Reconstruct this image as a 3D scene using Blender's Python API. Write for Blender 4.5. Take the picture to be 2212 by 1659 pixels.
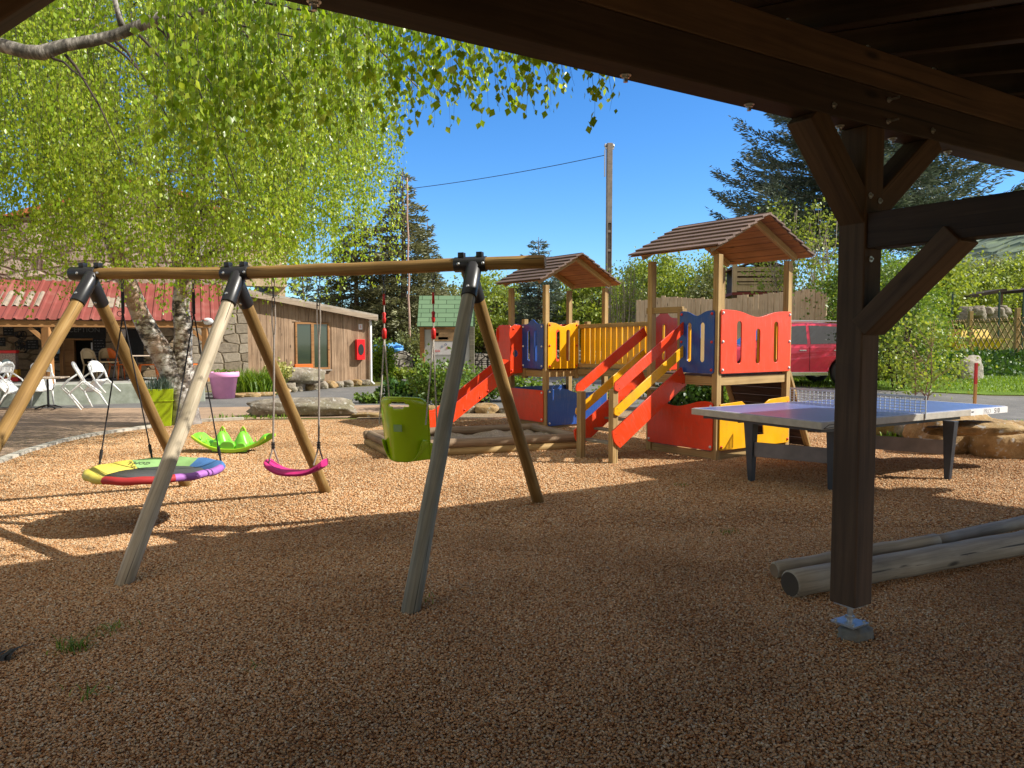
import bpy, bmesh, math, random
import numpy as np
from mathutils import Vector, Matrix, noise
R = math.radians
random.seed(7)
for o in list(bpy.data.objects): bpy.data.objects.remove(o)
S = bpy.context.scene
COL = S.collection

# ------------------------------------------------------------------ camera
FPX, CX, CY, HOR, H = 1661.6, 1106.0, 829.5, 730.0, 1.65
PITCH = math.atan((CY - HOR) / FPX)
cam = bpy.data.cameras.new('camera'); cam.sensor_width = 36.0; cam.sensor_fit = 'HORIZONTAL'
cam.lens = 36.0 * FPX / 2212.0; cam.clip_start = 0.05; cam.clip_end = 2000
co = bpy.data.objects.new('camera', cam); COL.objects.link(co)
co.location = (0, 0, H); co.rotation_euler = (math.pi / 2 - PITCH, 0, 0)
S.camera = co
# ------------------------------------------------------------------ world, sun, exposure
SUNV = Vector((1.16, -0.11, 1.0)).normalized()          # towards the sun
W = bpy.data.worlds.new('World'); S.world = W; W.use_nodes = True
nt = W.node_tree; bgn = nt.nodes['Background']
sky = nt.nodes.new('ShaderNodeTexSky'); sky.sky_type = 'NISHITA'; sky.sun_disc = False
sky.sun_elevation = math.asin(SUNV.z); sky.sun_rotation = math.atan2(SUNV.x, SUNV.y)
sky.air_density = 1.0; sky.dust_density = 0.3; sky.ozone_density = 3.0; sky.altitude = 500
hs = nt.nodes.new('ShaderNodeHueSaturation'); hs.inputs['Saturation'].default_value = 1.25
nt.links.new(sky.outputs[0], hs.inputs['Color'])
# deep blue sky in front, unseen bright fill added overhead and behind lifts shade
def wmix(mode, fac, a, b):
    m = nt.nodes.new('ShaderNodeMix'); m.data_type = 'RGBA'; m.blend_type = mode
    for s, v in ((m.inputs[0], fac), (m.inputs[6], a), (m.inputs[7], b)):
        if hasattr(v, 'is_linked'): nt.links.new(v, s)
        else: s.default_value = v
    return m.outputs[2]
blue_sky = wmix('MULTIPLY', 1.0, hs.outputs[0], (0.60, 0.79, 0.97, 1))
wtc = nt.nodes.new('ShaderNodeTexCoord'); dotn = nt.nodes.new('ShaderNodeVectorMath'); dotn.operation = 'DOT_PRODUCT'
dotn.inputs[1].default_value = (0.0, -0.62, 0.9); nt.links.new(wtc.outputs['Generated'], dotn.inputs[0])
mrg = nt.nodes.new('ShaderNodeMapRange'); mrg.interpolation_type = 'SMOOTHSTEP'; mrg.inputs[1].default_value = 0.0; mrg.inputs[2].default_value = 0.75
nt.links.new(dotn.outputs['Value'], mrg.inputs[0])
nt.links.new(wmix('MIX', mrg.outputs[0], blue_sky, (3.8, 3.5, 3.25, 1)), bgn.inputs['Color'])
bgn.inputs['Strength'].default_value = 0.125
sl = bpy.data.lights.new('sun', 'SUN'); sl.energy = 4.5; sl.angle = R(0.53); sl.color = (1.0, 0.95, 0.86)
so = bpy.data.objects.new('sun', sl); COL.objects.link(so)
so.rotation_euler = SUNV.to_track_quat('Z', 'Y').to_euler()
S.view_settings.view_transform = 'Standard'; S.view_settings.look = 'None'
S.view_settings.exposure = 0.78; S.view_settings.gamma = 1.0
S.render.engine = 'CYCLES'
S.cycles.max_bounces = 8; S.cycles.transparent_max_bounces = 12

# ------------------------------------------------------------------ pixel -> world helpers
cp, sp = math.cos(PITCH), math.sin(PITCH)
def ray(px, py):
    a, b = (px - CX) / FPX, (CY - py) / FPX
    return Vector((a, cp + b * sp, -sp + b * cp))
def G(px, py, z=0.0):
    d = ray(px, py); t = (z - H) / d.z
    return Vector((d.x * t, d.y * t, z))
def AT(px, py, Y):
    d = ray(px, py); t = Y / d.y
    return Vector((d.x * t, Y, H + d.z * t))
def XY(px, Y, z=0.0):
    return Vector((AT(px, HOR, Y).x, Y, z))
def sm(a, b, t):
    t = max(0.0, min(1.0, (t - a) / (b - a))); return t * t * (3 - 2 * t)
def gz(x, y):
    z = 0.38 * sm(16, 22, y) * sm(3, 7, x)
    z += 0.57 * sm(25.2, 29.5, y) * sm(10, 13, x)
    z += 0.6 * sm(24, 27, y) * sm(4, 6, x) * (1 - sm(9, 12, x))
    z += max(0, y - 45) * 0.03
    return z

# ------------------------------------------------------------------ materials
MATS = {}
def mat(name, build):
    if name in MATS: return MATS[name]
    m = bpy.data.materials.new(name); m.use_nodes = True
    t = m.node_tree; b = t.nodes['Principled BSDF']
    build(t, b); MATS[name] = m; return m
def N(t, kind, **kw):
    n = t.nodes.new(kind)
    for k, v in kw.items():
        if k in n.inputs: n.inputs[k].default_value = v
        else: setattr(n, k, v)
    return n
def ramp(t, fac, stops):
    r = t.nodes.new('ShaderNodeValToRGB'); e = r.color_ramp.elements
    while len(e) > 2: e.remove(e[-1])
    e[0].position = stops[0][0]; e[0].color = (*stops[0][1], 1)
    e[1].position = stops[-1][0]; e[1].color = (*stops[-1][1], 1)
    for p, c in stops[1:-1]:
        x = e.new(p); x.color = (*c, 1)
    t.links.new(fac, r.inputs[0]); return r.outputs[0]
def coords(t, scale=(1, 1, 1), src='Object'):
    tc = t.nodes.new('ShaderNodeTexCoord'); mp = t.nodes.new('ShaderNodeMapping')
    mp.inputs['Scale'].default_value = scale
    t.links.new(tc.outputs[src], mp.inputs[0]); return mp.outputs[0]
def bump(t, b, h, strength=0.3, dist=0.01):
    bp = t.nodes.new('ShaderNodeBump'); bp.inputs['Strength'].default_value = strength; bp.inputs['Distance'].default_value = dist
    t.links.new(h, bp.inputs['Height']); t.links.new(bp.outputs[0], b.inputs['Normal'])
def mix(t, fac, a, bb, mode='MIX'):
    m = t.nodes.new('ShaderNodeMix'); m.data_type = 'RGBA'; m.blend_type = mode
    for s, v in ((m.inputs[0], fac), (m.inputs[6], a), (m.inputs[7], bb)):
        if hasattr(v, 'is_linked'): t.links.new(v, s)
        elif isinstance(v, (int, float)): s.default_value = v
        else: s.default_value = (*v, 1)
    return m.outputs[2]
def objrand(t):
    return t.nodes.new('ShaderNodeObjectInfo').outputs['Random']

def M_plain(name, col, rough=0.5, metal=0.0, var=0.12, scale=6, spec=0.5, coat=0.0):
    def f(t, b):
        n = N(t, 'ShaderNodeTexNoise', Scale=scale, Detail=5.0); t.links.new(coords(t), n.inputs['Vector'])
        c0 = tuple(c * (1 - var) for c in col); c1 = tuple(min(1, c * (1 + var)) for c in col)
        t.links.new(ramp(t, n.outputs[0], [(0.3, c0), (0.7, c1)]), b.inputs['Base Color'])
        r = N(t, 'ShaderNodeMapRange'); r.inputs[3].default_value = rough * 0.8; r.inputs[4].default_value = min(1, rough * 1.25)
        t.links.new(n.outputs[0], r.inputs[0]); t.links.new(r.outputs[0], b.inputs['Roughness'])
        b.inputs['Metallic'].default_value = metal; b.inputs['Specular IOR Level'].default_value = spec
        b.inputs['Coat Weight'].default_value = coat
    return mat(name, f)

def M_wood(name, c0, c1, c2=None, axis=0, rough=0.7, ring=26, crack=True, knots=True):
    """grain runs along the object's local axis"""
    def f(t, b):
        sc = [ring, ring, ring]; sc[axis] = 1.1
        v = coords(t, tuple(sc))
        n = N(t, 'ShaderNodeTexNoise', Scale=1.0, Detail=8.0, Roughness=0.65, Distortion=0.6); t.links.new(v, n.inputs['Vector'])
        col = ramp(t, n.outputs[0], [(0.3, c0), (0.52, c1), (0.72, c2 or c1)])
        big = N(t, 'ShaderNodeTexNoise', Scale=2.2, Detail=3.0); t.links.new(coords(t), big.inputs['Vector'])
        col = mix(t, ramp(t, big.outputs[0], [(0.35, (0.0,) * 3), (0.75, (0.45,) * 3)]), col, tuple(x * 0.55 for x in c0))
        rd = mix(t, objrand(t), (0.82, 0.82, 0.82), (1.12, 1.1, 1.08))
        col = mix(t, 1.0, col, rd, 'MULTIPLY')
        if knots:
            kn = N(t, 'ShaderNodeTexVoronoi', Scale=1.0); 
            ks = [5.0, 5.0, 5.0]; ks[axis] = 1.6
            t.links.new(coords(t, tuple(ks)), kn.inputs['Vector'])
            kf = ramp(t, kn.outputs[0], [(0.05, (1, 1, 1)), (0.13, (0, 0, 0))])
            col = mix(t, kf, col, tuple(x * 0.35 for x in c0))
        hgt = n.outputs[0]
        if crack:
            cs = [34, 34, 34]; cs[axis] = 0.28
            cr = N(t, 'ShaderNodeTexNoise', Scale=1.0, Detail=2.0); t.links.new(coords(t, tuple(cs)), cr.inputs['Vector'])
            cf = ramp(t, cr.outputs[0], [(0.685, (0, 0, 0)), (0.715, (0.9,) * 3)])
            col = mix(t, cf, col, tuple(x * 0.18 for x in c0))
        t.links.new(col, b.inputs['Base Color'])
        b.inputs['Roughness'].default_value = rough; b.inputs['Specular IOR Level'].default_value = 0.3
        bump(t, b, hgt, 0.35, 0.004)
    return mat(name, f)

wood_pale = M_wood('pale_treated_timber', (0.30, 0.19, 0.07), (0.46, 0.31, 0.13), (0.52, 0.38, 0.18))
wood_post = M_wood('honey_round_timber', (0.17, 0.095, 0.028), (0.32, 0.19, 0.06), (0.42, 0.285, 0.11), crack=True)
wood_grey = M_wood('weathered_grey_timber', (0.14, 0.135, 0.10), (0.27, 0.25, 0.185), (0.38, 0.345, 0.255), crack=True)
wood_log = M_wood('pale_weathered_log', (0.22, 0.19, 0.14), (0.40, 0.35, 0.26), (0.52, 0.46, 0.35))
wood_bleach = M_wood('bleached_round_timber', (0.24, 0.20, 0.13), (0.50, 0.42, 0.30), (0.62, 0.53, 0.40), crack=True)
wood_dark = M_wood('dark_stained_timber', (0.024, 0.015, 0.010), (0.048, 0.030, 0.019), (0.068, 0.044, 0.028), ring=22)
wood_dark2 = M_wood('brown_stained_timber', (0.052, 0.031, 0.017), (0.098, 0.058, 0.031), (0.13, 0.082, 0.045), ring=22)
wood_roof = M_wood('brown_roof_board', (0.11, 0.052, 0.034), (0.19, 0.10, 0.07), (0.25, 0.145, 0.105), crack=False, knots=False)
wood_soffit = M_wood('roof_board_underside', (0.22, 0.09, 0.03), (0.36, 0.16, 0.06), (0.42, 0.22, 0.09), crack=False)
wood_clad = M_wood('larch_cladding', (0.22, 0.14, 0.085), (0.42, 0.28, 0.175), (0.50, 0.36, 0.25), axis=2, ring=18)
wood_orange = M_wood('orange_varnished_timber', (0.27, 0.12, 0.04), (0.42, 0.21, 0.08), (0.48, 0.27, 0.11), crack=False)
wood_fence = M_wood('fresh_sawn_fence', (0.42, 0.31, 0.19), (0.56, 0.44, 0.29), (0.62, 0.50, 0.35), axis=2, ring=14, crack=False)

def M_hpl(name, col):
    def f(t, b):
        n = N(t, 'ShaderNodeTexNoise', Scale=3.0, Detail=6.0); t.links.new(coords(t), n.inputs['Vector'])
        c = ramp(t, n.outputs[0], [(0.3, tuple(x * 0.88 for x in col)), (0.7, tuple(min(1, x * 1.05) for x in col))])
        s = N(t, 'ShaderNodeTexNoise', Scale=2.0, Detail=3.0); t.links.new(coords(t, (60, 60, 2)), s.inputs['Vector'])
        c = mix(t, ramp(t, s.outputs[0], [(0.6, (0, 0, 0)), (0.76, (0.22,) * 3)]), c, (0.6, 0.55, 0.5))
        dn = N(t, 'ShaderNodeTexNoise', Scale=4.5, Detail=8.0, Roughness=0.75); t.links.new(coords(t), dn.inputs['Vector'])
        c = mix(t, ramp(t, dn.outputs[0], [(0.52, (0, 0, 0)), (0.72, (0.35,) * 3)]), c, (0.16, 0.11, 0.07))
        t.links.new(c, b.inputs['Base Color'])
        r = N(t, 'ShaderNodeMapRange'); r.inputs[3].default_value = 0.22; r.inputs[4].default_value = 0.42
        t.links.new(n.outputs[0], r.inputs[0]); t.links.new(r.outputs[0], b.inputs['Roughness'])
    return mat(name, f)
red = M_hpl('orange_red_laminate', (0.78, 0.055, 0.009))
blue = M_hpl('blue_laminate', (0.012, 0.065, 0.30))
yellow = M_hpl('yellow_laminate', (0.86, 0.42, 0.004))
white_cap = M_plain('white_bolt_cap', (0.72, 0.70, 0.68), 0.35, var=0.05)
red_cap = M_plain('red_bolt_cap', (0.70, 0.03, 0.015), 0.35, var=0.05)
dark_cap = M_plain('dark_bolt_cap', (0.05, 0.03, 0.03), 0.4, var=0.1)
blacksteel = M_plain('black_coated_steel', (0.013, 0.013, 0.015), 0.38, 0.0, 0.25)
zinc = M_plain('galvanised_steel', (0.55, 0.56, 0.56), 0.35, 0.9, 0.15, 30)
concrete = M_plain('rough_concrete', (0.34, 0.34, 0.31), 0.9, var=0.28, scale=9)
ropeM = M_plain('grey_braided_rope', (0.30, 0.25, 0.21), 0.9, var=0.3, scale=120)
ropeW = M_plain('pale_braided_rope', (0.46, 0.41, 0.35), 0.9, var=0.35, scale=120)
ropeK = M_plain('black_rope', (0.022, 0.020, 0.022), 0.85, var=0.3, scale=120)
redplastic = M_plain('red_plastic', (0.55, 0.015, 0.01), 0.4)
limeplastic = M_plain('lime_green_plastic', (0.37, 0.53, 0.004), 0.2, var=0.05, coat=0.35)
rockerplastic = M_plain('bright_green_plastic', (0.19, 0.62, 0.045), 0.4, var=0.06)
rockerplastic2 = M_plain('yellow_green_plastic', (0.36, 0.62, 0.02), 0.4, var=0.06)
magenta = M_plain('magenta_rubber', (0.55, 0.022, 0.17), 0.5, var=0.1)
pinkpot = M_plain('pink_plastic_pot', (0.84, 0.36, 0.66), 0.5, var=0.06)
limepot = M_plain('lime_glossy_pot', (0.36, 0.48, 0.012), 0.3, var=0.05)
whiteplastic = M_plain('white_plastic', (0.82, 0.82, 0.80), 0.35, var=0.03)
orangeplastic = M_plain('orange_plastic', (0.75, 0.16, 0.02), 0.4, var=0.05)
beigeplastic = M_plain('beige_plastic', (0.50, 0.38, 0.24), 0.45, var=0.05)
blackpaint = M_plain('chalkboard', (0.016, 0.017, 0.018), 0.8, var=0.5, scale=12)
chalk = M_plain('chalk_lines', (0.16, 0.16, 0.16), 0.9, var=0.4, scale=40)
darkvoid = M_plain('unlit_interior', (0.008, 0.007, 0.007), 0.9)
paper = M_plain('white_paper', (0.72, 0.70, 0.70), 0.8, var=0.05)
redpaint = M_plain('red_gloss_paint', (0.72, 0.012, 0.016), 0.3, var=0.08)
pvcwhite = M_plain('white_pvc', (0.72, 0.73, 0.74), 0.4, var=0.08)
def f_glass(t, b):
    b.inputs['Base Color'].default_value = (0.035, 0.05, 0.035, 1); b.inputs['Roughness'].default_value = 0.06
    b.inputs['Specular IOR Level'].default_value = 0.9; b.inputs['Coat Weight'].default_value = 0.6; b.inputs['Coat Roughness'].default_value = 0.03
glassdark = mat('window_glass', f_glass)
def f_cglass(t, b):
    b.inputs['Base Color'].default_value = (0.02, 0.026, 0.03, 1); b.inputs['Roughness'].default_value = 0.03
    b.inputs['Specular IOR Level'].default_value = 1.0; b.inputs['Coat Weight'].default_value = 1.0
carglass = mat('tinted_car_glass', f_cglass)
def f_cpaint(t, b):
    b.inputs['Base Color'].default_value = (0.60, 0.012, 0.06, 1); b.inputs['Roughness'].default_value = 0.28
    b.inputs['Metallic'].default_value = 0.15; b.inputs['Coat Weight'].default_value = 1.0; b.inputs['Coat Roughness'].default_value = 0.04
carpaint = mat('crimson_car_paint', f_cpaint)
chrome = M_plain('chrome_trim', (0.7, 0.7, 0.72), 0.15, 1.0, 0.03)
tyre = M_plain('tyre_rubber', (0.02, 0.02, 0.02), 0.8)

def f_ttop(t, b):
    n = N(t, 'ShaderNodeTexNoise', Scale=5.0, Detail=4.0); t.links.new(coords(t), n.inputs['Vector'])
    t.links.new(ramp(t, n.outputs[0], [(0.3, (0.075, 0.125, 0.33)), (0.7, (0.10, 0.155, 0.40))]), b.inputs['Base Color'])
    b.inputs['Roughness'].default_value = 0.36; b.inputs['Specular IOR Level'].default_value = 0.9; b.inputs['Coat Weight'].default_value = 0.5; b.inputs['Coat Roughness'].default_value = 0.3
tabletopM = mat('blue_table_top', f_ttop)
stripM = M_plain('grey_beige_edge_strip', (0.42, 0.39, 0.33), 0.6, var=0.15, scale=9)
whitestripM = M_plain('white_edge_sticker', (0.72, 0.72, 0.72), 0.5, var=0.05)
legM = M_plain('anthracite_steel_leg', (0.035, 0.038, 0.045), 0.45, 0.2, 0.25, 9)
legpatch = M_plain('pale_leg_sticker', (0.42, 0.44, 0.45), 0.5, var=0.1)
railM = M_plain('grey_laminate_rail', (0.22, 0.19, 0.18), 0.6, var=0.25, scale=5)
netM = M_plain('grey_metal_net', (0.46, 0.48, 0.50), 0.45, 0.3, 0.1)

def M_gravel(name, near):
    def f(t, b):
        if near:
            r = objrand(t)
            c = ramp(t, r, [(0.0, (0.27, 0.125, 0.055)), (0.2, (0.52, 0.27, 0.11)), (0.45, (0.64, 0.39, 0.20)), (0.65, (0.69, 0.48, 0.285)), (0.85, (0.44, 0.32, 0.195)), (1.0, (0.80, 0.68, 0.50))])
            n = N(t, 'ShaderNodeTexNoise', Scale=140.0, Detail=3.0); t.links.new(coords(t), n.inputs['Vector'])
            c = mix(t, 0.5, c, mix(t, n.outputs[0], (0.3, 0.28, 0.25), (1.3, 1.25, 1.15)), 'MULTIPLY')
        else:
            v = N(t, 'ShaderNodeTexVoronoi', Scale=95.0); t.links.new(coords(t), v.inputs['Vector'])
            sep = N(t, 'ShaderNodeSeparateColor'); t.links.new(v.outputs['Color'], sep.inputs[0])
            c = ramp(t, sep.outputs[0], [(0.0, (0.27, 0.125, 0.055)), (0.25, (0.52, 0.27, 0.11)), (0.5, (0.64, 0.39, 0.20)), (0.75, (0.69, 0.48, 0.285)), (1.0, (0.78, 0.64, 0.45))])
            c = mix(t, ramp(t, v.outputs[0], [(0.25, (0, 0, 0)), (0.75, (1, 1, 1))]), c, (0.24, 0.11, 0.04))
            bump(t, b, ramp(t, v.outputs[0], [(0.0, (1, 1, 1)), (0.8, (0, 0, 0))]), 0.9, 0.012)
        g = N(t, 'ShaderNodeNewGeometry'); big = N(t, 'ShaderNodeTexNoise', Scale=0.7, Detail=3.0); t.links.new(g.outputs['Position'], big.inputs['Vector'])
        c = mix(t, 1.0, c, ramp(t, big.outputs[0], [(0.3, (0.74, 0.70, 0.66)), (0.52, (1.0, 0.98, 0.96)), (0.7, (1.10, 1.10, 1.10))]), 'MULTIPLY')
        t.links.new(c, b.inputs['Base Color']); b.inputs['Roughness'].default_value = 0.85; b.inputs['Specular IOR Level'].default_value = 0.25
    return mat(name, f)
gravelNear = M_gravel('orange_gravel_stone', True); gravelFar = M_gravel('orange_gravel_bed', False)

def M_ground(name, stops, scale, bs=0.4, bd=0.02, fine=60):
    def f(t, b):
        n = N(t, 'ShaderNodeTexNoise', Scale=scale, Detail=8.0, Roughness=0.65); t.links.new(coords(t), n.inputs['Vector'])
        n2 = N(t, 'ShaderNodeTexNoise', Scale=fine, Detail=4.0, Roughness=0.7); t.links.new(coords(t), n2.inputs['Vector'])
        c = ramp(t, n.outputs[0], stops)
        c = mix(t, 0.7, c, ramp(t, n2.outputs[0], [(0.3, (0.45, 0.45, 0.45)), (0.7, (1.35, 1.35, 1.35))]), 'MULTIPLY')
        t.links.new(c, b.inputs['Base Color']); b.inputs['Roughness'].default_value = 0.95; b.inputs['Specular IOR Level'].default_value = 0.2
        bump(t, b, n2.outputs[0], bs, bd)
    return mat(name, f)
asphalt = M_ground('worn_asphalt', [(0.3, (0.12, 0.12, 0.118)), (0.55, (0.165, 0.16, 0.155)), (0.75, (0.22, 0.21, 0.195))], 1.2, 0.3, 0.01, 90)
dirtM = M_ground('sandy_yard', [(0.3, (0.30, 0.21, 0.145)), (0.55, (0.39, 0.27, 0.18)), (0.75, (0.47, 0.33, 0.22))], 1.6, 0.4, 0.01, 80)
lawnM = M_ground('lawn_grass', [(0.3, (0.075, 0.13, 0.012)), (0.55, (0.14, 0.23, 0.02)), (0.75, (0.22, 0.30, 0.04))], 1.1, 0.9, 0.04, 28)
soilM = M_ground('soil_and_weeds', [(0.3, (0.10, 0.08, 0.035)), (0.5, (0.14, 0.13, 0.04)), (0.7, (0.13, 0.19, 0.03))], 1.3, 0.8, 0.03, 25)
sandM = M_ground('play_sand', [(0.3, (0.30, 0.245, 0.18)), (0.55, (0.40, 0.33, 0.25)), (0.75, (0.48, 0.40, 0.31))], 4.0, 0.8, 0.03, 35)
bedM = M_ground('dry_bed_soil', [(0.3, (0.24, 0.17, 0.10)), (0.55, (0.32, 0.235, 0.15)), (0.75, (0.2, 0.19, 0.07))], 2.0, 0.8, 0.03, 35)
def f_hill(t, b):
    v = N(t, 'ShaderNodeTexVoronoi', Scale=0.16); t.links.new(coords(t), v.inputs['Vector'])
    n = N(t, 'ShaderNodeTexNoise', Scale=0.05, Detail=8.0, Roughness=0.7); t.links.new(coords(t), n.inputs['Vector'])
    c = ramp(t, n.outputs[0], [(0.35, (0.075, 0.11, 0.075)), (0.55, (0.12, 0.17, 0.085)), (0.7, (0.17, 0.19, 0.12))])
    c = mix(t, ramp(t, v.outputs[0], [(0.2, (0, 0, 0)), (0.8, (0.6,) * 3)]), c, (0.05, 0.075, 0.06))
    t.links.new(c, b.inputs['Base Color']); b.inputs['Roughness'].default_value = 1; bump(t, b, v.outputs[0], 1.0, 3.0)
hillM = mat('wooded_hillside', f_hill)

def M_stone_wall(name, pal, scale=(2.2, 2.2, 4.2), mortar=(0.36, 0.29, 0.20), w=0.05, rnd_=0.85):
    def f(t, b):
        v0 = coords(t, scale)
        dn = N(t, 'ShaderNodeTexNoise', Scale=1.5, Detail=3.0); t.links.new(v0, dn.inputs['Vector'])
        v = mix(t, 0.12, v0, dn.outputs[1])
        vo = N(t, 'ShaderNodeTexVoronoi', Scale=1.0); vo.inputs['Randomness'].default_value = rnd_; t.links.new(v, vo.inputs['Vector'])
        ve = N(t, 'ShaderNodeTexVoronoi', Scale=1.0, feature='DISTANCE_TO_EDGE'); ve.inputs['Randomness'].default_value = rnd_; t.links.new(v, ve.inputs['Vector'])
        sep = N(t, 'ShaderNodeSeparateColor'); t.links.new(vo.outputs['Color'], sep.inputs[0])
        c = ramp(t, sep.outputs[0], [(i / (len(pal) - 1), p) for i, p in enumerate(pal)])
        n = N(t, 'ShaderNodeTexNoise', Scale=9.0, Detail=8.0, Roughness=0.7); t.links.new(coords(t), n.inputs['Vector'])
        c = mix(t, 0.75, c, ramp(t, n.outputs[0], [(0.3, (0.5, 0.5, 0.5)), (0.7, (1.3, 1.3, 1.3))]), 'MULTIPLY')
        e = ramp(t, ve.outputs[0], [(w * 0.4, (0, 0, 0)), (w * 1.6, (1, 1, 1))])
        c = mix(t, e, mortar, c)
        t.links.new(c, b.inputs['Base Color']); b.inputs['Roughness'].default_value = 0.92; b.inputs['Specular IOR Level'].default_value = 0.2
        mm = N(t, 'ShaderNodeMath', operation='MULTIPLY_ADD'); t.links.new(n.outputs[0], mm.inputs[0]); mm.inputs[1].default_value = 0.35; t.links.new(e, mm.inputs[2])
        bump(t, b, mm.outputs[0], 0.9, 0.04)
    return mat(name, f)
stoneUp = M_stone_wall('pinkish_rubble_masonry', [(0.34, 0.25, 0.20), (0.42, 0.33, 0.26), (0.30, 0.22, 0.19), (0.52, 0.42, 0.34), (0.28, 0.21, 0.18)], (1.9, 1.9, 4.6), mortar=(0.13, 0.09, 0.07), w=0.07)
stoneLow = M_stone_wall('brown_rubble_masonry', [(0.30, 0.22, 0.13), (0.22, 0.16, 0.10), (0.36, 0.27, 0.17), (0.27, 0.21, 0.13)], (1.6, 1.6, 4.4), mortar=(0.14, 0.10, 0.06), w=0.05, rnd_=0.65)
stoneQuoin = M_stone_wall('granite_corner_masonry', [(0.36, 0.31, 0.24), (0.30, 0.25, 0.19), (0.42, 0.36, 0.28), (0.27, 0.22, 0.16)], (2.2, 2.2, 3.7), mortar=(0.21, 0.165, 0.11), w=0.045, rnd_=0.5)
drystone = M_stone_wall('dry_stone', [(0.25, 0.22, 0.18), (0.32, 0.29, 0.24), (0.18, 0.16, 0.13), (0.38, 0.34, 0.29)], (2.4, 2.4, 5.0), mortar=(0.04, 0.035, 0.03), w=0.07)
def M_rock(name, c0, c1, moss=0.25):
    def f(t, b):
        n = N(t, 'ShaderNodeTexNoise', Scale=4.0, Detail=10.0, Roughness=0.7); t.links.new(coords(t), n.inputs['Vector'])
        n2 = N(t, 'ShaderNodeTexNoise', Scale=1.7, Detail=6.0); t.links.new(coords(t), n2.inputs['Vector'])
        n3 = N(t, 'ShaderNodeTexNoise', Scale=13.0, Detail=6.0); t.links.new(coords(t), n3.inputs['Vector'])
        c = ramp(t, n.outputs[0], [(0.32, tuple(x * 0.55 for x in c0)), (0.5, c0), (0.68, c1)])
        c = mix(t, ramp(t, n2.outputs[0], [(0.5, (0, 0, 0)), (0.68, (moss * 2,) * 3)]), c, (0.11, 0.105, 0.035))
        c = mix(t, ramp(t, n3.outputs[0], [(0.60, (0, 0, 0)), (0.66, (0.75,) * 3)]), c, (0.46, 0.45, 0.42))
        t.links.new(c, b.inputs['Base Color']); b.inputs['Roughness'].default_value = 0.92; b.inputs['Specular IOR Level'].default_value = 0.2
        bump(t, b, n.outputs[0], 1.0, 0.05)
    return mat(name, f)
rockGrey = M_rock('lichened_granite', (0.25, 0.215, 0.17), (0.36, 0.32, 0.26))
rockOchre = M_rock('ochre_boulder', (0.33, 0.215, 0.10), (0.47, 0.33, 0.17), 0.2)

def f_redroof(t, b):
    n = N(t, 'ShaderNodeTexNoise', Scale=1.5, Detail=6.0); t.links.new(coords(t), n.inputs['Vector'])
    c = ramp(t, n.outputs[0], [(0.3, (0.18, 0.045, 0.034)), (0.5, (0.23, 0.052, 0.042)), (0.72, (0.28, 0.10, 0.08))])
    t.links.new(c, b.inputs['Base Color']); b.inputs['Roughness'].default_value = 0.55
redroof = mat('faded_red_sheet_roof', f_redroof)
greyroof = M_plain('mossy_translucent_sheet', (0.27, 0.22, 0.17), 0.8, var=0.3)
redtile = M_plain('red_clay_tiles', (0.45, 0.12, 0.06), 0.8, var=0.3, scale=12)
def f_plaster(t, b):
    n = N(t, 'ShaderNodeTexNoise', Scale=5.0, Detail=9.0); t.links.new(coords(t), n.inputs['Vector'])
    t.links.new(ramp(t, n.outputs[0], [(0.3, (0.42, 0.31, 0.19)), (0.7, (0.60, 0.47, 0.31))]), b.inputs['Base Color']); b.inputs['Roughness'].default_value = 0.95
    bump(t, b, n.outputs[0], 0.8, 0.03)
plaster = mat('sandy_lime_plaster', f_plaster)
def f_tgw(t, b):
    n = N(t, 'ShaderNodeTexNoise', Scale=1.4, Detail=9.0, Roughness=0.7); t.links.new(coords(t), n.inputs['Vector'])
    t.links.new(ramp(t, n.outputs[0], [(0.35, (0.20, 0.22, 0.17)), (0.5, (0.34, 0.37, 0.31)), (0.7, (0.50, 0.52, 0.46))]), b.inputs['Base Color']); b.inputs['Roughness'].default_value = 0.95
terraceM = mat('algae_stained_concrete', f_tgw)
def f_shing(t, b):
    br = N(t, 'ShaderNodeTexBrick'); br.inputs['Color1'].default_value = (0.13, 0.23, 0.13, 1); br.inputs['Color2'].default_value = (0.16, 0.27, 0.155, 1); br.inputs['Mortar'].default_value = (0.035, 0.07, 0.035, 1)
    br.inputs['Scale'].default_value = 1.0; br.inputs['Mortar Size'].default_value = 0.012; br.inputs['Brick Width'].default_value = 0.62; br.inputs['Row Height'].default_value = 0.2
    t.links.new(coords(t), br.inputs['Vector']); t.links.new(br.outputs[0], b.inputs['Base Color']); b.inputs['Roughness'].default_value = 0.95
shingle = mat('green_felt_shingles', f_shing)
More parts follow.
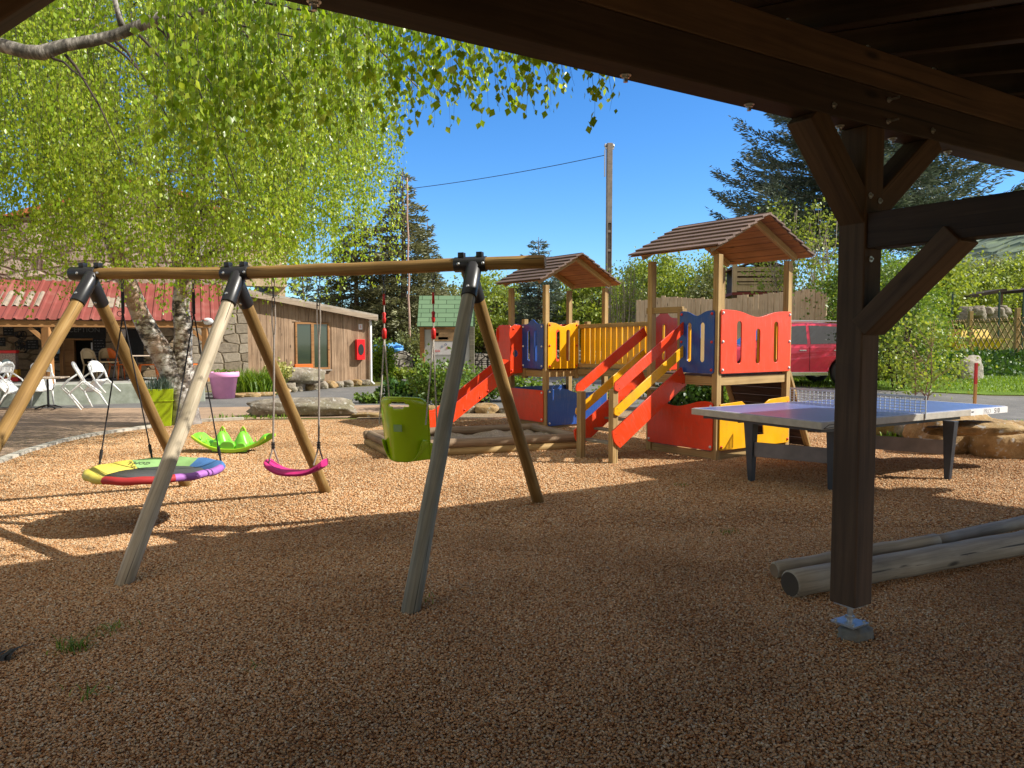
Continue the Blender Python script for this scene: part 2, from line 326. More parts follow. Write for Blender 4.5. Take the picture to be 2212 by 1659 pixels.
def f_birch(t, b):
    n = N(t, 'ShaderNodeTexNoise', Scale=1.0, Detail=6.0, Roughness=0.65); t.links.new(coords(t, (5, 5, 9)), n.inputs['Vector'])
    n2 = N(t, 'ShaderNodeTexNoise', Scale=1.0, Detail=3.0); t.links.new(coords(t, (1.7, 1.7, 1.3)), n2.inputs['Vector'])
    n3 = N(t, 'ShaderNodeTexNoise', Scale=1.0, Detail=3.0); t.links.new(coords(t, (9, 9, 70)), n3.inputs['Vector'])
    c = ramp(t, n.outputs[0], [(0.40, (0.035, 0.03, 0.028)), (0.47, (0.22, 0.17, 0.13)), (0.53, (0.56, 0.52, 0.47)), (0.7, (0.74, 0.72, 0.68))])
    c = mix(t, ramp(t, n2.outputs[0], [(0.5, (0, 0, 0)), (0.66, (0.8,) * 3)]), c, (0.40, 0.25, 0.16))
    c = mix(t, ramp(t, n3.outputs[0], [(0.62, (0, 0, 0)), (0.68, (0.8,) * 3)]), c, (0.06, 0.05, 0.045))
    g = N(t, 'ShaderNodeNewGeometry'); sx = N(t, 'ShaderNodeSeparateXYZ'); t.links.new(g.outputs['Position'], sx.inputs[0])
    low = N(t, 'ShaderNodeMapRange'); low.inputs[1].default_value = 0.1; low.inputs[2].default_value = 1.3; low.inputs[3].default_value = 0.85; low.inputs[4].default_value = 0.0
    t.links.new(sx.outputs[2], low.inputs[0])
    c = mix(t, low.outputs[0], c, mix(t, n.outputs[0], (0.10, 0.085, 0.075), (0.34, 0.30, 0.27)))
    t.links.new(c, b.inputs['Base Color']); b.inputs['Roughness'].default_value = 0.8; bump(t, b, n.outputs[0], 0.9, 0.03)
birchM = mat('birch_bark', f_birch)
def f_bg(t, b):
    n = N(t, 'ShaderNodeTexNoise', Scale=1.0, Detail=6.0, Roughness=0.7); t.links.new(coords(t, (26, 5, 9)), n.inputs['Vector'])
    n2 = N(t, 'ShaderNodeTexNoise', Scale=9.0, Detail=5.0); t.links.new(coords(t), n2.inputs['Vector'])
    c = ramp(t, n.outputs[0], [(0.38, (0.05, 0.045, 0.04)), (0.5, (0.20, 0.18, 0.15)), (0.62, (0.42, 0.39, 0.34))])
    t.links.new(mix(t, ramp(t, n2.outputs[0], [(0.5, (0, 0, 0)), (0.6, (0.8,) * 3)]), c, (0.07, 0.065, 0.05)), b.inputs['Base Color']); b.inputs['Roughness'].default_value = 0.85; bump(t, b, n.outputs[0], 0.8, 0.01)
birchGrey = mat('ringed_birch_limb_bark', f_bg)
bark = M_plain('grey_brown_bark', (0.14, 0.105, 0.075), 0.95, var=0.4, scale=14)
twigM = M_plain('dark_twig', (0.045, 0.03, 0.022), 0.9, var=0.3, scale=20)
paletwig = M_plain('pale_bare_twig', (0.33, 0.28, 0.22), 0.9, var=0.3, scale=20)

def M_leaf(name, dark, mid, light, trans=0.4, tcol=None, rough=0.45):
    def f(t, b):
        a = N(t, 'ShaderNodeAttribute', attribute_name='v')
        c = ramp(t, a.outputs['Fac'], [(0.0, dark), (0.5, mid), (1.0, light)])
        t.links.new(c, b.inputs['Base Color']); b.inputs['Roughness'].default_value = rough; b.inputs['Specular IOR Level'].default_value = 0.4
        tr = N(t, 'ShaderNodeBsdfTranslucent')
        tc = mix(t, 1.0, c, tcol or (1.7, 1.5, 0.7), 'MULTIPLY'); t.links.new(tc, tr.inputs['Color'])
        ms = N(t, 'ShaderNodeMixShader'); ms.inputs[0].default_value = trans
        t.links.new(b.outputs[0], ms.inputs[1]); t.links.new(tr.outputs[0], ms.inputs[2])
        t.links.new(ms.outputs[0], t.nodes['Material Output'].inputs['Surface'])
    return mat(name, f)
leafBirch = M_leaf('young_birch_leaves', (0.10, 0.19, 0.012), (0.24, 0.38, 0.025), (0.46, 0.56, 0.09), 0.52, rough=0.30)
leafSpruce = M_leaf('blue_green_spruce_needles', (0.06, 0.09, 0.07), (0.115, 0.15, 0.11), (0.21, 0.24, 0.17), 0.18, (1.2, 1.2, 1.0))
leafOlive = M_leaf('olive_conifer_needles', (0.11, 0.12, 0.055), (0.20, 0.205, 0.10), (0.32, 0.32, 0.17), 0.15, (1.2, 1.2, 0.8))
leafSpring = M_leaf('yellow_green_spring_leaves', (0.12, 0.17, 0.03), (0.21, 0.29, 0.045), (0.34, 0.40, 0.08), 0.4)
leafFar = M_leaf('muted_far_leaves', (0.10, 0.125, 0.05), (0.17, 0.20, 0.08), (0.26, 0.28, 0.13), 0.3)
leafMid = M_leaf('fresh_shrub_leaves', (0.06, 0.12, 0.018), (0.12, 0.21, 0.03), (0.24, 0.34, 0.06), 0.35)
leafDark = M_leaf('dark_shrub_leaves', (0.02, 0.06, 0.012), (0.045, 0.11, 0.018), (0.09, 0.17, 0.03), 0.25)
leafGrey = M_leaf('grey_green_lavender', (0.07, 0.11, 0.09), (0.12, 0.17, 0.14), (0.19, 0.24, 0.19), 0.2, (1.1, 1.2, 1.0))
leafGrass = M_leaf('bright_blade_grass', (0.06, 0.13, 0.012), (0.13, 0.24, 0.02), (0.25, 0.36, 0.05), 0.35)
leafYel = M_leaf('variegated_yellow_leaves', (0.35, 0.36, 0.10), (0.50, 0.48, 0.17), (0.66, 0.62, 0.32), 0.3, (1.2, 1.2, 0.8))

# ------------------------------------------------------------------ object helpers
ROOTM = {}
def tag(o, label=None, cat=None, group=None, kind=None):
    if label: o['label'] = label
    if cat: o['category'] = cat
    if group: o['group'] = group
    if kind: o['kind'] = kind
    return o
def thing(name, label, cat, loc=(0, 0, 0), rz=0.0, group=None, M=None):
    o = bpy.data.objects.new(name, None); COL.objects.link(o); o.empty_display_size = 0.2
    m = M if M is not None else Matrix.Translation(Vector(loc)) @ Matrix.Rotation(rz, 4, 'Z')
    o.matrix_world = m; ROOTM[o.name] = m.copy()
    tag(o, label, cat, group); return o
def wm(o): return ROOTM.get(o.name, Matrix.Identity(4))
class MB:
    def __init__(s): s.v = []; s.f = []; s.mi = []; s.m = 0
    def add(s, vs, fs):
        k = len(s.v); s.v += [tuple(v) for v in vs]
        s.f += [tuple(i + k for i in f) for f in fs]; s.mi += [s.m] * len(fs); return s
    def box(s, x0, y0, z0, x1, y1, z1, M=None):
        vs = [Vector(p) for p in ((x0, y0, z0), (x1, y0, z0), (x1, y1, z0), (x0, y1, z0), (x0, y0, z1), (x1, y0, z1), (x1, y1, z1), (x0, y1, z1))]
        if M is not None: vs = [M @ v for v in vs]
        return s.add(vs, [(0, 3, 2, 1), (4, 5, 6, 7), (0, 1, 5, 4), (1, 2, 6, 5), (2, 3, 7, 6), (3, 0, 4, 7)])
    def tube(s, pts, rad, n=8, caps=True):
        pts = [Vector(p) for p in pts]
        if not hasattr(rad, '__len__'): rad = [rad] * len(pts)
        rings = []; up = Vector((0, 0, 1))
        prev = None
        for i, p in enumerate(pts):
            d = (pts[min(i + 1, len(pts) - 1)] - pts[max(i - 1, 0)])
            if d.length < 1e-9: d = Vector((0, 0, 1))
            d.normalize()
            if prev is None:
                a = up if abs(d.z) < 0.9 else Vector((1, 0, 0))
                x = d.cross(a).normalized()
            else:
                x = (prev - d * prev.dot(d)).normalized()
            prev = x; y = d.cross(x)
            rings.append([p + (x * math.cos(2 * math.pi * k / n) + y * math.sin(2 * math.pi * k / n)) * rad[i] for k in range(n)])
        vs = [v for r in rings for v in r]; fs = []
        for i in range(len(rings) - 1):
            for k in range(n):
                a = i * n + k; b = i * n + (k + 1) % n
                fs.append((a, b, b + n, a + n))
        if caps:
            fs.append(tuple(range(n))[::-1]); fs.append(tuple(range((len(rings) - 1) * n, len(rings) * n)))
        return s.add(vs, fs)
    def lathe(s, prof, n=16, M=None, closed=False):
        vs = []; fs = []
        for (r, z) in prof:
            for k in range(n):
                a = 2 * math.pi * k / n; vs.append(Vector((r * math.cos(a), r * math.sin(a), z)))
        if M is not None: vs = [M @ v for v in vs]
        L = len(prof)
        for i in range(L - 1 + (1 if closed else 0)):
            for k in range(n):
                a = i * n + k; b = i * n + (k + 1) % n; j = ((i + 1) % L) * n
                fs.append((a, b, j + (k + 1) % n, j + k))
        if not closed:
            fs.append(tuple(range(n))[::-1]); fs.append(tuple(range((L - 1) * n, L * n)))
        return s.add(vs, fs)
    def prism(s, poly, w0, w1, M=None, ax='y'):
        """poly in (a,b) extruded along the third axis"""
        def P(a, b, w): return Vector((a, w, b)) if ax == 'y' else (Vector((w, a, b)) if ax == 'x' else Vector((a, b, w)))
        n = len(poly); vs = [P(a, b, w0) for a, b in poly] + [P(a, b, w1) for a, b in poly]
        if M is not None: vs = [M @ v for v in vs]
        return s.add(vs, [tuple(range(n))[::-1], tuple(range(n, 2 * n))] + [(i, (i + 1) % n, n + (i + 1) % n, n + i) for i in range(n)])
    def mesh(s, name, smooth=False):
        me = bpy.data.meshes.new(name); me.from_pydata(s.v, [], s.f); me.update()
        bm = bmesh.new(); bm.from_mesh(me); bmesh.ops.recalc_face_normals(bm, faces=bm.faces[:]); bm.to_mesh(me); bm.free()
        if s.mi and max(s.mi) > 0: me.polygons.foreach_set('material_index', s.mi)
        if smooth: me.shade_smooth()
        return me
def put(name, me, m, parent=None, M=None, bevel=0, smooth=None, local=None, segs=2):
    """M = world matrix of the object's own frame; local = matrix in the parent's frame"""
    o = bpy.data.objects.new(name, me); COL.objects.link(o)
    ms = m if isinstance(m, (list, tuple)) else [m]
    if not me.materials:
        for x in ms: me.materials.append(x)
    pm = wm(parent) if parent is not None else Matrix.Identity(4)
    Wm = pm @ local if local is not None else (M if M is not None else pm)
    if M is None and local is None and parent is None: Wm = Matrix.Identity(4)
    ROOTM[o.name] = Wm.copy()
    if parent is not None:
        o.parent = parent; o.matrix_parent_inverse = Matrix.Identity(4); o.matrix_basis = pm.inverted() @ Wm
    else: o.matrix_world = Wm
    if bevel:
        b = o.modifiers.new('bevel', 'BEVEL'); b.width = bevel; b.segments = segs; b.limit_method = 'ANGLE'; b.angle_limit = R(35)
        if hasattr(b, 'harden_normals'): b.harden_normals = False
    return o
def build(mb, name, m, parent=None, M=None, bevel=0, smooth=False, local=None):
    return put(name, mb.mesh(name, smooth), m, parent, M, bevel, None, local)
def frame(p, q, up=(0, 0, 1)):
    p = Vector(p); q = Vector(q); x = (q - p); L = x.length; x.normalize(); up = Vector(up)
    if abs(x.dot(up)) > 0.98: up = Vector((0, 1, 0))
    y = up.cross(x).normalized(); z = x.cross(y)
    m = Matrix((x, y, z)).transposed().to_4x4(); m.translation = p
    return m, L
def beam(name, p, q, w, h, m, parent=None, up=(0, 0, 1), bevel=0.006, ext=(0, 0)):
    """rectangular timber, local x is the grain; w across, h along up; world coordinates"""
    F, L = frame(p, q, up)
    mb = MB().box(-ext[0], -w / 2, -h / 2, L + ext[1], w / 2, h / 2)
    return build(mb, name, m, parent, F, bevel)
def log(name, p, q, r0, r1, m, parent=None, seed=0, n=18, wob=0.0035, segs=10, endm=None):
    F, L = frame(p, q); rnd = random.Random(seed); mb = MB(); pts = []; rr = []
    for i in range(segs + 1):
        t = i / segs
        pts.append((L * t, rnd.uniform(-wob, wob) * (0 < i < segs), rnd.uniform(-wob, wob) * (0 < i < segs))); rr.append((r0 + (r1 - r0) * t) * (1 + rnd.uniform(-0.02, 0.02)))
    e = min(0.012, r0 * .2)
    pts = [(0, 0, 0)] + [(e, pts[0][1], pts[0][2])] + pts[1:-1] + [(L - e, 0, 0), (L, 0, 0)]
    rr = [r0 - e] + [rr[0]] + rr[1:-1] + [rr[-1], rr[-1] - e]
    mb.tube(pts, rr, n)
    if endm is not None:
        mb.mi[-1] = 1; mb.mi[-2] = 1
        o = build(mb, name, [m, endm], parent, F)
    else: o = build(mb, name, m, parent, F)
    for p_ in o.data.polygons: p_.use_smooth = len(p_.vertices) == 4
    return o
def curve_mesh(name, outer, holes, th, bev=0.003):
    """flat sheet with holes: outline in x,z; thickness along y"""
    cu = bpy.data.curves.new(name, 'CURVE'); cu.dimensions = '2D'; cu.fill_mode = 'BOTH'; cu.extrude = th / 2 - bev; cu.bevel_depth = bev; cu.bevel_resolution = 1; cu.offset = -bev
    for pl in [outer] + holes:
        sp_ = cu.splines.new('POLY'); sp_.points.add(len(pl) - 1)
        for i, (a, b) in enumerate(pl): sp_.points[i].co = (a, b, 0, 1)
        sp_.use_cyclic_u = True
    o = bpy.data.objects.new(name + '_tmp', cu); COL.objects.link(o)
    bpy.context.view_layer.update()
    me = bpy.data.meshes.new_from_object(o.evaluated_get(bpy.context.evaluated_depsgraph_get()))
    bpy.data.objects.remove(o); bpy.data.curves.remove(cu)
    me.transform(Matrix.Rotation(R(90), 4, 'X')); me.materials.clear(); me.name = name
    return me
def text_mesh(body, size, ext=0.0015, align='CENTER'):
    cu = bpy.data.curves.new('t', 'FONT'); cu.body = body; cu.size = size; cu.extrude = ext; cu.align_x = align; cu.resolution_u = 3
    o = bpy.data.objects.new('t_tmp', cu); COL.objects.link(o); bpy.context.view_layer.update()
    me = bpy.data.meshes.new_from_object(o.evaluated_get(bpy.context.evaluated_depsgraph_get()))
    bpy.data.objects.remove(o); bpy.data.curves.remove(cu); me.materials.clear(); me.name = 'lettering'
    return me
def slot(cx, z0, z1, w, n=6):
    r = w / 2; p = []
    for i in range(n + 1): a = math.pi * i / n; p.append((cx + r * math.cos(a), z1 - r + r * math.sin(a)))
    for i in range(n + 1): a = math.pi + math.pi * i / n; p.append((cx + r * math.cos(a), z0 + r + r * math.sin(a)))
    return p
def circ(cx, cz, r, n=20): return [(cx + r * math.cos(2 * math.pi * i / n), cz + r * math.sin(2 * math.pi * i / n)) for i in range(n)]
def round_outline(w, z0, topf, r=0.03, n=24):
    """panel outline 0..w, bottom z0, top profile topf(t)"""
    p = [(r, z0), (w - r, z0), (w - r * 0.3, z0 + r * 0.3), (w, z0 + r)]
    for i in range(n + 1):
        t = 1 - i / n; zz = topf(t); x = t * w
        if i == 0: p += [(w, zz - r), (w - r * 0.3, zz - r * 0.3), (w - r, zz)]
        elif i == n: p += [(r, zz), (r * 0.3, zz - r * 0.3), (0, zz - r)]
        elif r < x < w - r: p.append((x, zz))
    p += [(0, z0 + r), (r * 0.3, z0 + r * 0.3)]
    return p

# leaves ------------------------------------------------------------
def leaf_mesh(name, P, size, seed=0, droop=0.6, aspect=0.75, spread=0.35, axis=None, flat=0.0, tone=None):
    """many small folded leaves: P (n,3) positions; size scalar or (n,)"""
    rg = np.random.default_rng(seed); n = len(P)
    d = rg.normal(size=(n, 3)); d /= np.linalg.norm(d, axis=1)[:, None]
    if axis is None: d[:, 2] -= droop * 1.6
    else: d = axis + d * spread
    d /= np.linalg.norm(d, axis=1)[:, None] + 1e-9
    r = rg.normal(size=(n, 3)); r[:, 2] *= (1 - flat)
    s = np.cross(d, r); s /= np.linalg.norm(s, axis=1)[:, None] + 1e-9
    nn = np.cross(d, s)
    L = (np.ones(n) * size if np.isscalar(size) else size) * rg.uniform(0.7, 1.25, n)
    L = L[:, None]
    a = P; c = P + d * L; m = P + d * L * 0.42
    l = m + s * L * aspect * 0.5 + nn * L * 0.10; rr = m - s * L * aspect * 0.5 + nn * L * 0.10
    V = np.stack([a, l, c, rr], 1).reshape(-1, 3)
    me = bpy.data.meshes.new(name); me.vertices.add(4 * n); me.vertices.foreach_set('co', V.astype(np.float32).ravel())
    idx = np.arange(n)[:, None] * 4; F = np.concatenate([idx + 0, idx + 1, idx + 2, idx + 0, idx + 2, idx + 3], 1).ravel()
    me.loops.add(6 * n); me.loops.foreach_set('vertex_index', F.astype(np.int32))
    me.polygons.add(2 * n); me.polygons.foreach_set('loop_start', np.arange(0, 6 * n, 3, dtype=np.int32))
    try: me.polygons.foreach_set('loop_total', np.full(2 * n, 3, dtype=np.int32))
    except Exception: pass
    me.update(calc_edges=True)
    at = me.attributes.new('v', 'FLOAT', 'FACE'); bv = rg.beta(2.2, 2.2, n) if tone is None else np.clip(rg.beta(2.2, 2.2, n) * .7 + tone * .5 - .1, 0, 1); at.data.foreach_set('value', np.repeat(bv, 2).astype(np.float32))
    return me

def rock_mesh(sx, sy, sz, seed, sub=4, rough=0.16, cut=True):
    bm = bmesh.new(); bmesh.ops.create_icosphere(bm, subdivisions=sub, radius=1.0)
    rnd = random.Random(seed); off = Vector((rnd.uniform(0, 90), rnd.uniform(0, 90), rnd.uniform(0, 90)))
    for v in bm.verts:
        c = v.co.copy()
        c = Vector((math.copysign(abs(c.x) ** 0.55, c.x), math.copysign(abs(c.y) ** 0.6, c.y), math.copysign(abs(c.z) ** 0.55, c.z)))
        k = 1 + rough * 1.6 * noise.noise(c * 0.9 + off) + rough * 0.8 * noise.noise(c * 2.3 + off) + rough * 0.35 * noise.noise(c * 6 + off)
        for q in range(3):           # chipped flat faces
            pn = Vector((math.sin(seed * 1.7 + q * 2.1), math.cos(seed * 2.3 + q * 1.9), .35 + .5 * math.sin(seed + q * 4.1))).normalized(); ex = c.dot(pn) - (.86 + .06 * q)
            if ex > 0: c = c - pn * ex * .85
        v.co = Vector((c.x * sx / 2 * k, c.y * sy / 2 * k, c.z * sz / 2 * k + sz * 0.42))
    me = bpy.data.meshes.new('rock'); bm.to_mesh(me); bm.free(); me.shade_smooth(); return me
def rock(name, label, loc, size, rz, seed, m, group=None, cat='stone'):
    o = put(name, rock_mesh(*size, seed), m, None, Matrix.Translation(Vector(loc)) @ Matrix.Rotation(rz, 4, 'Z'))
    return tag(o, label, cat, group)

# ================================================================== SETTING
def sheet(name, poly, m, dz, step=None, fn=gz):
    """flat or terrain-following polygon; triangulated grid so it follows gz"""
    bm = bmesh.new(); vs = [bm.verts.new((x, y, 0)) for x, y in poly]; bm.faces.new(vs)
    bmesh.ops.triangulate(bm, faces=bm.faces[:])
    if step:
        xs = [p[0] for p in poly]; ys = [p[1] for p in poly]
        x = math.floor(min(xs) / step) * step
        while x < max(xs):
            bmesh.ops.bisect_plane(bm, geom=bm.verts[:] + bm.edges[:] + bm.faces[:], plane_co=(x, 0, 0), plane_no=(1, 0, 0)); x += step
        y = math.floor(min(ys) / step) * step
        while y < max(ys):
            bmesh.ops.bisect_plane(bm, geom=bm.verts[:] + bm.edges[:] + bm.faces[:], plane_co=(0, y, 0), plane_no=(0, 1, 0)); y += step
    for v in bm.verts: v.co.z = fn(v.co.x, v.co.y) + dz
    for f in bm.faces: f.normal_update(); 
    for f in bm.faces:
        if f.normal.z < 0: f.normal_flip()
    me = bpy.data.meshes.new(name); bm.to_mesh(me); bm.free(); me.shade_smooth()
    return tag(put(name, me, m), kind='structure')
# one ground sheet to the horizon (finer near the camera so that it follows the bank)
xs = [-900, -400, -150, -60, -30] + list(np.arange(-24, 40, 1.0)) + [48, 60, 100, 200, 500, 900]
ys = [-60, -20, -10] + list(np.arange(-4, 50, 1.0)) + [60, 80, 120, 200, 400, 900]
me = bpy.data.meshes.new('ground'); vv = [(x, y, gz(x, y) - 0.016 + (0 if y < 50 else -max(0, y - 80) * 0.0)) for y in ys for x in xs]; nx = len(xs)
me.from_pydata(vv, [], [(j * nx + i, j * nx + i + 1, (j + 1) * nx + i + 1, (j + 1) * nx + i) for j in range(len(ys) - 1) for i in range(nx - 1)]); me.shade_smooth()
tag(put('ground', me, soilM), kind='structure')

KERB = [(-9.6, 4.5), (-8.4, 7.2)] + [tuple(G(px, py).xy) for px, py in ((0, 1003), (66, 978), (133, 958), (210, 941), (301, 928), (370, 919), (426, 912), (526, 907))]
BACK = [(-4.3, 15.55), (-2.8, 15.6), (-1.2, 15.6), (0.5, 16.2), (2.4, 16.0), (4.3, 14.6), (5.6, 13.2), (6.0, 11.6), (7.0, 10.7), (8.6, 10.2), (11, 9.6), (12, 4), (12, -5), (-12, -5), (-11.5, 1.5)]
sheet('gravel_bed', KERB + BACK, gravelFar, 0.0)
sheet('dirt_yard', [(-25, 3), (-9.9, 3), (-9.7, 4.5), (-8.55, 7.2)] + [(x - 0.1, y + 0.1) for x, y in KERB[2:]] + [(-4.2, 15.9), (-2.6, 16.0), (-1.0, 16.4), (-1.0, 18.3), (-3, 19.0), (-8, 18.2), (-25, 17.4)], dirtM, -0.004)
sheet('asphalt_lane', [(-25, 17.2), (-8, 18.0), (-3, 18.9), (-1, 18.2), (2, 17.7), (6, 16.3), (9, 15.3), (20, 14.2), (40, 12), (40, 17.5), (20, 18.6), (12, 19.2), (8.2, 20.6), (5, 25), (3, 32), (0, 42), (-4.6, 42), (-4.4, 30), (-4.4, 26.8), (-8.1, 23.6), (-25, 21.0)], asphalt, -0.006, 1.0)
sheet('planting_bed', [(-3.2, 15.7), (-1.2, 15.6), (0.5, 16.2), (2.4, 16.0), (4.3, 14.6), (5.6, 13.2), (5.9, 13.5), (6.0, 16.0), (2, 17.4), (-1, 17.9), (-3.0, 17.2)], bedM, 0.008)
sheet('grass_lawn', [(8.3, 20.7), (12, 19.35), (20, 18.7), (40, 17.7), (60, 40), (12, 40), (9.5, 30), (8.0, 26)], lawnM, 0.0, 1.0)
sheet('grass_verge', [(6.2, 12.3), (7.2, 11.3), (9, 10.8), (16, 10.0), (20, 13.8), (9, 14.9), (6.1, 15.9)], lawnM, 0.004)
# concrete kerb round the gravel
mb = MB()
kp = [Vector((x, y, 0)) for x, y in KERB[1:]]
for i in range(len(kp) - 1):
    d = (kp[i + 1] - kp[i]).normalized(); nrm = Vector((-d.y, d.x, 0)) * 0.13
    a, b_ = kp[i], kp[i + 1]
    vs = [a - d * .01, b_ + d * .01, b_ + d * .01 + nrm, a - d * .01 + nrm]
    z1 = 0.045 + 0.003 * (i % 2)
    mb.add([Vector((v.x, v.y, -0.05)) for v in vs] + [Vector((v.x, v.y, z1)) for v in vs], [(4, 5, 6, 7), (0, 1, 5, 4), (2, 3, 7, 6), (1, 2, 6, 5), (0, 4, 7, 3)])
tag(build(mb, 'kerb', M_plain('pale_kerb_concrete', (0.46, 0.42, 0.35), 0.9, var=0.2, scale=8)), kind='structure')
# distant wooded hill
hx = np.linspace(60, 330, 46); hy = np.linspace(150, 330, 24)
def hz(x, y): return 5 + 44 * math.exp(-((x - 215) / 78) ** 2) * sm(150, 245, y) + 2.2 * noise.noise(Vector((x * .05, y * .05, 0))) + 1.1 * noise.noise(Vector((x * .15, y * .15, 3)))
me = bpy.data.meshes.new('hill'); me.from_pydata([(x, y, hz(x, y)) for y in hy for x in hx], [], [(j * 46 + i, j * 46 + i + 1, j * 46 + 47 + i, j * 46 + 46 + i) for j in range(23) for i in range(45)]); me.shade_smooth()
tag(put('hill', me, hillM), kind='structure')

# gravel pebbles: geometry nodes scatter
def pebbles(name, poly, dens, rad, seed):
    ng = bpy.data.node_groups.new(name, 'GeometryNodeTree')
    ng.interface.new_socket('Geometry', in_out='INPUT', socket_type='NodeSocketGeometry'); ng.interface.new_socket('Geometry', in_out='OUTPUT', socket_type='NodeSocketGeometry')
    n = ng.nodes; l = ng.links
    gi = n.new('NodeGroupInput'); go = n.new('NodeGroupOutput')
    dp = n.new('GeometryNodeDistributePointsOnFaces'); dp.inputs['Density'].default_value = dens; dp.inputs['Seed'].default_value = seed
    ico = n.new('GeometryNodeMeshIcoSphere'); ico.inputs['Radius'].default_value = rad; ico.inputs['Subdivisions'].default_value = 1
    ss_ = n.new('GeometryNodeSetShadeSmooth'); sm_ = n.new('GeometryNodeSetMaterial'); sm_.inputs['Material'].default_value = gravelNear
    ip = n.new('GeometryNodeInstanceOnPoints')
    rr = n.new('FunctionNodeRandomValue'); rr.data_type = 'FLOAT_VECTOR'; rr.inputs[0].default_value = (-0.5, -0.5, 0); rr.inputs[1].default_value = (0.5, 0.5, 6.28); rr.inputs['Seed'].default_value = seed + 1
    rs = n.new('FunctionNodeRandomValue'); rs.data_type = 'FLOAT_VECTOR'; rs.inputs[0].default_value = (0.65, 0.5, 0.35); rs.inputs[1].default_value = (1.45, 1.0, 0.75); rs.inputs['Seed'].default_value = seed + 2
    ro = n.new('FunctionNodeRandomValue'); ro.data_type = 'FLOAT_VECTOR'; ro.inputs[0].default_value = (0, 0, -rad * 0.3); ro.inputs[1].default_value = (0, 0, rad * 0.8); ro.inputs['Seed'].default_value = seed + 3
    sp_ = n.new('GeometryNodeSetPosition')
    l.new(gi.outputs[0], dp.inputs['Mesh']); l.new(dp.outputs['Points'], sp_.inputs['Geometry']); l.new(ro.outputs[0], sp_.inputs['Offset'])
    l.new(sp_.outputs[0], ip.inputs['Points']); l.new(ico.outputs[0], ss_.inputs[0]); l.new(ss_.outputs[0], sm_.inputs[0]); l.new(sm_.outputs[0], ip.inputs['Instance'])
    l.new(rr.outputs[0], ip.inputs['Rotation']); l.new(rs.outputs[0], ip.inputs['Scale'])
    l.new(ip.outputs[0], go.inputs[0])
    me = bpy.data.meshes.new(name); me.from_pydata([(x, y, 0.003) for x, y in poly], [], [tuple(range(len(poly)))])
    o = bpy.data.objects.new(name, me); COL.objects.link(o); me.materials.append(gravelNear)
    md = o.modifiers.new('scatter', 'NODES'); md.node_group = ng
    return o
tag(pebbles('gravel_stones', [(-2.6, 2.5), (2.6, 2.5), (5.4, 6.6), (-5.4, 6.6)], 10500, 0.0076, 3), 'small rounded orange and tan gravel stones covering the playground floor in the foreground', 'gravel', kind='stuff')
tag(pebbles('gravel_stones', [(-5.4, 6.6), (5.4, 6.6), (8.2, 10.0), (6.4, 10.9), (5.6, 13.0), (2.4, 15.6), (-2.8, 15.4), (-5.3, 15.2), (-6.1, 14.9), (-6.9, 13.2), (-7.15, 11.8), (-6.75, 9.9)], 3800, 0.0102, 13), 'small rounded orange gravel stones around the sandbox and swings, farther back', 'gravel', kind='stuff')

# ================================================================== PERGOLA SHELTER
BU = Vector((0.846, 0.533, 0)).normalized(); BV = Vector((-BU.y, BU.x, 0))      # along the beam, outwards
PC = G(1846, 1337, 0.10); PC = Vector((PC.x - 0.035, PC.y - 0.02, 0))
rthB = math.atan2(BU.y, BU.x)
sh = thing('open_timber_shelter', 'dark stained open timber shelter overhead with one square post on a steel foot', 'shelter', PC, rthB)
def B(a, b_, z): return PC + BU * a + BV * b_ + Vector((0, 0, z))
def pxz(px, py, b_=-0.075):        # point on the vertical plane at offset b_ seen at a pixel
    d = ray(px, py); o = Vector((0, 0, H)); p0 = PC + BV * b_
    t = (p0 - o).dot(BV) / d.dot(BV); return o + d * t
ZB = pxz(1888, 272).z; ZS = pxz(1888, 186).z; ZT = pxz(1888, 102).z
print('BEAM Z', ZB, ZS, ZT, pxz(1504, 181).z, pxz(2212, 349).z, 'PC', PC)
P0 = beam('post', B(0, 0, 0.20), B(0, 0, ZB), 0.155, 0.155, wood_dark2, sh, up=BU, bevel=0.008)
mb = MB(); mb.box(-0.07, -0.07, 0.085, 0.07, 0.07, 0.095); mb.box(-0.06, -0.06, 0.19, 0.06, 0.06, 0.198); mb.lathe([(0.016, 0.095), (0.016, 0.19)], 14); mb.lathe([(0.026, 0.112), (0.026, 0.128)], 6)
for sx in (-1, 1):
    for sy in (-1, 1): mb.lathe([(0.009, 0.095), (0.009, 0.106)], 6, Matrix.Translation((sx * 0.052, sy * 0.052, 0)))
pf = build(mb, 'steel_foot', zinc, sh, local=Matrix.Identity(4))
fo = put('concrete_footing', rock_mesh(0.19, 0.16, 0.10, 5, 3, 0.2), M_plain('grey_mortar_block', (0.16, 0.15, 0.12), 0.95, var=0.25, scale=20), sh, local=Matrix.Translation((0.03, -0.01, -0.02)))
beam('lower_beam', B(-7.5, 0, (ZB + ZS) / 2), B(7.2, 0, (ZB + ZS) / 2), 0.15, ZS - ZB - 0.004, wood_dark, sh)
beam('upper_beam', B(-7.5, 0.004, (ZS + ZT) / 2), B(7.2, 0.004, (ZS + ZT) / 2), 0.15, ZT - ZS - 0.004, wood_dark2, sh)
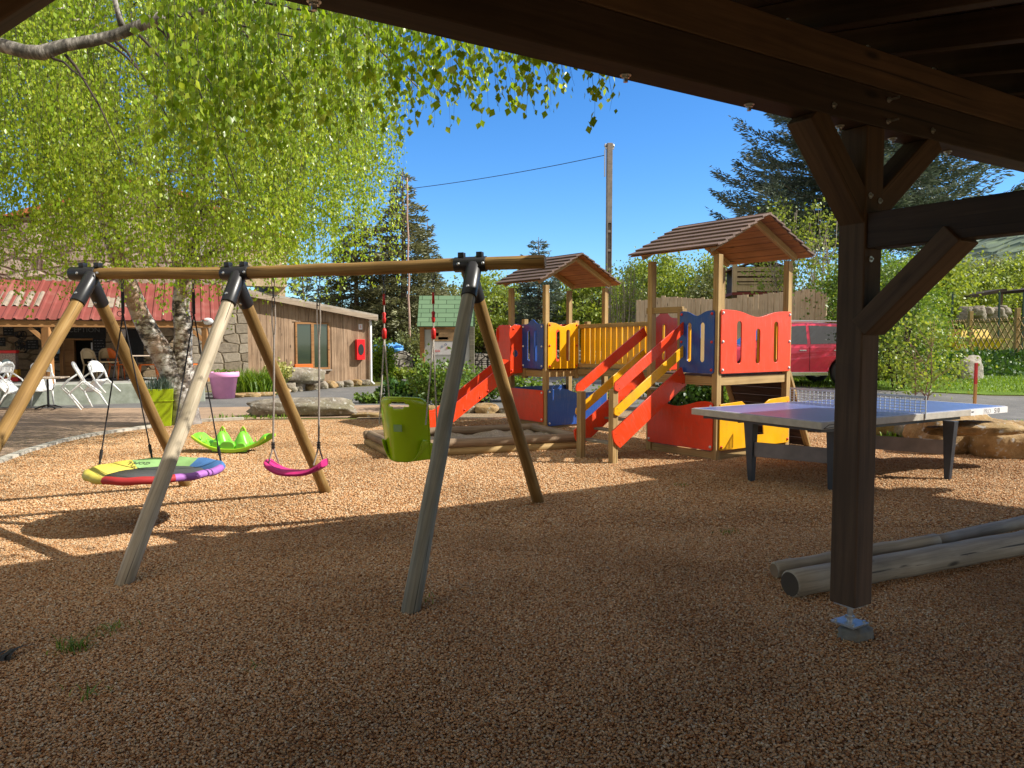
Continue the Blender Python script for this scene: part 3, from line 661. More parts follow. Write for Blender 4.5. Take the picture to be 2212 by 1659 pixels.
# roof: rafters run across the beams, rising outwards
SL = 0.2; OV, INR, A0, A1 = 1.5, -4.2, -7.4, 7.08
def rz_(b_): return ZT + SL * (b_ + 0.08)
k = 0; a = A1 - 0.10
while a > A0:
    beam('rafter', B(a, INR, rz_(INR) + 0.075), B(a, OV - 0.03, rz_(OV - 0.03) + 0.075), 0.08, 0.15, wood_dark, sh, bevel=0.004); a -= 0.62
mb = MB(); nb = 44
for i in range(nb):
    b0 = INR + (OV - INR) * i / nb; b1 = INR + (OV - INR) * (i + 1) / nb - 0.006
    mb.add([B(x, y, rz_(y) + z) for z in (0.155, 0.178) for (x, y) in ((A0, b0), (A1, b0), (A1, b1), (A0, b1))], [(0, 3, 2, 1), (4, 5, 6, 7), (0, 1, 5, 4), (1, 2, 6, 5), (2, 3, 7, 6), (3, 0, 4, 7)])
iv = wm(sh).inverted(); mb.v = [tuple(iv @ Vector(v)) for v in mb.v]
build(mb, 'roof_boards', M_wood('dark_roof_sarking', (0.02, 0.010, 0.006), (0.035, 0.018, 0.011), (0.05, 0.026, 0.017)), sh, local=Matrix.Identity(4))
# braces
def plane_pt(px, py, b_): return pxz(px, py, b_)
beam('brace', B(-0.48, 0, ZB + 0.01), B(-0.03, 0, ZB - 0.46), 0.13, 0.145, wood_dark2, sh, up=BV)
beam('brace', B(0.60, 0, ZB + 0.01), B(0.05, 0, ZB - 0.42), 0.13, 0.145, wood_dark2, sh, up=BV)
tieA = B(0, -0.078, 0); dT = -BV
zt0 = AT(2351, 586, (PC + dT * 0.55).y).z
print('tie underside', zt0)
ZTU = pxz(1904, 537, -0.08).z
beam('tie_beam', B(0, -0.078, ZTU + 0.085), B(0, -4.6, ZTU + 0.085), 0.12, 0.185, wood_dark, sh)
beam('brace', B(0.0, -0.53, ZTU + 0.02), B(0.0, -0.06, ZTU - 0.42), 0.11, 0.18, wood_dark2, sh, up=BU)
# far side posts of the shelter: left post (just outside the frame) with its brace, and the rear row
for (a, b_) in ((-4.45, 0.0), (0.0, -4.5), (-4.45, -4.5), (5.0, 0.0), (5.0, -4.5)):
    beam('post', B(a, b_, 0.12), B(a, b_, ZB if b_ == 0 else ZTU + 0.0), 0.155, 0.155, wood_dark2, sh, up=BU)
beam('brace', B(-3.58, 0, ZB + 0.03), B(-4.42, 0, ZB - 0.77), 0.12, 0.12, wood_dark2, sh, up=BV)
beam('rear_beam', B(-7.5, -4.5, ZTU + 0.10), B(7.2, -4.5, ZTU + 0.10), 0.14, 0.2, wood_dark, sh)
beam('tie_beam', B(-4.45, -0.078, ZTU + 0.085), B(-4.45, -4.4, ZTU + 0.085), 0.12, 0.185, wood_dark, sh)
# bolts: heads under the beam and through the joints
def bolt(p, d, r=0.013, L=0.03, nut=True):
    F, _ = frame(p, Vector(p) + Vector(d)); mb = MB()
    X = F @ Matrix.Rotation(R(90), 4, 'Y')
    mb.lathe([(r * 0.55, 0), (r * 0.55, L)], 10, Matrix.Rotation(R(90), 4, 'Y'))
    mb.lathe([(r * 1.35, 0), (r * 1.35, 0.003)], 14, Matrix.Rotation(R(90), 4, 'Y'))
    if nut: mb.lathe([(r, 0.003), (r, 0.013)], 6, Matrix.Rotation(R(90), 4, 'Y'))
    return build(mb, 'bolt', zinc, sh, F)
for a in (-2.95, -1.62, -0.86, -0.17, 0.30, 0.86): bolt(B(a, 0.02, ZB + 0.001), (0, 0, -1), 0.018, 0.03)
for (a, z) in ((0.10, ZS - 0.05), (0.10, ZB + 0.04)): bolt(B(a, -0.076, z), dT, 0.011, 0.06)
for (a, z) in ((-0.36, ZB + 0.05), (0.52, ZB + 0.05), (0.045, ZB - 0.38), (-0.04, ZB - 0.36), (-0.02, ZTU - 0.06), (-0.03, ZTU - 0.36)): bolt(B(a, -0.0785, z), dT, 0.012, 0.014, False)
for a in (-2.2, -1.55, -0.95, -0.32, 0.30): bolt(B(a + 0.28, -0.04, ZT + 0.0), (0, 0, 1), 0.014, 0.02)

# ================================================================== SWING SET
sw = thing('swing_set', 'long round timber swing frame with black steel brackets and splayed legs', 'swing frame', G(600, 1200))
fR, bR = G(885, 1322), G(1165, 1085); fM, bM = G(265, 1262), G(705, 1063); bL = G(403, 1050); fL = Vector((-4.15, 5.3, 0))
TR = AT(1017, 571, (fR.y + bR.y) / 2 + 0.0); TM = AT(510, 590, (fM.y + bM.y) / 2); TL = AT(196, 591, TM.y + 0.24)
print('swing tops', TR, TM, TL, fR, bR, fM, bM, bL)
zt = (TR.z + TM.z + TL.z) / 3
bd = (TM - TR).normalized(); endR = TR - bd * 0.60
log('top_beam', endR, TM, 0.052, 0.053, wood_post, sw, 1, n=28, endm=wood_bleach)
log('top_beam', TM, TL + (TL - TM).normalized() * 0.03, 0.051, 0.050, wood_post, sw, 2, n=28)
def bracket(T, along, F_, B_, end=False):
    g = MB(); al = along.normalized()
    g.tube([T - al * (0.13 if not end else 0.19), T + al * (0.13 if not end else 0.06)], 0.060, 24)
    for Q in (F_, B_):
        d = (Q - T).normalized(); off = al * (0.03 if Q is B_ else -0.03) * (-1)
        g.tube([T + off + d * 0.02, T + off + d * 0.33], 0.063, 24)
    for s_ in (-1, 1):
        c = T + al * 0.075 * s_ + Vector((0, 0, 0.058)); Fm, _ = frame(c, c + al)
        g.box(-0.024, -0.03, -0.005, 0.024, 0.03, 0.036, Fm)
    br = build(MB(), 'bracket', blacksteel, sw) if False else None
    F0, _ = frame(T, T + al); iv = F0.inverted(); g.v = [tuple(iv @ Vector(v)) for v in g.v]
    br = build(g, 'bracket', blacksteel, sw, F0, bevel=0.003)
    for p_ in br.data.polygons: p_.use_smooth = len(p_.vertices) == 4
    s = MB(); cam_d = Vector((0, -1, 0))
    for Q in (F_, B_):
        d = (Q - T).normalized(); off = al * (0.03 if Q is B_ else -0.03) * (-1)
        side = d.cross(al).normalized(); side = side if side.y < 0 else -side
        c = T + off + d * 0.27 + side * 0.064; Fm, _ = frame(c, c + side); s.lathe([(0.012, -0.004), (0.012, 0.004), (0.006, 0.008)], 12, Fm @ Matrix.Rotation(R(90), 4, 'Y')); build(s, 'bolt', zinc, br, Matrix.Identity(4)); s = MB()
    for s_ in (-1, 1):
        c = T + al * 0.1 * s_ + Vector((0, -0.0605, 0)); Fm, _ = frame(c, c + cam_d); s.lathe([(0.012, -0.003), (0.012, 0.004), (0.006, 0.008)], 12, Fm @ Matrix.Rotation(R(90), 4, 'Y')); build(s, 'bolt', zinc, br, Matrix.Identity(4)); s = MB()
for (T, F_, B_, al, mf, sd) in ((TR, fR, bR, -bd, wood_grey, 11), (TM, fM, bM, -bd, wood_bleach, 12), (TL, fL, bL, (TM - TL), wood_post, 13)):
    al = al.normalized()
    for Q, mm in ((F_, mf), (B_, wood_post)):
        off = al * (0.03 if Q is B_ else -0.03) * (-1)
        d = (Q - T).normalized()
        log('leg', T + off + d * 0.10, Q - Vector((0, 0, 0.02)) + d * 0.03, 0.053, 0.058, mm, sw, sd + (Q is B_) * 7, n=26)
    bracket(T, al, F_, B_, T is TL)

def shackle(mbk, top, L=0.16):          # chain-like carabiner hanging down
    n = 3; h = L / n
    for i in range(n):
        c = top - Vector((0, 0, h * (i + 0.5))); w = 0.012; a = math.pi / 2 * (i % 2)
        pts = []
        for k in range(13):
            t = 2 * math.pi * k / 12; pts.append(c + Vector((math.cos(t) * w * math.cos(a), math.cos(t) * w * math.sin(a), math.sin(t) * h * 0.56)))
        mbk.tube(pts, 0.0035, 6, False)
def on_beam(px, py):                     # point of the beam axis seen above a pixel column
    seg = (TR, TM) if px > 510 else (TM, TL)
    d = ray(px, py); best = None
    for i in range(401):
        p = seg[0].lerp(seg[1], i / 400); q = abs(p.x * d.y - p.y * d.x)
        if best is None or q < best[0]: best = (q, p)
    return best[1] - Vector((0, 0, 0.052))
steel = M_plain('dark_steel_chain', (0.12, 0.12, 0.13), 0.4, 0.8)

# nest swing -----------------------------------------------------
NC = AT(337, 1013, TM.y + 0.10); NC.z = AT(337, 1016, NC.y).z; nr = 0.575
ns = thing('nest_swing', 'round saucer swing with rainbow padded rim hung on black ropes', 'swing', NC)
seg_cols = [('purple_cover', (0.36, 0.13, 0.44)), ('blue_cover', (0.06, 0.17, 0.40)), ('green_cover', (0.24, 0.42, 0.15)), ('yellow_cover', (0.55, 0.46, 0.07)), ('red_cover', (0.42, 0.025, 0.025))]
segs = [(-50, 10, 0), (10, 72, 1), (72, 137, 2), (137, 249, 3), (249, 310, 4)]
for a0, a1, ci in segs:
    mb = MB(); n = max(4, int((a1 - a0) / 5)); prof = [(1.0 * nr, 0.0), (0.975 * nr, 0.028), (0.93 * nr, 0.036), (0.82 * nr, 0.004), (0.70 * nr, -0.03), (0.69 * nr, -0.038), (0.9 * nr, -0.03), (0.97 * nr, -0.026)]
    vs = []; fs = []
    for i in range(n + 1):
        a = R(a0 + (a1 - a0) * i / n); wob = 1 + 0.006 * math.sin(a * 17)
        for (r, z) in prof: vs.append((r * wob * math.cos(a), r * wob * math.sin(a), z + 0.004 * math.sin(a * 13)))
    m = len(prof)
    for i in range(n):
        for k in range(m): fs.append((i * m + k, i * m + (k + 1) % m, (i + 1) * m + (k + 1) % m, (i + 1) * m + k))
    mb.add(vs, fs); build(mb, 'rim_cover', M_plain(seg_cols[ci][0], seg_cols[ci][1], 0.65, var=0.12, scale=14), ns, smooth=True, local=Matrix.Identity(4))['label'] = seg_cols[ci][0].replace('_', ' ') + ' segment of the rim'
mb = MB(); mb.lathe([(0.71 * nr, -0.028), (0.4 * nr, -0.05), (0.01, -0.055), (0.01, -0.06), (0.4 * nr, -0.056), (0.71 * nr, -0.034)], 40, closed=True)
build(mb, 'mat', M_plain('black_swing_fabric', (0.06, 0.06, 0.062), 0.8), ns, smooth=True, local=Matrix.Identity(4))
tm = text_mesh('GOPLUS', 0.075); put('lettering', tm, M_plain('dark_print', (0.03, 0.035, 0.03), 0.7), ns, local=Matrix.Translation((-0.30, 0.30, 0.026)) @ Matrix.Rotation(R(168), 4, 'Z') @ Matrix.Rotation(R(-14), 4, 'X'))
hl, hr = on_beam(264, 608), on_beam(417, 608)
hw = MB(); iv = wm(ns).inverted()
for h in (hl, hr): hw = MB(); shackle(hw, h, 0.12); hw.v = [tuple(iv @ Vector(v)) for v in hw.v]; build(hw, 'hanger', steel, ns, local=Matrix.Identity(4))
for h, angs in ((hl, (170, 118)), (hr, (38, 303))):
    st = MB(); st.tube([h - Vector((0, 0, 0.11)), h - Vector((0, 0, 0.30))], 0.014, 8); ring = [h - Vector((0.03, 0, 0.30)) + Vector((math.cos(t / 12 * 6.283) * 0.022 - 0.0, 0, math.sin(t / 12 * 6.283) * 0.022)) for t in range(13)]; st.tube(ring, 0.003, 6, False)
    st.v = [tuple(iv @ Vector(v)) for v in st.v]; build(st, 'strap', ropeK, ns, local=Matrix.Identity(4))
    for a in angs:
        e = NC + Vector((math.cos(R(a)) * nr * 0.975, math.sin(R(a)) * nr * 0.975, 0.02)); h0 = h - Vector((0, 0, 0.30))
        rp = MB(); rp.tube([h0, h0.lerp(e, 0.5), e + (h0 - e).normalized() * 0.10], 0.0065, 8)
        rp.tube([e + (h0 - e).normalized() * 0.15, e + (h0 - e).normalized() * 0.07], 0.014, 8); rp.tube([e + (h0 - e).normalized() * 0.08, e], 0.010, 8)
        rp.v = [tuple(iv @ Vector(v)) for v in rp.v]; build(rp, 'rope', ropeK, ns, local=Matrix.Identity(4))

# belt swing -----------------------------------------------------
h1, h2 = on_beam(590, 602), on_beam(687, 598)
s1 = AT(578, 1003, h1.y); s2 = AT(702, 1003, h2.y)
sc = (s1 + s2) / 2; bt = thing('belt_swing', 'magenta curved belt swing seat on two ropes', 'swing', sc)
iv = wm(bt).inverted(); ax = (s2 - s1); Lb = ax.length; axn = ax.normalized(); dp_ = Vector((-axn.y, axn.x, 0))
mb = MB(); vs = []; fs = []; n = 20
for i in range(n + 1):
    t = -1 + 2 * i / n; x = t * Lb / 2; zc = -0.085 * (1 - abs(t) ** 2.6); edge = 1 - 0.25 * abs(t) ** 6; th_ = 0.030 + 0.018 * abs(t) ** 3
    for (w, z) in ((-0.085, -0.2), (-0.095, 0.5), (-0.07, 1.0), (0.07, 1.0), (0.095, 0.5), (0.085, -0.2), (0.05, -0.35), (-0.05, -0.35)):
        p = sc + axn * x + dp_ * w * edge + Vector((0, 0, zc + z * th_)); vs.append(iv @ p)
for i in range(n):
    for k in range(8): fs.append((i * 8 + k, i * 8 + (k + 1) % 8, i * 8 + 8 + (k + 1) % 8, i * 8 + 8 + k))
fs += [tuple(range(8)), tuple(range(n * 8, n * 8 + 8))[::-1]]
mb.add(vs, fs); st_ = build(mb, 'seat', magenta, bt, smooth=False, local=Matrix.Identity(4), bevel=0.006)
for h, s_, sg in ((h1, s1, 1), (h2, s2, -1)):
    hk = MB(); shackle(hk, h, 0.24); hk.v = [tuple(iv @ Vector(v)) for v in hk.v]; build(hk, 'chain', steel, bt, local=Matrix.Identity(4))
    rp = MB(); top = h - Vector((0, 0, 0.22)); bot = s_ + axn * sg * 0.055 + Vector((0, 0, 0.16))
    loopw = 0.012
    rp.tube([top + Vector((loopw, 0, 0)), top + Vector((loopw * 1.2, 0, -0.15)), top + Vector((0.004, 0, -0.28))], 0.006, 7); rp.tube([top - Vector((loopw, 0, 0)), top + Vector((-loopw * 1.2, 0, -0.15)), top + Vector((-0.004, 0, -0.28))], 0.006, 7)
    mid_ = (top + bot) / 2
    rp.tube([top - Vector((0, 0, 0.26)), mid_ + Vector((0.006, 0, 0)), bot], 0.0085, 8)
    for w in (-1, 1): rp.tube([bot, bot + Vector((0, 0, -0.08)) + dp_ * w * 0.02 + axn * w * 0.012, s_ + axn * sg * 0.055 + dp_ * w * 0.05 + axn * w * 0.025 + Vector((0, 0, 0.0))], 0.007, 8)
    rp.v = [tuple(iv @ Vector(v)) for v in rp.v]; build(rp, 'rope', ropeM, bt, local=Matrix.Identity(4))
    cl = MB(); 
    for k in range(4): cl.tube([bot + Vector((0, 0, 0.03 - k * 0.014)), bot + Vector((0, 0, 0.022 - k * 0.014))], 0.017, 12)
    cl.v = [tuple(iv @ Vector(v)) for v in cl.v]; build(cl, 'ferrule', blacksteel, bt, local=Matrix.Identity(4))

# green bucket seat ----------------------------------------------
g1, g2 = on_beam(828.5, 593), on_beam(935, 589)
Yg = (g1.y + g2.y) / 2 - 0.02
gc = AT(872, 1003, Yg); gb = thing('bucket_swing', 'lime green moulded toddler swing seat seen from behind', 'swing', gc, R(-14))
hgt = AT(872, 865, Yg).z - gc.z
# shell: back sheet (curved) with handle hole, side wings, seat pan
def shell_pt(u, w):        # u -1..1 across, w 0..1 up the back
    wid = 0.185 + 0.02 * w
    if w > 0.9: wid *= 1 - 0.10 * ((w - 0.9) / 0.1) ** 2
    x = u * wid; y = -0.05 - 0.07 * w + 0.17 * abs(u) ** 2.4 * (1 - 0.25 * w)
    z = 0.03 + w * hgt - 0.02 * abs(u) ** 3 * (w > 0.85)
    return Vector((x, y, z))
vs = []; fs = []; nu, nw = 28, 30
for j in range(nw + 1):
    for i in range(nu + 1): vs.append(shell_pt(-1 + 2 * i / nu, j / nw))
for j in range(nw):
    for i in range(nu):
        u = -1 + 2 * (i + .5) / nu; w = (j + .5) / nw
        if ((u - 0.0) / 0.42) ** 2 + ((w - 0.885) / 0.042) ** 2 < 1: continue
        a = j * (nu + 1) + i; fs.append((a, a + 1, a + nu + 2, a + nu + 1))
mb = MB(); mb.add(vs, fs); me = mb.mesh('back_shell', True)
o = put('back_shell', me, limeplastic, gb, local=Matrix.Identity(4)); md = o.modifiers.new('t', 'SOLIDIFY'); md.thickness = 0.012; md.offset = 0; md = o.modifiers.new('s', 'SUBSURF'); md.levels = 1; md.render_levels = 1
mb = MB(); rim = [shell_pt(-1, w / 12 * 0.93) for w in range(13)] + [shell_pt(-1 + 2 * i / 14, 1.0) for i in range(1, 14)] + [shell_pt(1, 0.93 - w / 12 * 0.93) for w in range(13)]
mb.tube(rim, 0.010, 8); build(mb, 'rim', limeplastic, gb, smooth=True, local=Matrix.Identity(4))
# seat pan and side wings that reach forward
vs = []; fs = []; nn_ = 16
for j in range(9):
    w = j / 8; y = -0.04 + 0.34 * w
    for i in range(nn_ + 1):
        u = -1 + 2 * i / nn_; vs.append((u * (0.185 + 0.035 * w), y, 0.02 + 0.20 * abs(u) ** 4 * (1 - 0.55 * w) + 0.05 * w * (1 - abs(u)) * 0))
for j in range(8):
    for i in range(nn_): a = j * (nn_ + 1) + i; fs.append((a, a + 1, a + nn_ + 2, a + nn_ + 1))
mb = MB(); mb.add(vs, fs); o = put('seat_pan', mb.mesh('seat_pan', True), limeplastic, gb, local=Matrix.Identity(4)); md = o.modifiers.new('t', 'SOLIDIFY'); md.thickness = 0.012; md = o.modifiers.new('s', 'SUBSURF'); md.levels = 1; md.render_levels = 1
mb = MB(); mb.box(-0.032, -0.106, 0.29, 0.038, -0.100, 0.345); build(mb, 'moulded_label', M_plain('grey_green_label', (0.24, 0.38, 0.14), 0.6), gb, local=Matrix.Rotation(R(4), 4, 'X'))
iv = wm(gb).inverted()
for h, sx in ((g1, -1), (g2, 1)):
    hk = MB(); shackle(hk, h, 0.17); hk.v = [tuple(iv @ Vector(v)) for v in hk.v]; build(hk, 'chain', steel, gb, local=Matrix.Identity(4))
    kn = MB(); k0 = h - Vector((0, 0, 0.16)); kn.tube([k0, k0 - Vector((0, 0, 0.09))], [0.009, 0.012], 10); kn.v = [tuple(iv @ Vector(v)) for v in kn.v]; build(kn, 'rope_sleeve', redplastic, gb, smooth=True, local=Matrix.Identity(4)); kn = MB()
    kn.tube([k0 - Vector((0, 0, 0.15)), k0 - Vector((0, 0, 0.16)), k0 - Vector((0, 0, 0.19)), k0 - Vector((0, 0, 0.20)), k0 - Vector((0, 0, 0.23)), k0 - Vector((0, 0, 0.24))], [0.010, 0.016, 0.011, 0.017, 0.012, 0.008], 12); kn.v = [tuple(iv @ Vector(v)) for v in kn.v]; build(kn, 'rope_stopper', redplastic, gb, smooth=True, local=Matrix.Identity(4)); kn = MB()
    kz = AT(930, 722, Yg).z; kk = Vector((h.x, h.y, kz)) + Vector((-0.02 * sx * 0, 0, 0)); kn.tube([kk + Vector((0, 0, 0.05)), kk + Vector((0, 0, 0.03)), kk - Vector((0, 0, 0.03)), kk - Vector((0, 0, 0.04))], [0.010, 0.020, 0.018, 0.010], 12)
    kn.v = [tuple(iv @ Vector(v)) for v in kn.v]; build(kn, 'rope_knot', redplastic, gb, smooth=True, local=Matrix.Identity(4))
    rp = MB(); rp.tube([k0 - Vector((0, 0, 0.07)), kk], 0.006, 8)
    for (yy, zz) in ((-0.02, 0.33), (0.26, 0.12)):
        e = wm(gb) @ Vector((sx * 0.20, yy, zz)); rp.tube([kk - Vector((0, 0, 0.03)), e], 0.0062, 8)
    rp.v = [tuple(iv @ Vector(v)) for v in rp.v]; build(rp, 'rope', ropeW, gb, local=Matrix.Identity(4))

# green seesaw rocker ---------------------------------------------
rc = G(506, 977); rk = thing('rocker_toy', 'bright green plastic four seat rocking toy on the gravel', 'rocking toy', rc, R(-6))
hw_ = 0.55
def keel(t): return 0.02 + 0.20 * abs(t) ** 2.2
prof_t = [-1 + 2 * i / 24 for i in range(25)]
mb = MB()
low = [(t * hw_, keel(t)) for t in prof_t]; up_ = [(t * hw_, keel(t) + 0.045 + 0.01 * (1 - abs(t))) for t in reversed(prof_t)]
mb.prism(low + up_, -0.19, -0.15); mb.prism(low + up_, 0.15, 0.19); build(mb, 'rocker_rail', rockerplastic2, rk, local=Matrix.Identity(4), bevel=0.01)
def topz(x):
    t = x / hw_; z = keel(t) + 0.05
    for c in (-0.17, 0.14): z = max(z, 0.04 + 0.27 * math.exp(-(abs(x - c) / 0.115) ** 2.3))
    for c in (-0.47, 0.47): z += 0.06 * math.exp(-((x - c) / 0.06) ** 2)
    z = max(z, keel(t) + 0.055 + 0.05 * (1 - abs(t)))
    return z
mb = MB(); vs = []; fs = []; nx_ = 60; ny_ = 10
for i in range(nx_ + 1):
    x = -hw_ + 2 * hw_ * i / nx_
    for j in range(ny_ + 1):
        y = -0.15 + 0.30 * j / ny_; q = 1 - abs(y / 0.15) ** 3.5
        vs.append((x, y, keel(x / hw_) + 0.02 + (topz(x) - keel(x / hw_) - 0.02) * (0.12 + 0.88 * q)))
for i in range(nx_):
    for j in range(ny_): a = i * (ny_ + 1) + j; fs.append((a, a + 1, a + ny_ + 2, a + ny_ + 1))
mb.add(vs, fs); build(mb, 'body', rockerplastic, rk, smooth=True, local=Matrix.Identity(4))
mb = MB()
for cx_, w_, h_ in ((-0.02, 0.105, 0.13), (-0.20, 0.055, 0.13), (0.18, 0.07, 0.11)):
    pts = [(cx_ - w_, 0.03)] + [(cx_ - w_ + 2 * w_ * i / 10, 0.05 + h_ * (1 - abs(-1 + 2 * i / 10) ** 4 * 0.35)) for i in range(11)] + [(cx_ + w_, 0.03)]
    mb.prism(pts, -0.168, -0.10)
build(mb, 'leg_guard', rockerplastic, rk, local=Matrix.Identity(4), bevel=0.012)
mb = MB()
for c in (-0.17, 0.14):
    zt_ = 0.315; pts = [(c - 0.045, 0, zt_ - 0.06), (c - 0.03, 0, zt_ + 0.02), (c, 0, zt_ + 0.06), (c + 0.03, 0, zt_ + 0.02), (c + 0.045, 0, zt_ - 0.06)]; mb.tube(pts, 0.011, 8); mb.tube([(c, 0, zt_ + .05), (c, 0, zt_ - .03)], 0.009, 8); build(mb, 'handle', rockerplastic2, rk, smooth=True, local=Matrix.Identity(4)); mb = MB()
for (c, zz) in ((-0.42, .22), (-0.35, .18), (0.30, .17), (0.38, .20)): mb = MB(); mb.tube([(c, -0.13, zz - 0.02), (c, -0.13, zz + 0.045)], [0.008, 0.003], 8); build(mb, 'foot_peg', rockerplastic2, rk, smooth=True, local=Matrix.Identity(4))

# ================================================================== PLAY STRUCTURE
FB = G(1545, 994); thP = math.atan2(0.586, 0.81)
ps = thing('play_structure', 'twin tower climbing frame with brown roofs, slide, stairs and red, blue and yellow panels', 'climbing frame', FB, thP)
def lp(x, y, z=0): return wm(ps) @ Vector((x, y, z))
AX, AY, ADU, ADV = 0.38, 4.17, 1.44, 1.06
BDU, BDV = 1.55, 1.2
DZA, DZB = 1.07, 1.14
def post(x, y, z1, z0=-0.03, w=0.09):
    return beam('post', lp(x, y, z0), lp(x, y, z1), w, w, wood_pale, ps, up=lp(1, 0, 0) - lp(0, 0, 0), bevel=0.005)
def rail(nm, a, b_, w=0.045, h=0.12, m=None, **k): return beam(nm, lp(*a), lp(*b_), w, h, m or wood_pale, ps, bevel=0.004, **k)
for (x, y) in ((0, 0), (BDU, 0), (0, BDV), (BDU, BDV)): post(x, y, 2.76)
for (x, y) in ((0, 0), (ADU, 0), (0, ADV), (ADU, ADV)): post(AX + x, AY + y, 2.60)
post(0, 0.62, 2.06, 0.9); post(1.07, BDV, 1.98, 0.9); post(AX + 0.71, AY, 1.97, 0.9); post(AX, AY + 0.63, 2.0, 0.9); post(AX + ADU, AY + .5, 1.97, 0.9)
# deck beams and floor boards
def deck(x0, y0, dx, dy, z):
    rail('deck_beam', (x0 + .047, y0, z - .07), (x0 + dx - .047, y0, z - .07)); rail('deck_beam', (x0 + .047, y0 + dy, z - .07), (x0 + dx - .047, y0 + dy, z - .07))
    rail('deck_beam', (x0, y0 + .047, z - .072), (x0, y0 + dy - .047, z - .072)); rail('deck_beam', (x0 + dx, y0 + .047, z - .072), (x0 + dx, y0 + dy - .047, z - .072))
    mb = MB(); n = int((dx) / 0.115)
    for i in range(n):
        xa = x0 + 0.02 + (dx - 0.04) * i / n; mb.box(xa, y0 + 0.03, z - 0.008, xa + (dx - 0.04) / n - 0.008, y0 + dy - 0.03, z + 0.018)
    build(mb, 'deck_floor', M_wood('worn_deck_boards', (0.10, 0.07, 0.06), (0.17, 0.12, 0.105), (0.22, 0.17, 0.15), axis=1), ps, local=Matrix.Identity(4), bevel=0.002)
deck(0, 0, BDU, BDV, DZB); deck(AX, AY, ADU, ADV, DZA)
for (x0, y0, dx, dy) in ((0, 0, BDU, BDV), (AX, AY, ADU, ADV)):
    rail('sole_beam', (x0 + .047, y0, .05), (x0 + dx - .047, y0, .05)); rail('sole_beam', (x0, y0 + .047, .052), (x0, y0 + dy - .047, .052)); rail('sole_beam', (x0 + .047, y0 + dy, .05), (x0 + dx - .047, y0 + dy, .05))
    mb = MB()
    for i in range(8): mb.box(x0 + 0.05 + (dx - .1) * i / 8, y0 + 0.05, 0.085, x0 + 0.05 + (dx - .1) * (i + 1) / 8 - 0.008, y0 + dy - 0.05, 0.105)
    build(mb, 'ground_floor', M_wood('purple_brown_boards', (0.035, 0.02, 0.02), (0.07, 0.04, 0.038), (0.10, 0.065, 0.06), axis=1), ps, local=Matrix.Identity(4))
# roofs
def roof(x0, y0, dx, dy, ze, zr, xr0, xr1, y_a, y_b):
    xm = (xr0 + xr1) / 2
    n = 7
    mb = MB(); under = MB()
    for sgn in (-1, 1):
        xe = xr0 if sgn < 0 else xr1; L = math.hypot(xm - xe, zr - ze); ang = math.atan2(zr - ze, abs(xm - xe))
        F = Matrix.Translation((xe, 0, ze)) @ (Matrix.Rotation(-ang, 4, 'Y') if sgn < 0 else Matrix.Rotation(math.pi, 4, 'Z') @ Matrix.Rotation(-ang, 4, 'Y'))
        ya, yb = (y_a, y_b) if sgn < 0 else (-y_b, -y_a)
        for i in range(n):
            a0 = L * i / n; T = F @ Matrix.Translation((a0, 0, 0)) @ Matrix.Rotation(R(8), 4, 'Y')
            e = 0.006 * ((i * 7) % 3 - 1)
            mb.box(-0.012, ya + e, 0.020, L / n + 0.022, yb + e, 0.044, T)
            under.box(0.0, ya + 0.03, -0.006, L / n - 0.012, yb - 0.03, 0.008, F @ Matrix.Translation((a0, 0, 0)))
    ro = build(mb, 'roof', wood_roof_y, ps, local=Matrix.Identity(4), bevel=0.003)
    build(under, 'lining', wood_soffit_y, ro, local=Matrix.Identity(4))
    for yy in (y0, y0 + dy):
        for xe in (xr0 + 0.10, xr1 - 0.10):
            t = 0.10 / (xm - xr0); zz = ze + (zr - ze) * t
            beam('rafter', lp(xe, yy, zz - 0.055), lp(xm, yy, zr - 0.058), 0.05, 0.09, wood_pale, ps, bevel=0.004)
wood_roof_y = M_wood('brown_roof_boards', (0.085, 0.056, 0.044), (0.17, 0.115, 0.09), (0.28, 0.20, 0.16), axis=1, crack=False, knots=False)
wood_soffit_y = M_wood('roof_board_lining', (0.22, 0.09, 0.03), (0.36, 0.16, 0.06), (0.42, 0.22, 0.09), axis=1, crack=False)
roof(0, 0, BDU, BDV, 2.82, 3.33, -0.30, 1.82, -0.25, 1.38)
roof(AX, AY, ADU, ADV, 2.66, 3.18, AX - 0.27, AX + 1.66, AY - 0.2, AY + 1.2)

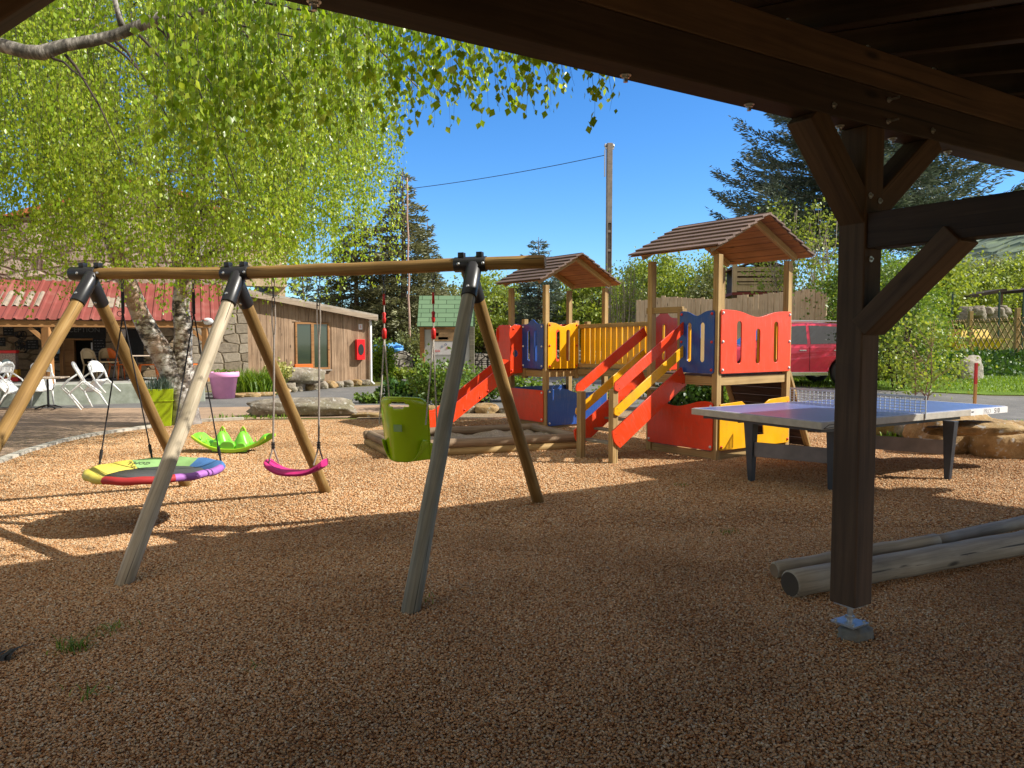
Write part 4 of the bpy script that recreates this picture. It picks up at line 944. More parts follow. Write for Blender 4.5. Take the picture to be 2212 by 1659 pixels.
# coloured panels
def wave(z, a, k=1, ph=0): return lambda t: z + a * math.cos(2 * math.pi * k * (t - 0.5) + ph)
def dome(z, a): return lambda t: z + a * (math.exp(-((t - 0.5) / 0.16) ** 2))
def saddle(z, a): return lambda t: z - a * (math.exp(-((t - 0.5) / 0.2) ** 2))
CAPV = {}
def cap_mesh(r=0.02):
    if 'm' not in CAPV: CAPV['m'] = MB().lathe([(r, 0), (r * 0.95, 0.006), (r * 0.7, 0.014), (r * 0.3, 0.018)], 14).mesh('bolt', True)
    return CAPV['m']
def cap(parent, M, m):
    me = CAPV.get(m.name) or cap_mesh().copy(); 
    CAPV[m.name] = me
    return put('bolt', me, m, parent, M)
def panel(nm, a, b_, z0, topf, slots, colm, capm, out, th=0.019, caps=(0.05, 0.5, 0.95), label=None, zmid=True, outline=None, capx=0.035):
    """panel from local point a to b (x,y), standing; out = +1/-1 side of the outer face"""
    A = Vector((*a, 0)); Bq = Vector((*b_, 0)); d = (Bq - A); w = d.length; d.normalize(); nrm = Vector((-d.y, d.x, 0)) * out
    me = curve_mesh(nm, outline or round_outline(w, z0, topf), slots, th)
    F = Matrix((d, Vector((-d.y, d.x, 0)), Vector((0, 0, 1)))).transposed().to_4x4(); F.translation = A + nrm * (0.045 + th / 2 + 0.003)
    WF = wm(ps) @ F
    o = put(nm, me, colm, ps, WF)
    if label: o['label'] = label
    if capm:
        hs_ = [z0 + 0.05, topf(0) - 0.045] + ([(z0 + topf(0)) / 2] if zmid else [])
        for zc in hs_:
            for xc in (capx, w - capx):
                C = WF @ Matrix.Translation((xc, out * (th / 2), zc)) @ Matrix.Rotation(R(-90 * out), 4, 'X'); cap(o, C, capm)
    return o
O = -1
def Lslots(w, z0, z1, ws=0.065): return [slot(w * 0.32, z0, z1, ws), slot(w * 0.66, z0, z1, ws)]
# tower B (nearer)
panel('guard_panel', (0, 0), (BDU, 0), 1.17, saddle(2.03, 0.09), [slot(0.38, 1.30, 1.88, 0.10), slot(0.79, 1.29, 1.78, 0.095), slot(1.20, 1.30, 1.88, 0.095)], red, white_cap, -1, label='wide orange red guard panel with three slots')
panel('guard_panel', (0, 0.60), (0, 0.0), 1.17, saddle(2.02, 0.07), [slot(0.17, 1.32, 1.86, 0.075), slot(0.40, 1.32, 1.86, 0.075)], blue, red_cap, -1, label='blue guard panel beside the stairs')
panel('guard_panel', (0.02, BDV), (0.62, BDV), 1.17, dome(1.95, 0.12), [slot(0.3, 1.32, 1.86, 0.08)], red, white_cap, 1, label='arched red panel behind the stairs')
panel('guard_panel', (0.64, BDV), (1.07, BDV), 1.17, saddle(1.98, 0.05), [slot(0.21, 1.32, 1.82, 0.07)], yellow, red_cap, 1)
panel('guard_panel', (BDU, 0.0), (BDU, 0.55), 1.17, saddle(1.95, 0.05), Lslots(0.55, 1.32, 1.84), yellow, red_cap, -1)
rail('top_rail', (0, 0.66, 2.045), (0, BDV + 0.09, 2.045), 0.045, 0.09, ext=(0.06, 0.0))
# lower panels B
wv = lambda t: 0.73 + 0.045 * math.cos(2 * math.pi * 1.15 * (t - 0.02)) + 0.02 * t
panel('play_panel', (0, BDV), (0, 0.0), 0.13, wv, [], red, white_cap, -1, zmid=False, label='solid red lower panel with wavy top')
def notch_outline(w, z0, z1):
    return [(0.02, z0), (w - .02, z0), (w, z0 + .02), (w, z1 + .02), (w - .02, z1 + .04), (w * .70, z1 + .02), (w * 0.60, z1 - 0.05), (w * .60, z1 - 0.28), (w * .62, z0 + 0.16), (w * .44, z0 + 0.16), (w * .41, z1 - .28), (w * .25, z1 - .28), (w * .22, z1 - .2), (w * .38, z1 - .06), (w * .30, z1 + 0.02), (0.02, z1 + .0), (0, z1 - .02), (0, z0 + .02)]
panel('play_panel', (0, 0), (BDU, 0), 0.13, lambda t: 0.76, [], yellow, red_cap, -1, zmid=False, outline=notch_outline(BDU, 0.13, 0.76), label='yellow lower panel with cut out middle')
# tower A (farther)
panel('guard_panel', (AX, AY), (AX + 0.71, AY), 1.09, saddle(1.93, 0.07), Lslots(0.71, 1.22, 1.80, 0.09), yellow, red_cap, -1, label='yellow guard panel with two slots')
panel('guard_panel', (AX, AY + 0.63), (AX, AY), 1.09, dome(1.90, 0.09), Lslots(0.63, 1.22, 1.80, 0.08), blue, white_cap, -1, label='blue guard panel with domed top')
panel('guard_panel', (AX, AY + ADV), (AX + 0.72, AY + ADV), 1.09, saddle(1.93, 0.05), Lslots(0.72, 1.22, 1.78, 0.08), blue, white_cap, 1)
panel('guard_panel', (AX + 0.74, AY + ADV), (AX + ADU, AY + ADV), 1.09, saddle(1.93, 0.05), Lslots(0.70, 1.22, 1.78, 0.08), red, white_cap, 1)
lw = lambda t: 0.72 - 0.09 * sm(0.25, 0.5, t) + 0.09 * sm(0.72, 0.95, t)
panel('play_panel', (AX, AY), (AX + ADU, AY), 0.05, lw, [], blue, white_cap, -1, zmid=False, label='blue lower panel with scooped top')
panel('play_panel', (AX, AY + ADV), (AX, AY), 0.12, lambda t: 0.70, [], red, white_cap, -1, zmid=False, label='red lower panel under the slide tower')
panel('play_panel', (AX, AY + ADV), (AX + ADU, AY + ADV), 0.12, lambda t: 0.70, [], blue, white_cap, 1, zmid=False)
# bridge between the towers
def bridge(xa, xb, nm='slat'):
    ya, yb = AY - 0.06, BDV + 0.06; n = 20
    pa, pb = Vector((xa, ya, 0)), Vector((xb, yb, 0)); d = (pb - pa); L = d.length; d.normalize(); nr_ = Vector((d.y, -d.x, 0))
    za, zb = 1.86, 1.90
    for z_ in (0, -0.72): rail('bridge_rail', (pa.x, pa.y, za + z_), (pb.x, pb.y, zb + z_), 0.045, 0.07)
    base = None
    for i in range(n):
        t = (i + 0.5) / n; c = pa.lerp(pb, t); zz = za + (zb - za) * t
        F = Matrix((d, nr_, Vector((0, 0, 1)))).transposed().to_4x4(); F.translation = c - nr_ * (0.034)
        if base is None:
            p = [(-0.052, -0.80), (-0.04, -0.815), (0.04, -0.815), (0.052, -0.80), (0.052, 0.025), (0.04, 0.04), (-0.04, 0.04), (-0.052, 0.025)]
            base = MB().prism(p, -0.010, 0.010).mesh('slat')
        o = put('slat', base, yellow, ps, None, local=F @ Matrix.Translation((0, 0, zz - za + 0.0)) @ Matrix.Translation((0, 0, za)))
        for zz2 in (0.005, -0.765):
            for xx in (-0.026, 0.026):
                if nm == 'slat': cap(o, wm(o) @ Matrix.Translation((xx, -0.010, zz2)) @ Matrix.Rotation(R(90), 4, 'X') @ Matrix.Scale(0.8, 4), dark_cap)
bridge(AX + 0.74, 1.07); bridge(AX + ADU + .02, BDU + .02, 'far')
mb = MB(); n = 26
for i in range(n):
    y0 = BDV + .05 + (AY - BDV - .1) * i / n; mb.box(1.10, y0, 1.085, 1.60, y0 + (AY - BDV - .1) / n - 0.01, 1.11)
build(mb, 'bridge_deck', wood_grey, ps, local=Matrix.Identity(4))
for xx in (1.13, 1.56): rail('bridge_beam', (xx, BDV + .05, 1.03), (xx, AY - .05, 1.02), 0.06, 0.11)
# stairs
ST0, ST1 = 1.20, 0.62; RUN, Z0s, RISE = 1.28, 0.0, 0.80
for yy, dz in ((ST1 - 0.02, 0.03), (ST0 + 0.04, -0.03)):
    bx = -RUN - 0.04
    post(bx, yy, 0.95 + dz)
    for nm, zc, w, m_, z_t in (('stringer', 0.30, 0.27, red, 0), ('middle_rail', 0.66, 0.13, yellow, 0), ('hand_rail', 0.98, 0.145, red, 0)):
        a = Vector((bx + 0.0, yy, zc + dz)); b2 = Vector((-0.03, yy, zc + dz + RISE)); d = (b2 - a); L = d.length; d.normalize()
        up_v = Vector((0, 1, 0)).cross(d) * -1
        F = Matrix((d, Vector((0, 1, 0)), Vector((-d.z, 0, d.x)))).transposed().to_4x4(); F.translation = a + Vector((0, -0.06 if yy < 0.9 else 0.06, 0))
        r = w * 0.35 if nm != 'stringer' else 0.04
        e0 = -0.05
        p = [(e0 + r, -w / 2), (L, -w / 2), (L, w / 2), (e0 + r, w / 2)] + [(e0 + r - r * math.sin(math.pi * k / 8) , w / 2 - (w) * k / 8) for k in range(1, 8)]
        me = curve_mesh(nm, p, [], 0.022); o = put(nm, me, m_, ps, None, local=F)
        o['label'] = ('yellow' if m_ is yellow else 'red') + ' ' + nm.replace('_', ' ') + ' of the stairs'
        for xx in (0.02, L - 0.1):
            for zz in (-w * .25, w * .25): put('screw', MB().lathe([(0.006, 0), (0.006, 0.003)], 8).mesh('screw'), dark_cap, o, wm(o) @ Matrix.Translation((xx, -0.0115, zz)) @ Matrix.Rotation(R(90), 4, 'X'))
for k in range(6):
    t = (k + 0.35) / 6.3; x = -RUN + RUN * t; z = 0.20 + RISE * t * 1.08
    beam('step', lp(x, ST1 - 0.03, z), lp(x, ST0 + 0.05, z), 0.15, 0.028, wood_grey, ps, bevel=0.003)
# climbing ramp on the far right side
for yy in (0.02, BDV - 0.02): beam('ramp_rail', lp(BDU + 0.06, yy, DZB + 0.02), lp(BDU + 0.62, yy, 0.0), 0.045, 0.10, wood_pale, ps, up=lp(0, 1, 0) - lp(0, 0, 0))
mb = MB(); 
for i in range(9):
    t0, t1 = i / 9, (i + 1) / 9 - 0.006
    F = Matrix.Translation((BDU + 0.03, 0, DZB)) @ Matrix.Rotation(math.atan2(DZB, 0.56), 4, 'Y')
    Lr = math.hypot(DZB, 0.56); mb.box(Lr * t0, 0.05, 0.02, Lr * t1, BDV - 0.05, 0.042, F)
build(mb, 'climbing_ramp', M_wood('brown_ramp_boards', (0.06, 0.035, 0.025), (0.11, 0.065, 0.045), (0.15, 0.09, 0.065), axis=1), ps, local=Matrix.Identity(4))
# slide
SY0, SY1 = AY + 0.66, AY + 1.05
path = [(AX - 0.04, 1.10), (AX - 0.22, 1.08), (AX - 0.40, 0.98), (-1.22, 0.22), (-1.36, 0.17), (-1.75, 0.17)]
def offs(p, o):
    out = []
    for i, q in enumerate(p):
        a = Vector((*p[max(0, i - 1)], 0)); c = Vector((*p[min(len(p) - 1, i + 1)], 0)); d = (c - a).normalized(); n_ = Vector((d.y, -d.x, 0)); out.append((q[0] + n_.x * o, q[1] + n_.y * o))
    return out
up_edge = offs(path, 0.19); lo_edge = offs(path, -0.07)
for yy in (SY0, SY1):
    pl = up_edge + lo_edge[::-1]
    me = curve_mesh('side_wall', pl, [], 0.02); o = put('slide_wall', me, red, ps, None, local=Matrix.Translation((0, yy, 0)))
    for (q, r_) in (((-0.1, 0.62), 0), ((-0.45, 0.78 - 0.0), 0), ((-0.95, 0.42), 0), ((-0.62, 0.62), 0)):
        i = 2; t = (q[0] - path[2][0]) / (path[3][0] - path[2][0]); zz = path[2][1] + (path[3][1] - path[2][1]) * t
        cap(o, wm(ps) @ Matrix.Translation((q[0], yy - 0.011, zz - 0.02)) @ Matrix.Rotation(R(90), 4, 'X'), white_cap if False else red_cap)
mb = MB()
for i in range(len(path) - 1):
    (x0, z0), (x1, z1) = path[i], path[i + 1]; mb.add([(x0, SY0, z0), (x1, SY0, z1), (x1, SY1, z1), (x0, SY1, z0), (x0, SY0, z0 - .012), (x1, SY0, z1 - .012), (x1, SY1, z1 - .012), (x0, SY1, z0 - .012)], [(0, 1, 2, 3), (4, 7, 6, 5), (0, 4, 5, 1), (2, 6, 7, 3)])
build(mb, 'slide_bed', M_plain('brushed_steel_bed', (0.45, 0.42, 0.42), 0.3, 0.9, 0.08), ps, local=Matrix.Identity(4))
# hood of the slide
for yy in (SY0 - 0.012, SY1 + 0.012):
    hp = [(AX - 0.05, 1.0), (AX - 0.34, 0.98), (AX - 0.36, 1.20), (AX - 0.30, 1.45), (AX - 0.36, 1.72), (AX - 0.34, 1.84), (AX - 0.22, 1.90), (AX - 0.05, 1.88)]
    me = curve_mesh('hood_side', hp, [circ(AX - 0.21, 1.36, 0.065)], 0.02); o = put('slide_hood', me, red, ps, None, local=Matrix.Translation((0, yy, 0)))
    for (a, c) in ((AX - 0.09, 1.07), (AX - 0.30, 1.05), (AX - 0.26, 1.82)): cap(o, wm(ps) @ Matrix.Translation((a, yy - 0.011, c)) @ Matrix.Rotation(R(90), 4, 'X'), red_cap)
me = curve_mesh('hood_front', [(0, 1.25), (SY1 - SY0, 1.25), (SY1 - SY0, 1.86), (SY1 - SY0 - .03, 1.89), (0.03, 1.89), (0, 1.86)], [], 0.02)
put('slide_hood', me, red, ps, None, local=Matrix.Translation((AX - 0.31, SY0, 0)) @ Matrix.Rotation(R(90), 4, 'Z'))
for y_ in (SY0 + .02, SY1 - .02): beam('slide_support', lp(-1.3, y_, 0.0), lp(-1.3, y_, 0.14), 0.05, 0.05, blacksteel, ps)

# ================================================================== SANDBOX
sS, sE, sN, sWp = Vector((-1.62, 10.45, 0)), Vector((1.0, 11.4, 0)), Vector((0.35, 12.75, 0)), Vector((-2.2, 11.75, 0))
sb = thing('sandbox', 'four sided sandbox framed by two courses of round logs', 'sandbox', sS)
cs = [sS, sE, sN, sWp]
for lev, (r, m_) in enumerate(((0.065, wood_pale), (0.068, M_wood('brownish_weathered_log', (0.15, 0.10, 0.06), (0.29, 0.21, 0.135), (0.38, 0.29, 0.20))))):
    for i in range(4):
        a, b_ = cs[i], cs[(i + 1) % 4]; d = (b_ - a).normalized(); e = 0.08 if (i + lev) % 2 else -0.02
        inw = Vector((-d.y, d.x, 0)) * (0.015 if lev else 0)
        o = log('frame_log', a - d * e + inw + Vector((0, 0, 0.05 + lev * 0.118)), b_ + d * e + inw + Vector((0, 0, 0.05 + lev * 0.118)), r, r * 0.97, m_, sb, 40 + i + lev * 4, n=20)
vs = []; fs = []; n = 34
for j in range(n + 1):
    for i in range(n + 1):
        s_, t_ = i / n, j / n; p = (sS.lerp(sE, s_)).lerp(sWp.lerp(sN, s_), t_)
        z = 0.13 + 0.07 * noise.noise(Vector((p.x * 2.2, p.y * 2.2, 0))) + 0.035 * noise.noise(Vector((p.x * 6, p.y * 6, 4))) + 0.015 * noise.noise(Vector((p.x * 14, p.y * 14, 4)))
        vs.append(p - sS + Vector((0, 0, z)))
for j in range(n):
    for i in range(n): a = j * (n + 1) + i; fs.append((a, a + 1, a + n + 2, a + n + 1))
mb = MB(); mb.add(vs, fs); build(mb, 'sand', sandM, sb, smooth=True, local=Matrix.Identity(4))

# ================================================================== TABLE TENNIS TABLE
TN = Vector((3.17, 7.84, 0)); thT = 0.541; TL_, TW_ = 3.60, 1.84; TZ = 0.79
tt = thing('table_tennis_table', 'outdoor blue table tennis table with perforated metal net on dark tapered legs', 'table', TN, thT)
I4 = Matrix.Identity(4)
mb = MB().box(0.004, 0.004, TZ - 0.012, TL_ / 2 - 0.003, TW_ - 0.004, TZ); mb.box(TL_ / 2 + 0.003, 0.004, TZ - 0.012, TL_ - 0.004, TW_ - 0.004, TZ)
tp = build(mb, 'table_top', tabletopM, tt, local=I4, bevel=0.002)
mb = MB(); z = TZ + 0.0006
for (x0, y0, x1, y1) in ((0.004, 0.004, TL_ - .004, 0.024), (0.004, TW_ - 0.024, TL_ - .004, TW_ - .004), (0.004, .024, .024, TW_ - .024), (TL_ - .024, .024, TL_ - .004, TW_ - .024)): mb.add([(x0, y0, z), (x1, y0, z), (x1, y1, z), (x0, y1, z)], [(0, 1, 2, 3)])
build(mb, 'white_line', M_plain('white_line_paint', (0.6, 0.6, 0.62), 0.5), tp, local=I4)
mb = MB(); h_ = 0.078
mb.box(0, -0.012, TZ - h_, TL_ / 2 - 0.003, 0.003, TZ - 0.004); mb.box(TL_ / 2 + .003, -0.012, TZ - h_, TL_ * 0.765, 0.003, TZ - 0.004); mb.box(-0.012, -0.012, TZ - h_, 0.003, TW_ + .012, TZ - 0.004); mb.box(0, TW_ - .003, TZ - h_, TL_, TW_ + .012, TZ - .004); mb.box(TL_ - .003, -0.012, TZ - h_, TL_ + .012, TW_ + .012, TZ - .004)
build(mb, 'edge_strip', stripM, tt, local=I4, bevel=0.004)
ws = build(MB().box(TL_ * 0.765, -0.0125, TZ - h_, TL_ - .001, 0.003, TZ - 0.004), 'edge_sticker', whitestripM, tt, local=I4)
RT = Matrix.Rotation(R(90), 4, 'X')
put('lettering', text_mesh('510', 0.085, 0.0008), M_plain('black_print', (0.02, 0.02, 0.02), 0.6), ws, local=Matrix.Translation((TL_ * 0.93, -0.0135, TZ - 0.07)) @ RT)
put('lettering', text_mesh('PRO', 0.085, 0.0008), M_plain('pale_print', (0.42, 0.42, 0.43), 0.6), ws, local=Matrix.Translation((TL_ * 0.868, -0.0135, TZ - 0.07)) @ RT)
put('lettering', text_mesh('MAT', 0.03, 0.0008), M_plain('black_print', (0.02, 0.02, 0.02), 0.6), ws, local=Matrix.Translation((TL_ * 0.777, -0.0135, TZ - 0.045)) @ RT)
mb = MB(); mb.tube([(0.02, -0.013, TZ - 0.07), (0.10, -0.013, TZ - 0.035), (0.2, -0.013, TZ - 0.032)], 0.0035, 6); mb.tube([(0.02, -0.013, TZ - 0.07), (0.2, -0.013, TZ - 0.06)], 0.0035, 6)
build(mb, 'corner_mark', blackpaint, tt, local=I4)
mb = MB().box(0.10, 0.08, TZ - 0.125, TL_ - 0.9, 0.13, TZ - h_ + 0.01); mb.box(0.10, TW_ - 0.13, TZ - .125, TL_ - .3, TW_ - .08, TZ - h_ + .01); mb.box(0.10, .13, TZ - .12, .15, TW_ - .13, TZ - h_ + .01); mb.box(TL_ - .95, .13, TZ - .12, TL_ - .9, TW_ - .13, TZ - h_ + .01)
build(mb, 'under_frame', legM, tt, local=I4)
# net: grid of thin bars
NX = TL_ / 2; mb = MB(); nh, nv = 0.165, 30
zb = TZ + 0.008
for k in range(6): zz = zb + nh * k / 5; mb.box(NX - 0.004, -0.02, zz - 0.004, NX + 0.004, TW_ + 0.02, zz + 0.004)
for k in range(nv + 1): yy = -0.02 + (TW_ + 0.04) * k / nv; mb.box(NX - 0.0041, yy - 0.0045, zb - .006, NX + 0.0041, yy + 0.0045, zb + nh)
mb.box(NX - 0.006, -0.022, zb + nh - 0.002, NX + 0.006, TW_ + 0.022, zb + nh + 0.022); mb.box(NX - 0.006, -0.026, TZ - .06, NX + .006, -0.016, zb + nh + .02)
build(mb, 'net', netM, tt, local=I4)
iv = wm(tt).inverted()
L1, L3 = iv @ G(1623, 1040), iv @ G(2047, 1036); L2 = Vector((0.46, 0.20, 0)); L4 = L1 + L3 - L2
print('legs', L1, L3, L2, L4)
for q, (lx, ly) in ((L1, (.12, .12)), (L2, (.12, 0.02)), (L3, (-.0, 0.0)), (L4, (-.0, .1))):
    mb = MB(); dx = (0.045, 0.03); dy = (0.07, 0.03)
    tx = q.x + (0.02); ty = q.y + (0.04 if q.y > 0.5 else -0.0)
    vs = [(q.x - dx[1], q.y - dy[1], 0), (q.x + dx[1], q.y - dy[1], 0), (q.x + dx[1], q.y + dy[1], 0), (q.x - dx[1], q.y + dy[1], 0), (tx - dx[0], ty - dy[0], TZ - .10), (tx + dx[0], ty - dy[0], TZ - .10), (tx + dx[0], ty + dy[0], TZ - .10), (tx - dx[0], ty + dy[0], TZ - .10)]
    mb.add(vs, [(0, 3, 2, 1), (4, 5, 6, 7), (0, 1, 5, 4), (1, 2, 6, 5), (2, 3, 7, 6), (3, 0, 4, 7)]); build(mb, 'leg', legM, tt, local=I4, bevel=0.006)
for a, b_ in ((L1, L2), (L4, L3)):
    A_, B_ = wm(tt) @ a, wm(tt) @ b_; beam('cross_panel', A_ + Vector((0, 0, .375)), B_ + Vector((0, 0, .375)), 0.012, 0.17, railM, tt)
mb = MB(); lq = L3
# ================================================================== LOG PILE
def lg(px1, py1, z1, px2, py2, z2): return G(px1, py1, z1), G(px2, py2, z2)
a = G(1706, 1262, 0.085); b_ = G(2290, 1158, 0.085)
o = log('long_log', a, b_, 0.088, 0.09, wood_log, None, 70, n=24, segs=16, wob=.006, endm=M_plain('dark_log_end', (0.06, 0.045, 0.03), 0.9)); tag(o, 'thick weathered grey log lying in front of two thinner ones', 'log', 'grey logs lying by the post')
a2 = G(1672, 1232, 0.055); b2 = G(2024, 1168, 0.155)
o = log('thin_log', a2, b2, 0.058, 0.056, wood_log, None, 71, n=22, segs=12, endm=M_plain('cut_log_end', (0.22, 0.15, 0.09), 0.9)); tag(o, 'thin grey log with a round cut end, behind the left half of the thick log', 'log', 'grey logs lying by the post')
a3 = G(2015, 1172, 0.11); b3 = G(2290, 1108, 0.06)
o = log('thin_log', a3, b3, 0.050, 0.054, wood_log, None, 72, n=22, segs=12); tag(o, 'thin greenish grey log behind the right half of the thick log', 'log', 'grey logs lying by the post')

# ================================================================== BOULDERS
bl = G(645, 900); bl.y += 0.35
o = put('boulder', rock_mesh(2.2, 0.75, 0.42, 3, 5, 0.16), rockGrey, None, Matrix.Translation(Vector((bl.x, bl.y, -0.02))) @ Matrix.Rotation(R(3), 4, 'Z')); tag(o, 'very long low lichened boulder lying between gravel and yard', 'boulder')
words = ['leftmost', 'second', 'third', 'fourth', 'fifth', 'sixth', 'seventh', 'eighth', 'ninth', 'tenth', 'eleventh', 'twelfth']
bs = [(795, 901, .75, .13), (870, 897, .6, .16), (935, 893, .55, .2), (1003, 893, .5, .22), (1050, 893, .55, .25), (1100, 893, .5, .2), (1170, 890, .6, .2), (1245, 888, .6, .22)]
for i, (px, py, w, h_) in enumerate(bs):
    p = G(px, py); rock('border_stone', f'flat edging stone behind the sandbox, {words[i]} from the left in its row', (p.x, p.y + .1, -0.03), (w, 0.4, h_), random.uniform(-.2, .2), 90 + i, rockGrey if i % 2 else rockOchre, 'edging stones behind the sandbox')
for i, (px, py, w, h_, col_) in enumerate([(1928, 934, .75, .34, 0), (1996, 940, .62, .30, 1), (2072, 944, .8, .34, 0), (2148, 938, .8, .33, 0), (2208, 944, .7, .3, 0)]):
    p = G(px, py + 8); rock('border_stone', ['ochre edging stone just right of the post, under the table', 'dark grey edging stone between two ochre ones under the table', 'squared ochre edging stone seen beside the right table leg', 'flat stone under the small plants at right', 'last flat stone of the upper row at the right edge'][i], (p.x, p.y + .3, 0.0), (w, 0.5, h_), random.uniform(-.2, .2), 120 + i, rockGrey if col_ else rockOchre, 'rocks edging the gravel on the right')
p = G(2085, 982); rock('boulder', 'large rounded ochre boulder right of the table leg', (p.x, p.y + .35, -0.05), (1.2, .75, .66), R(8), 131, rockOchre, 'rocks edging the gravel on the right', 'boulder')
p = G(2205, 994); rock('boulder', 'squarish orange boulder at the right edge of the photo', (p.x + .1, p.y + .35, -0.05), (1.1, .75, .58), R(-4), 133, rockOchre, 'rocks edging the gravel on the right', 'boulder')
p = G(2185, 962, .35); rock('flat_rock', 'flat sloping slab lying on the squarish orange boulder', (p.x, p.y + .5, .44), (.95, .55, .16), R(4), 137, rockOchre, 'rocks edging the gravel on the right')
p = G(2105, 950, .35); rock('flat_rock', 'thin slab lying on the rounded ochre boulder', (p.x, p.y + .45, .36), (.8, .5, .13), R(-6), 139, rockOchre, 'rocks edging the gravel on the right')

# ================================================================== STONE BARN WITH AWNING
fdir = (XY(534, 24.5) - XY(0, 22)).normalized(); BF1 = XY(534, 24.5); LB = 12.0
org = BF1 - fdir * LB; thB = math.atan2(fdir.y, fdir.x)
barn = thing('stone_barn', 'old rubble stone barn with red tiled gable, red sheet awning and chalkboards round its door', 'building', org, thB)
Wb = wm(barn); Wbi = Wb.inverted()
def fpt(px, py, off=0.0, W_=None):
    """local (x,z) on the wall plane y=off of a building frame, seen at a pixel"""
    W2 = W_ if W_ is not None else Wb
    i2 = W2.inverted(); o = i2 @ Vector((0, 0, H)); d = (i2.to_3x3()) @ ray(px, py); t = (off - o.y) / d.y; p = o + d * t; return p.x, p.z
xr = LB + 1.25; zr_, ze_ = 6.35, 4.75; xm_ = fpt(310, 400)[0]; xl = xm_ - (xr - xm_)
# main wall (gable) as one thick slab, door opening left as a real recess
dx0, dz1 = fpt(128, 731); dx1, _ = fpt(200, 731); TF = 0.5
mb = MB(); T = 0.55
def slab(poly, m=0): mb.m = m; mb.prism(poly, 0.0, T)
slab([(xl, -0.1), (dx0, -0.1), (dx0, 3.3), (xl, 3.3)], 1); slab([(dx1, -0.1), (LB - 1.6, -0.1), (LB - 1.6, 3.3), (dx1, 3.3)], 1); slab([(dx0, dz1), (dx1, dz1), (dx1, 3.3), (dx0, 3.3)], 1)
slab([(LB - 1.6, -0.1), (LB + .02, -0.1), (LB + .02, 3.3), (LB - 1.6, 3.3)], 2)
slab([(xl, 3.3), (LB, 3.3), (LB, ze_ + 0.35), (xm_, zr_), (xl, ze_)], 0); slab([(LB, 3.3), (xr, 3.3), (xr, ze_), (LB, ze_ + 0.35)], 3); 
build(mb, 'wall', [stoneUp, stoneLow, stoneQuoin, plaster], barn, local=I4)
mb = MB(); mb.box(xr - .5, T, 3.0, xr, 8, ze_); mb.box(xl, T, -.1, xl + .5, 8, ze_); build(mb, 'side_wall', plaster, barn, local=I4)
mb = MB(); ov = 0.3
for sg in (-1, 1):
    xe = xm_ + sg * (xr - xm_ + ov); zz = ze_ - ov * (zr_ - ze_) / (xr - xm_)
    mb.add([(xm_, -0.2, zr_ + .02), (xe, -0.2, zz + .02), (xe, 8.2, zz + .02), (xm_, 8.2, zr_ + .02), (xm_, -0.2, zr_ + .16), (xe, -0.2, zz + .16), (xe, 8.2, zz + .16), (xm_, 8.2, zr_ + .16)], [(0, 1, 2, 3), (4, 7, 6, 5), (0, 4, 5, 1), (1, 5, 6, 2), (2, 6, 7, 3), (3, 7, 4, 0)])
build(mb, 'tiled_roof', redtile, barn, local=I4)
# awning: corrugated sheet with ribs
def corr(x0, x1, y0, z0, y1, z1, pitch=0.25, hr=0.035):
    vs = []; fs = []; x = x0; prof = []
    while x < x1: prof += [(x, 0), (x + pitch * .55, 0), (x + pitch * .68, hr), (x + pitch * .87, hr)]; x += pitch
    prof.append((x, 0))
    for (xx, h) in prof: vs += [(xx, y0, z0 + h), (xx, y1, z1 + h)]
    for i in range(len(prof) - 1): fs.append((2 * i, 2 * i + 2, 2 * i + 3, 2 * i + 1))
    return MB().add(vs, fs)
AE = -2.6; ZE, ZW = 2.18, 3.30
aw1 = LB - 0.75
o = build(corr(-2.0, aw1, AE - 0.12, ZE - 0.05, 0.0, ZW), 'awning_roof', redroof, barn, local=I4); md = o.modifiers.new('t', 'SOLIDIFY'); md.thickness = 0.01
x0, _ = fpt(0, 650, -1.3); x1, _ = fpt(88, 650, -1.3); ym = (ZE + ZW) / 2
build(corr(x0, x1, -1.9, ZE + .7 / 2.6 * (ZW - ZE) + .012, -0.9, ZE + 1.7 / 2.6 * (ZW - ZE) + .012), 'skylight_sheet', greyroof, barn, local=I4)
build(corr(fpt(195, 650, -1.3)[0], fpt(285, 650, -1.3)[0], -1.9, ZE + .7 / 2.6 * (ZW - ZE) + .012, -1.2, ZE + 1.4 / 2.6 * (ZW - ZE) + .012), 'skylight_sheet', greyroof, barn, local=I4)
def lb(nm, a, b_, w, h, m, par=barn): return beam(nm, Wb @ Vector(a), Wb @ Vector(b_), w, h, m, par)
lb('eave_beam', (-2, AE, ZE - 0.16), (aw1, AE, ZE - 0.16), 0.08, 0.17, wood_orange)
for (pxp, w) in ((104, 0.2), (445, 0.15), (-260, .2)):
    xx, _ = fpt(pxp, 800, AE); lb('awning_post', (xx, AE + .05, 0.42), (xx, AE + .05, ZE - 0.25), w, w, wood_orange); lb('post_brace', (xx, AE + .05, ZE - 0.65), (xx - 0.4, AE + .05, ZE - 0.25), .09, .11, wood_orange)
for i in range(9): lb('rafter', (0.3 + i * 1.35, AE, ZE - 0.10), (0.3 + i * 1.35, 0, ZW - 0.10), 0.07, 0.12, wood_orange)
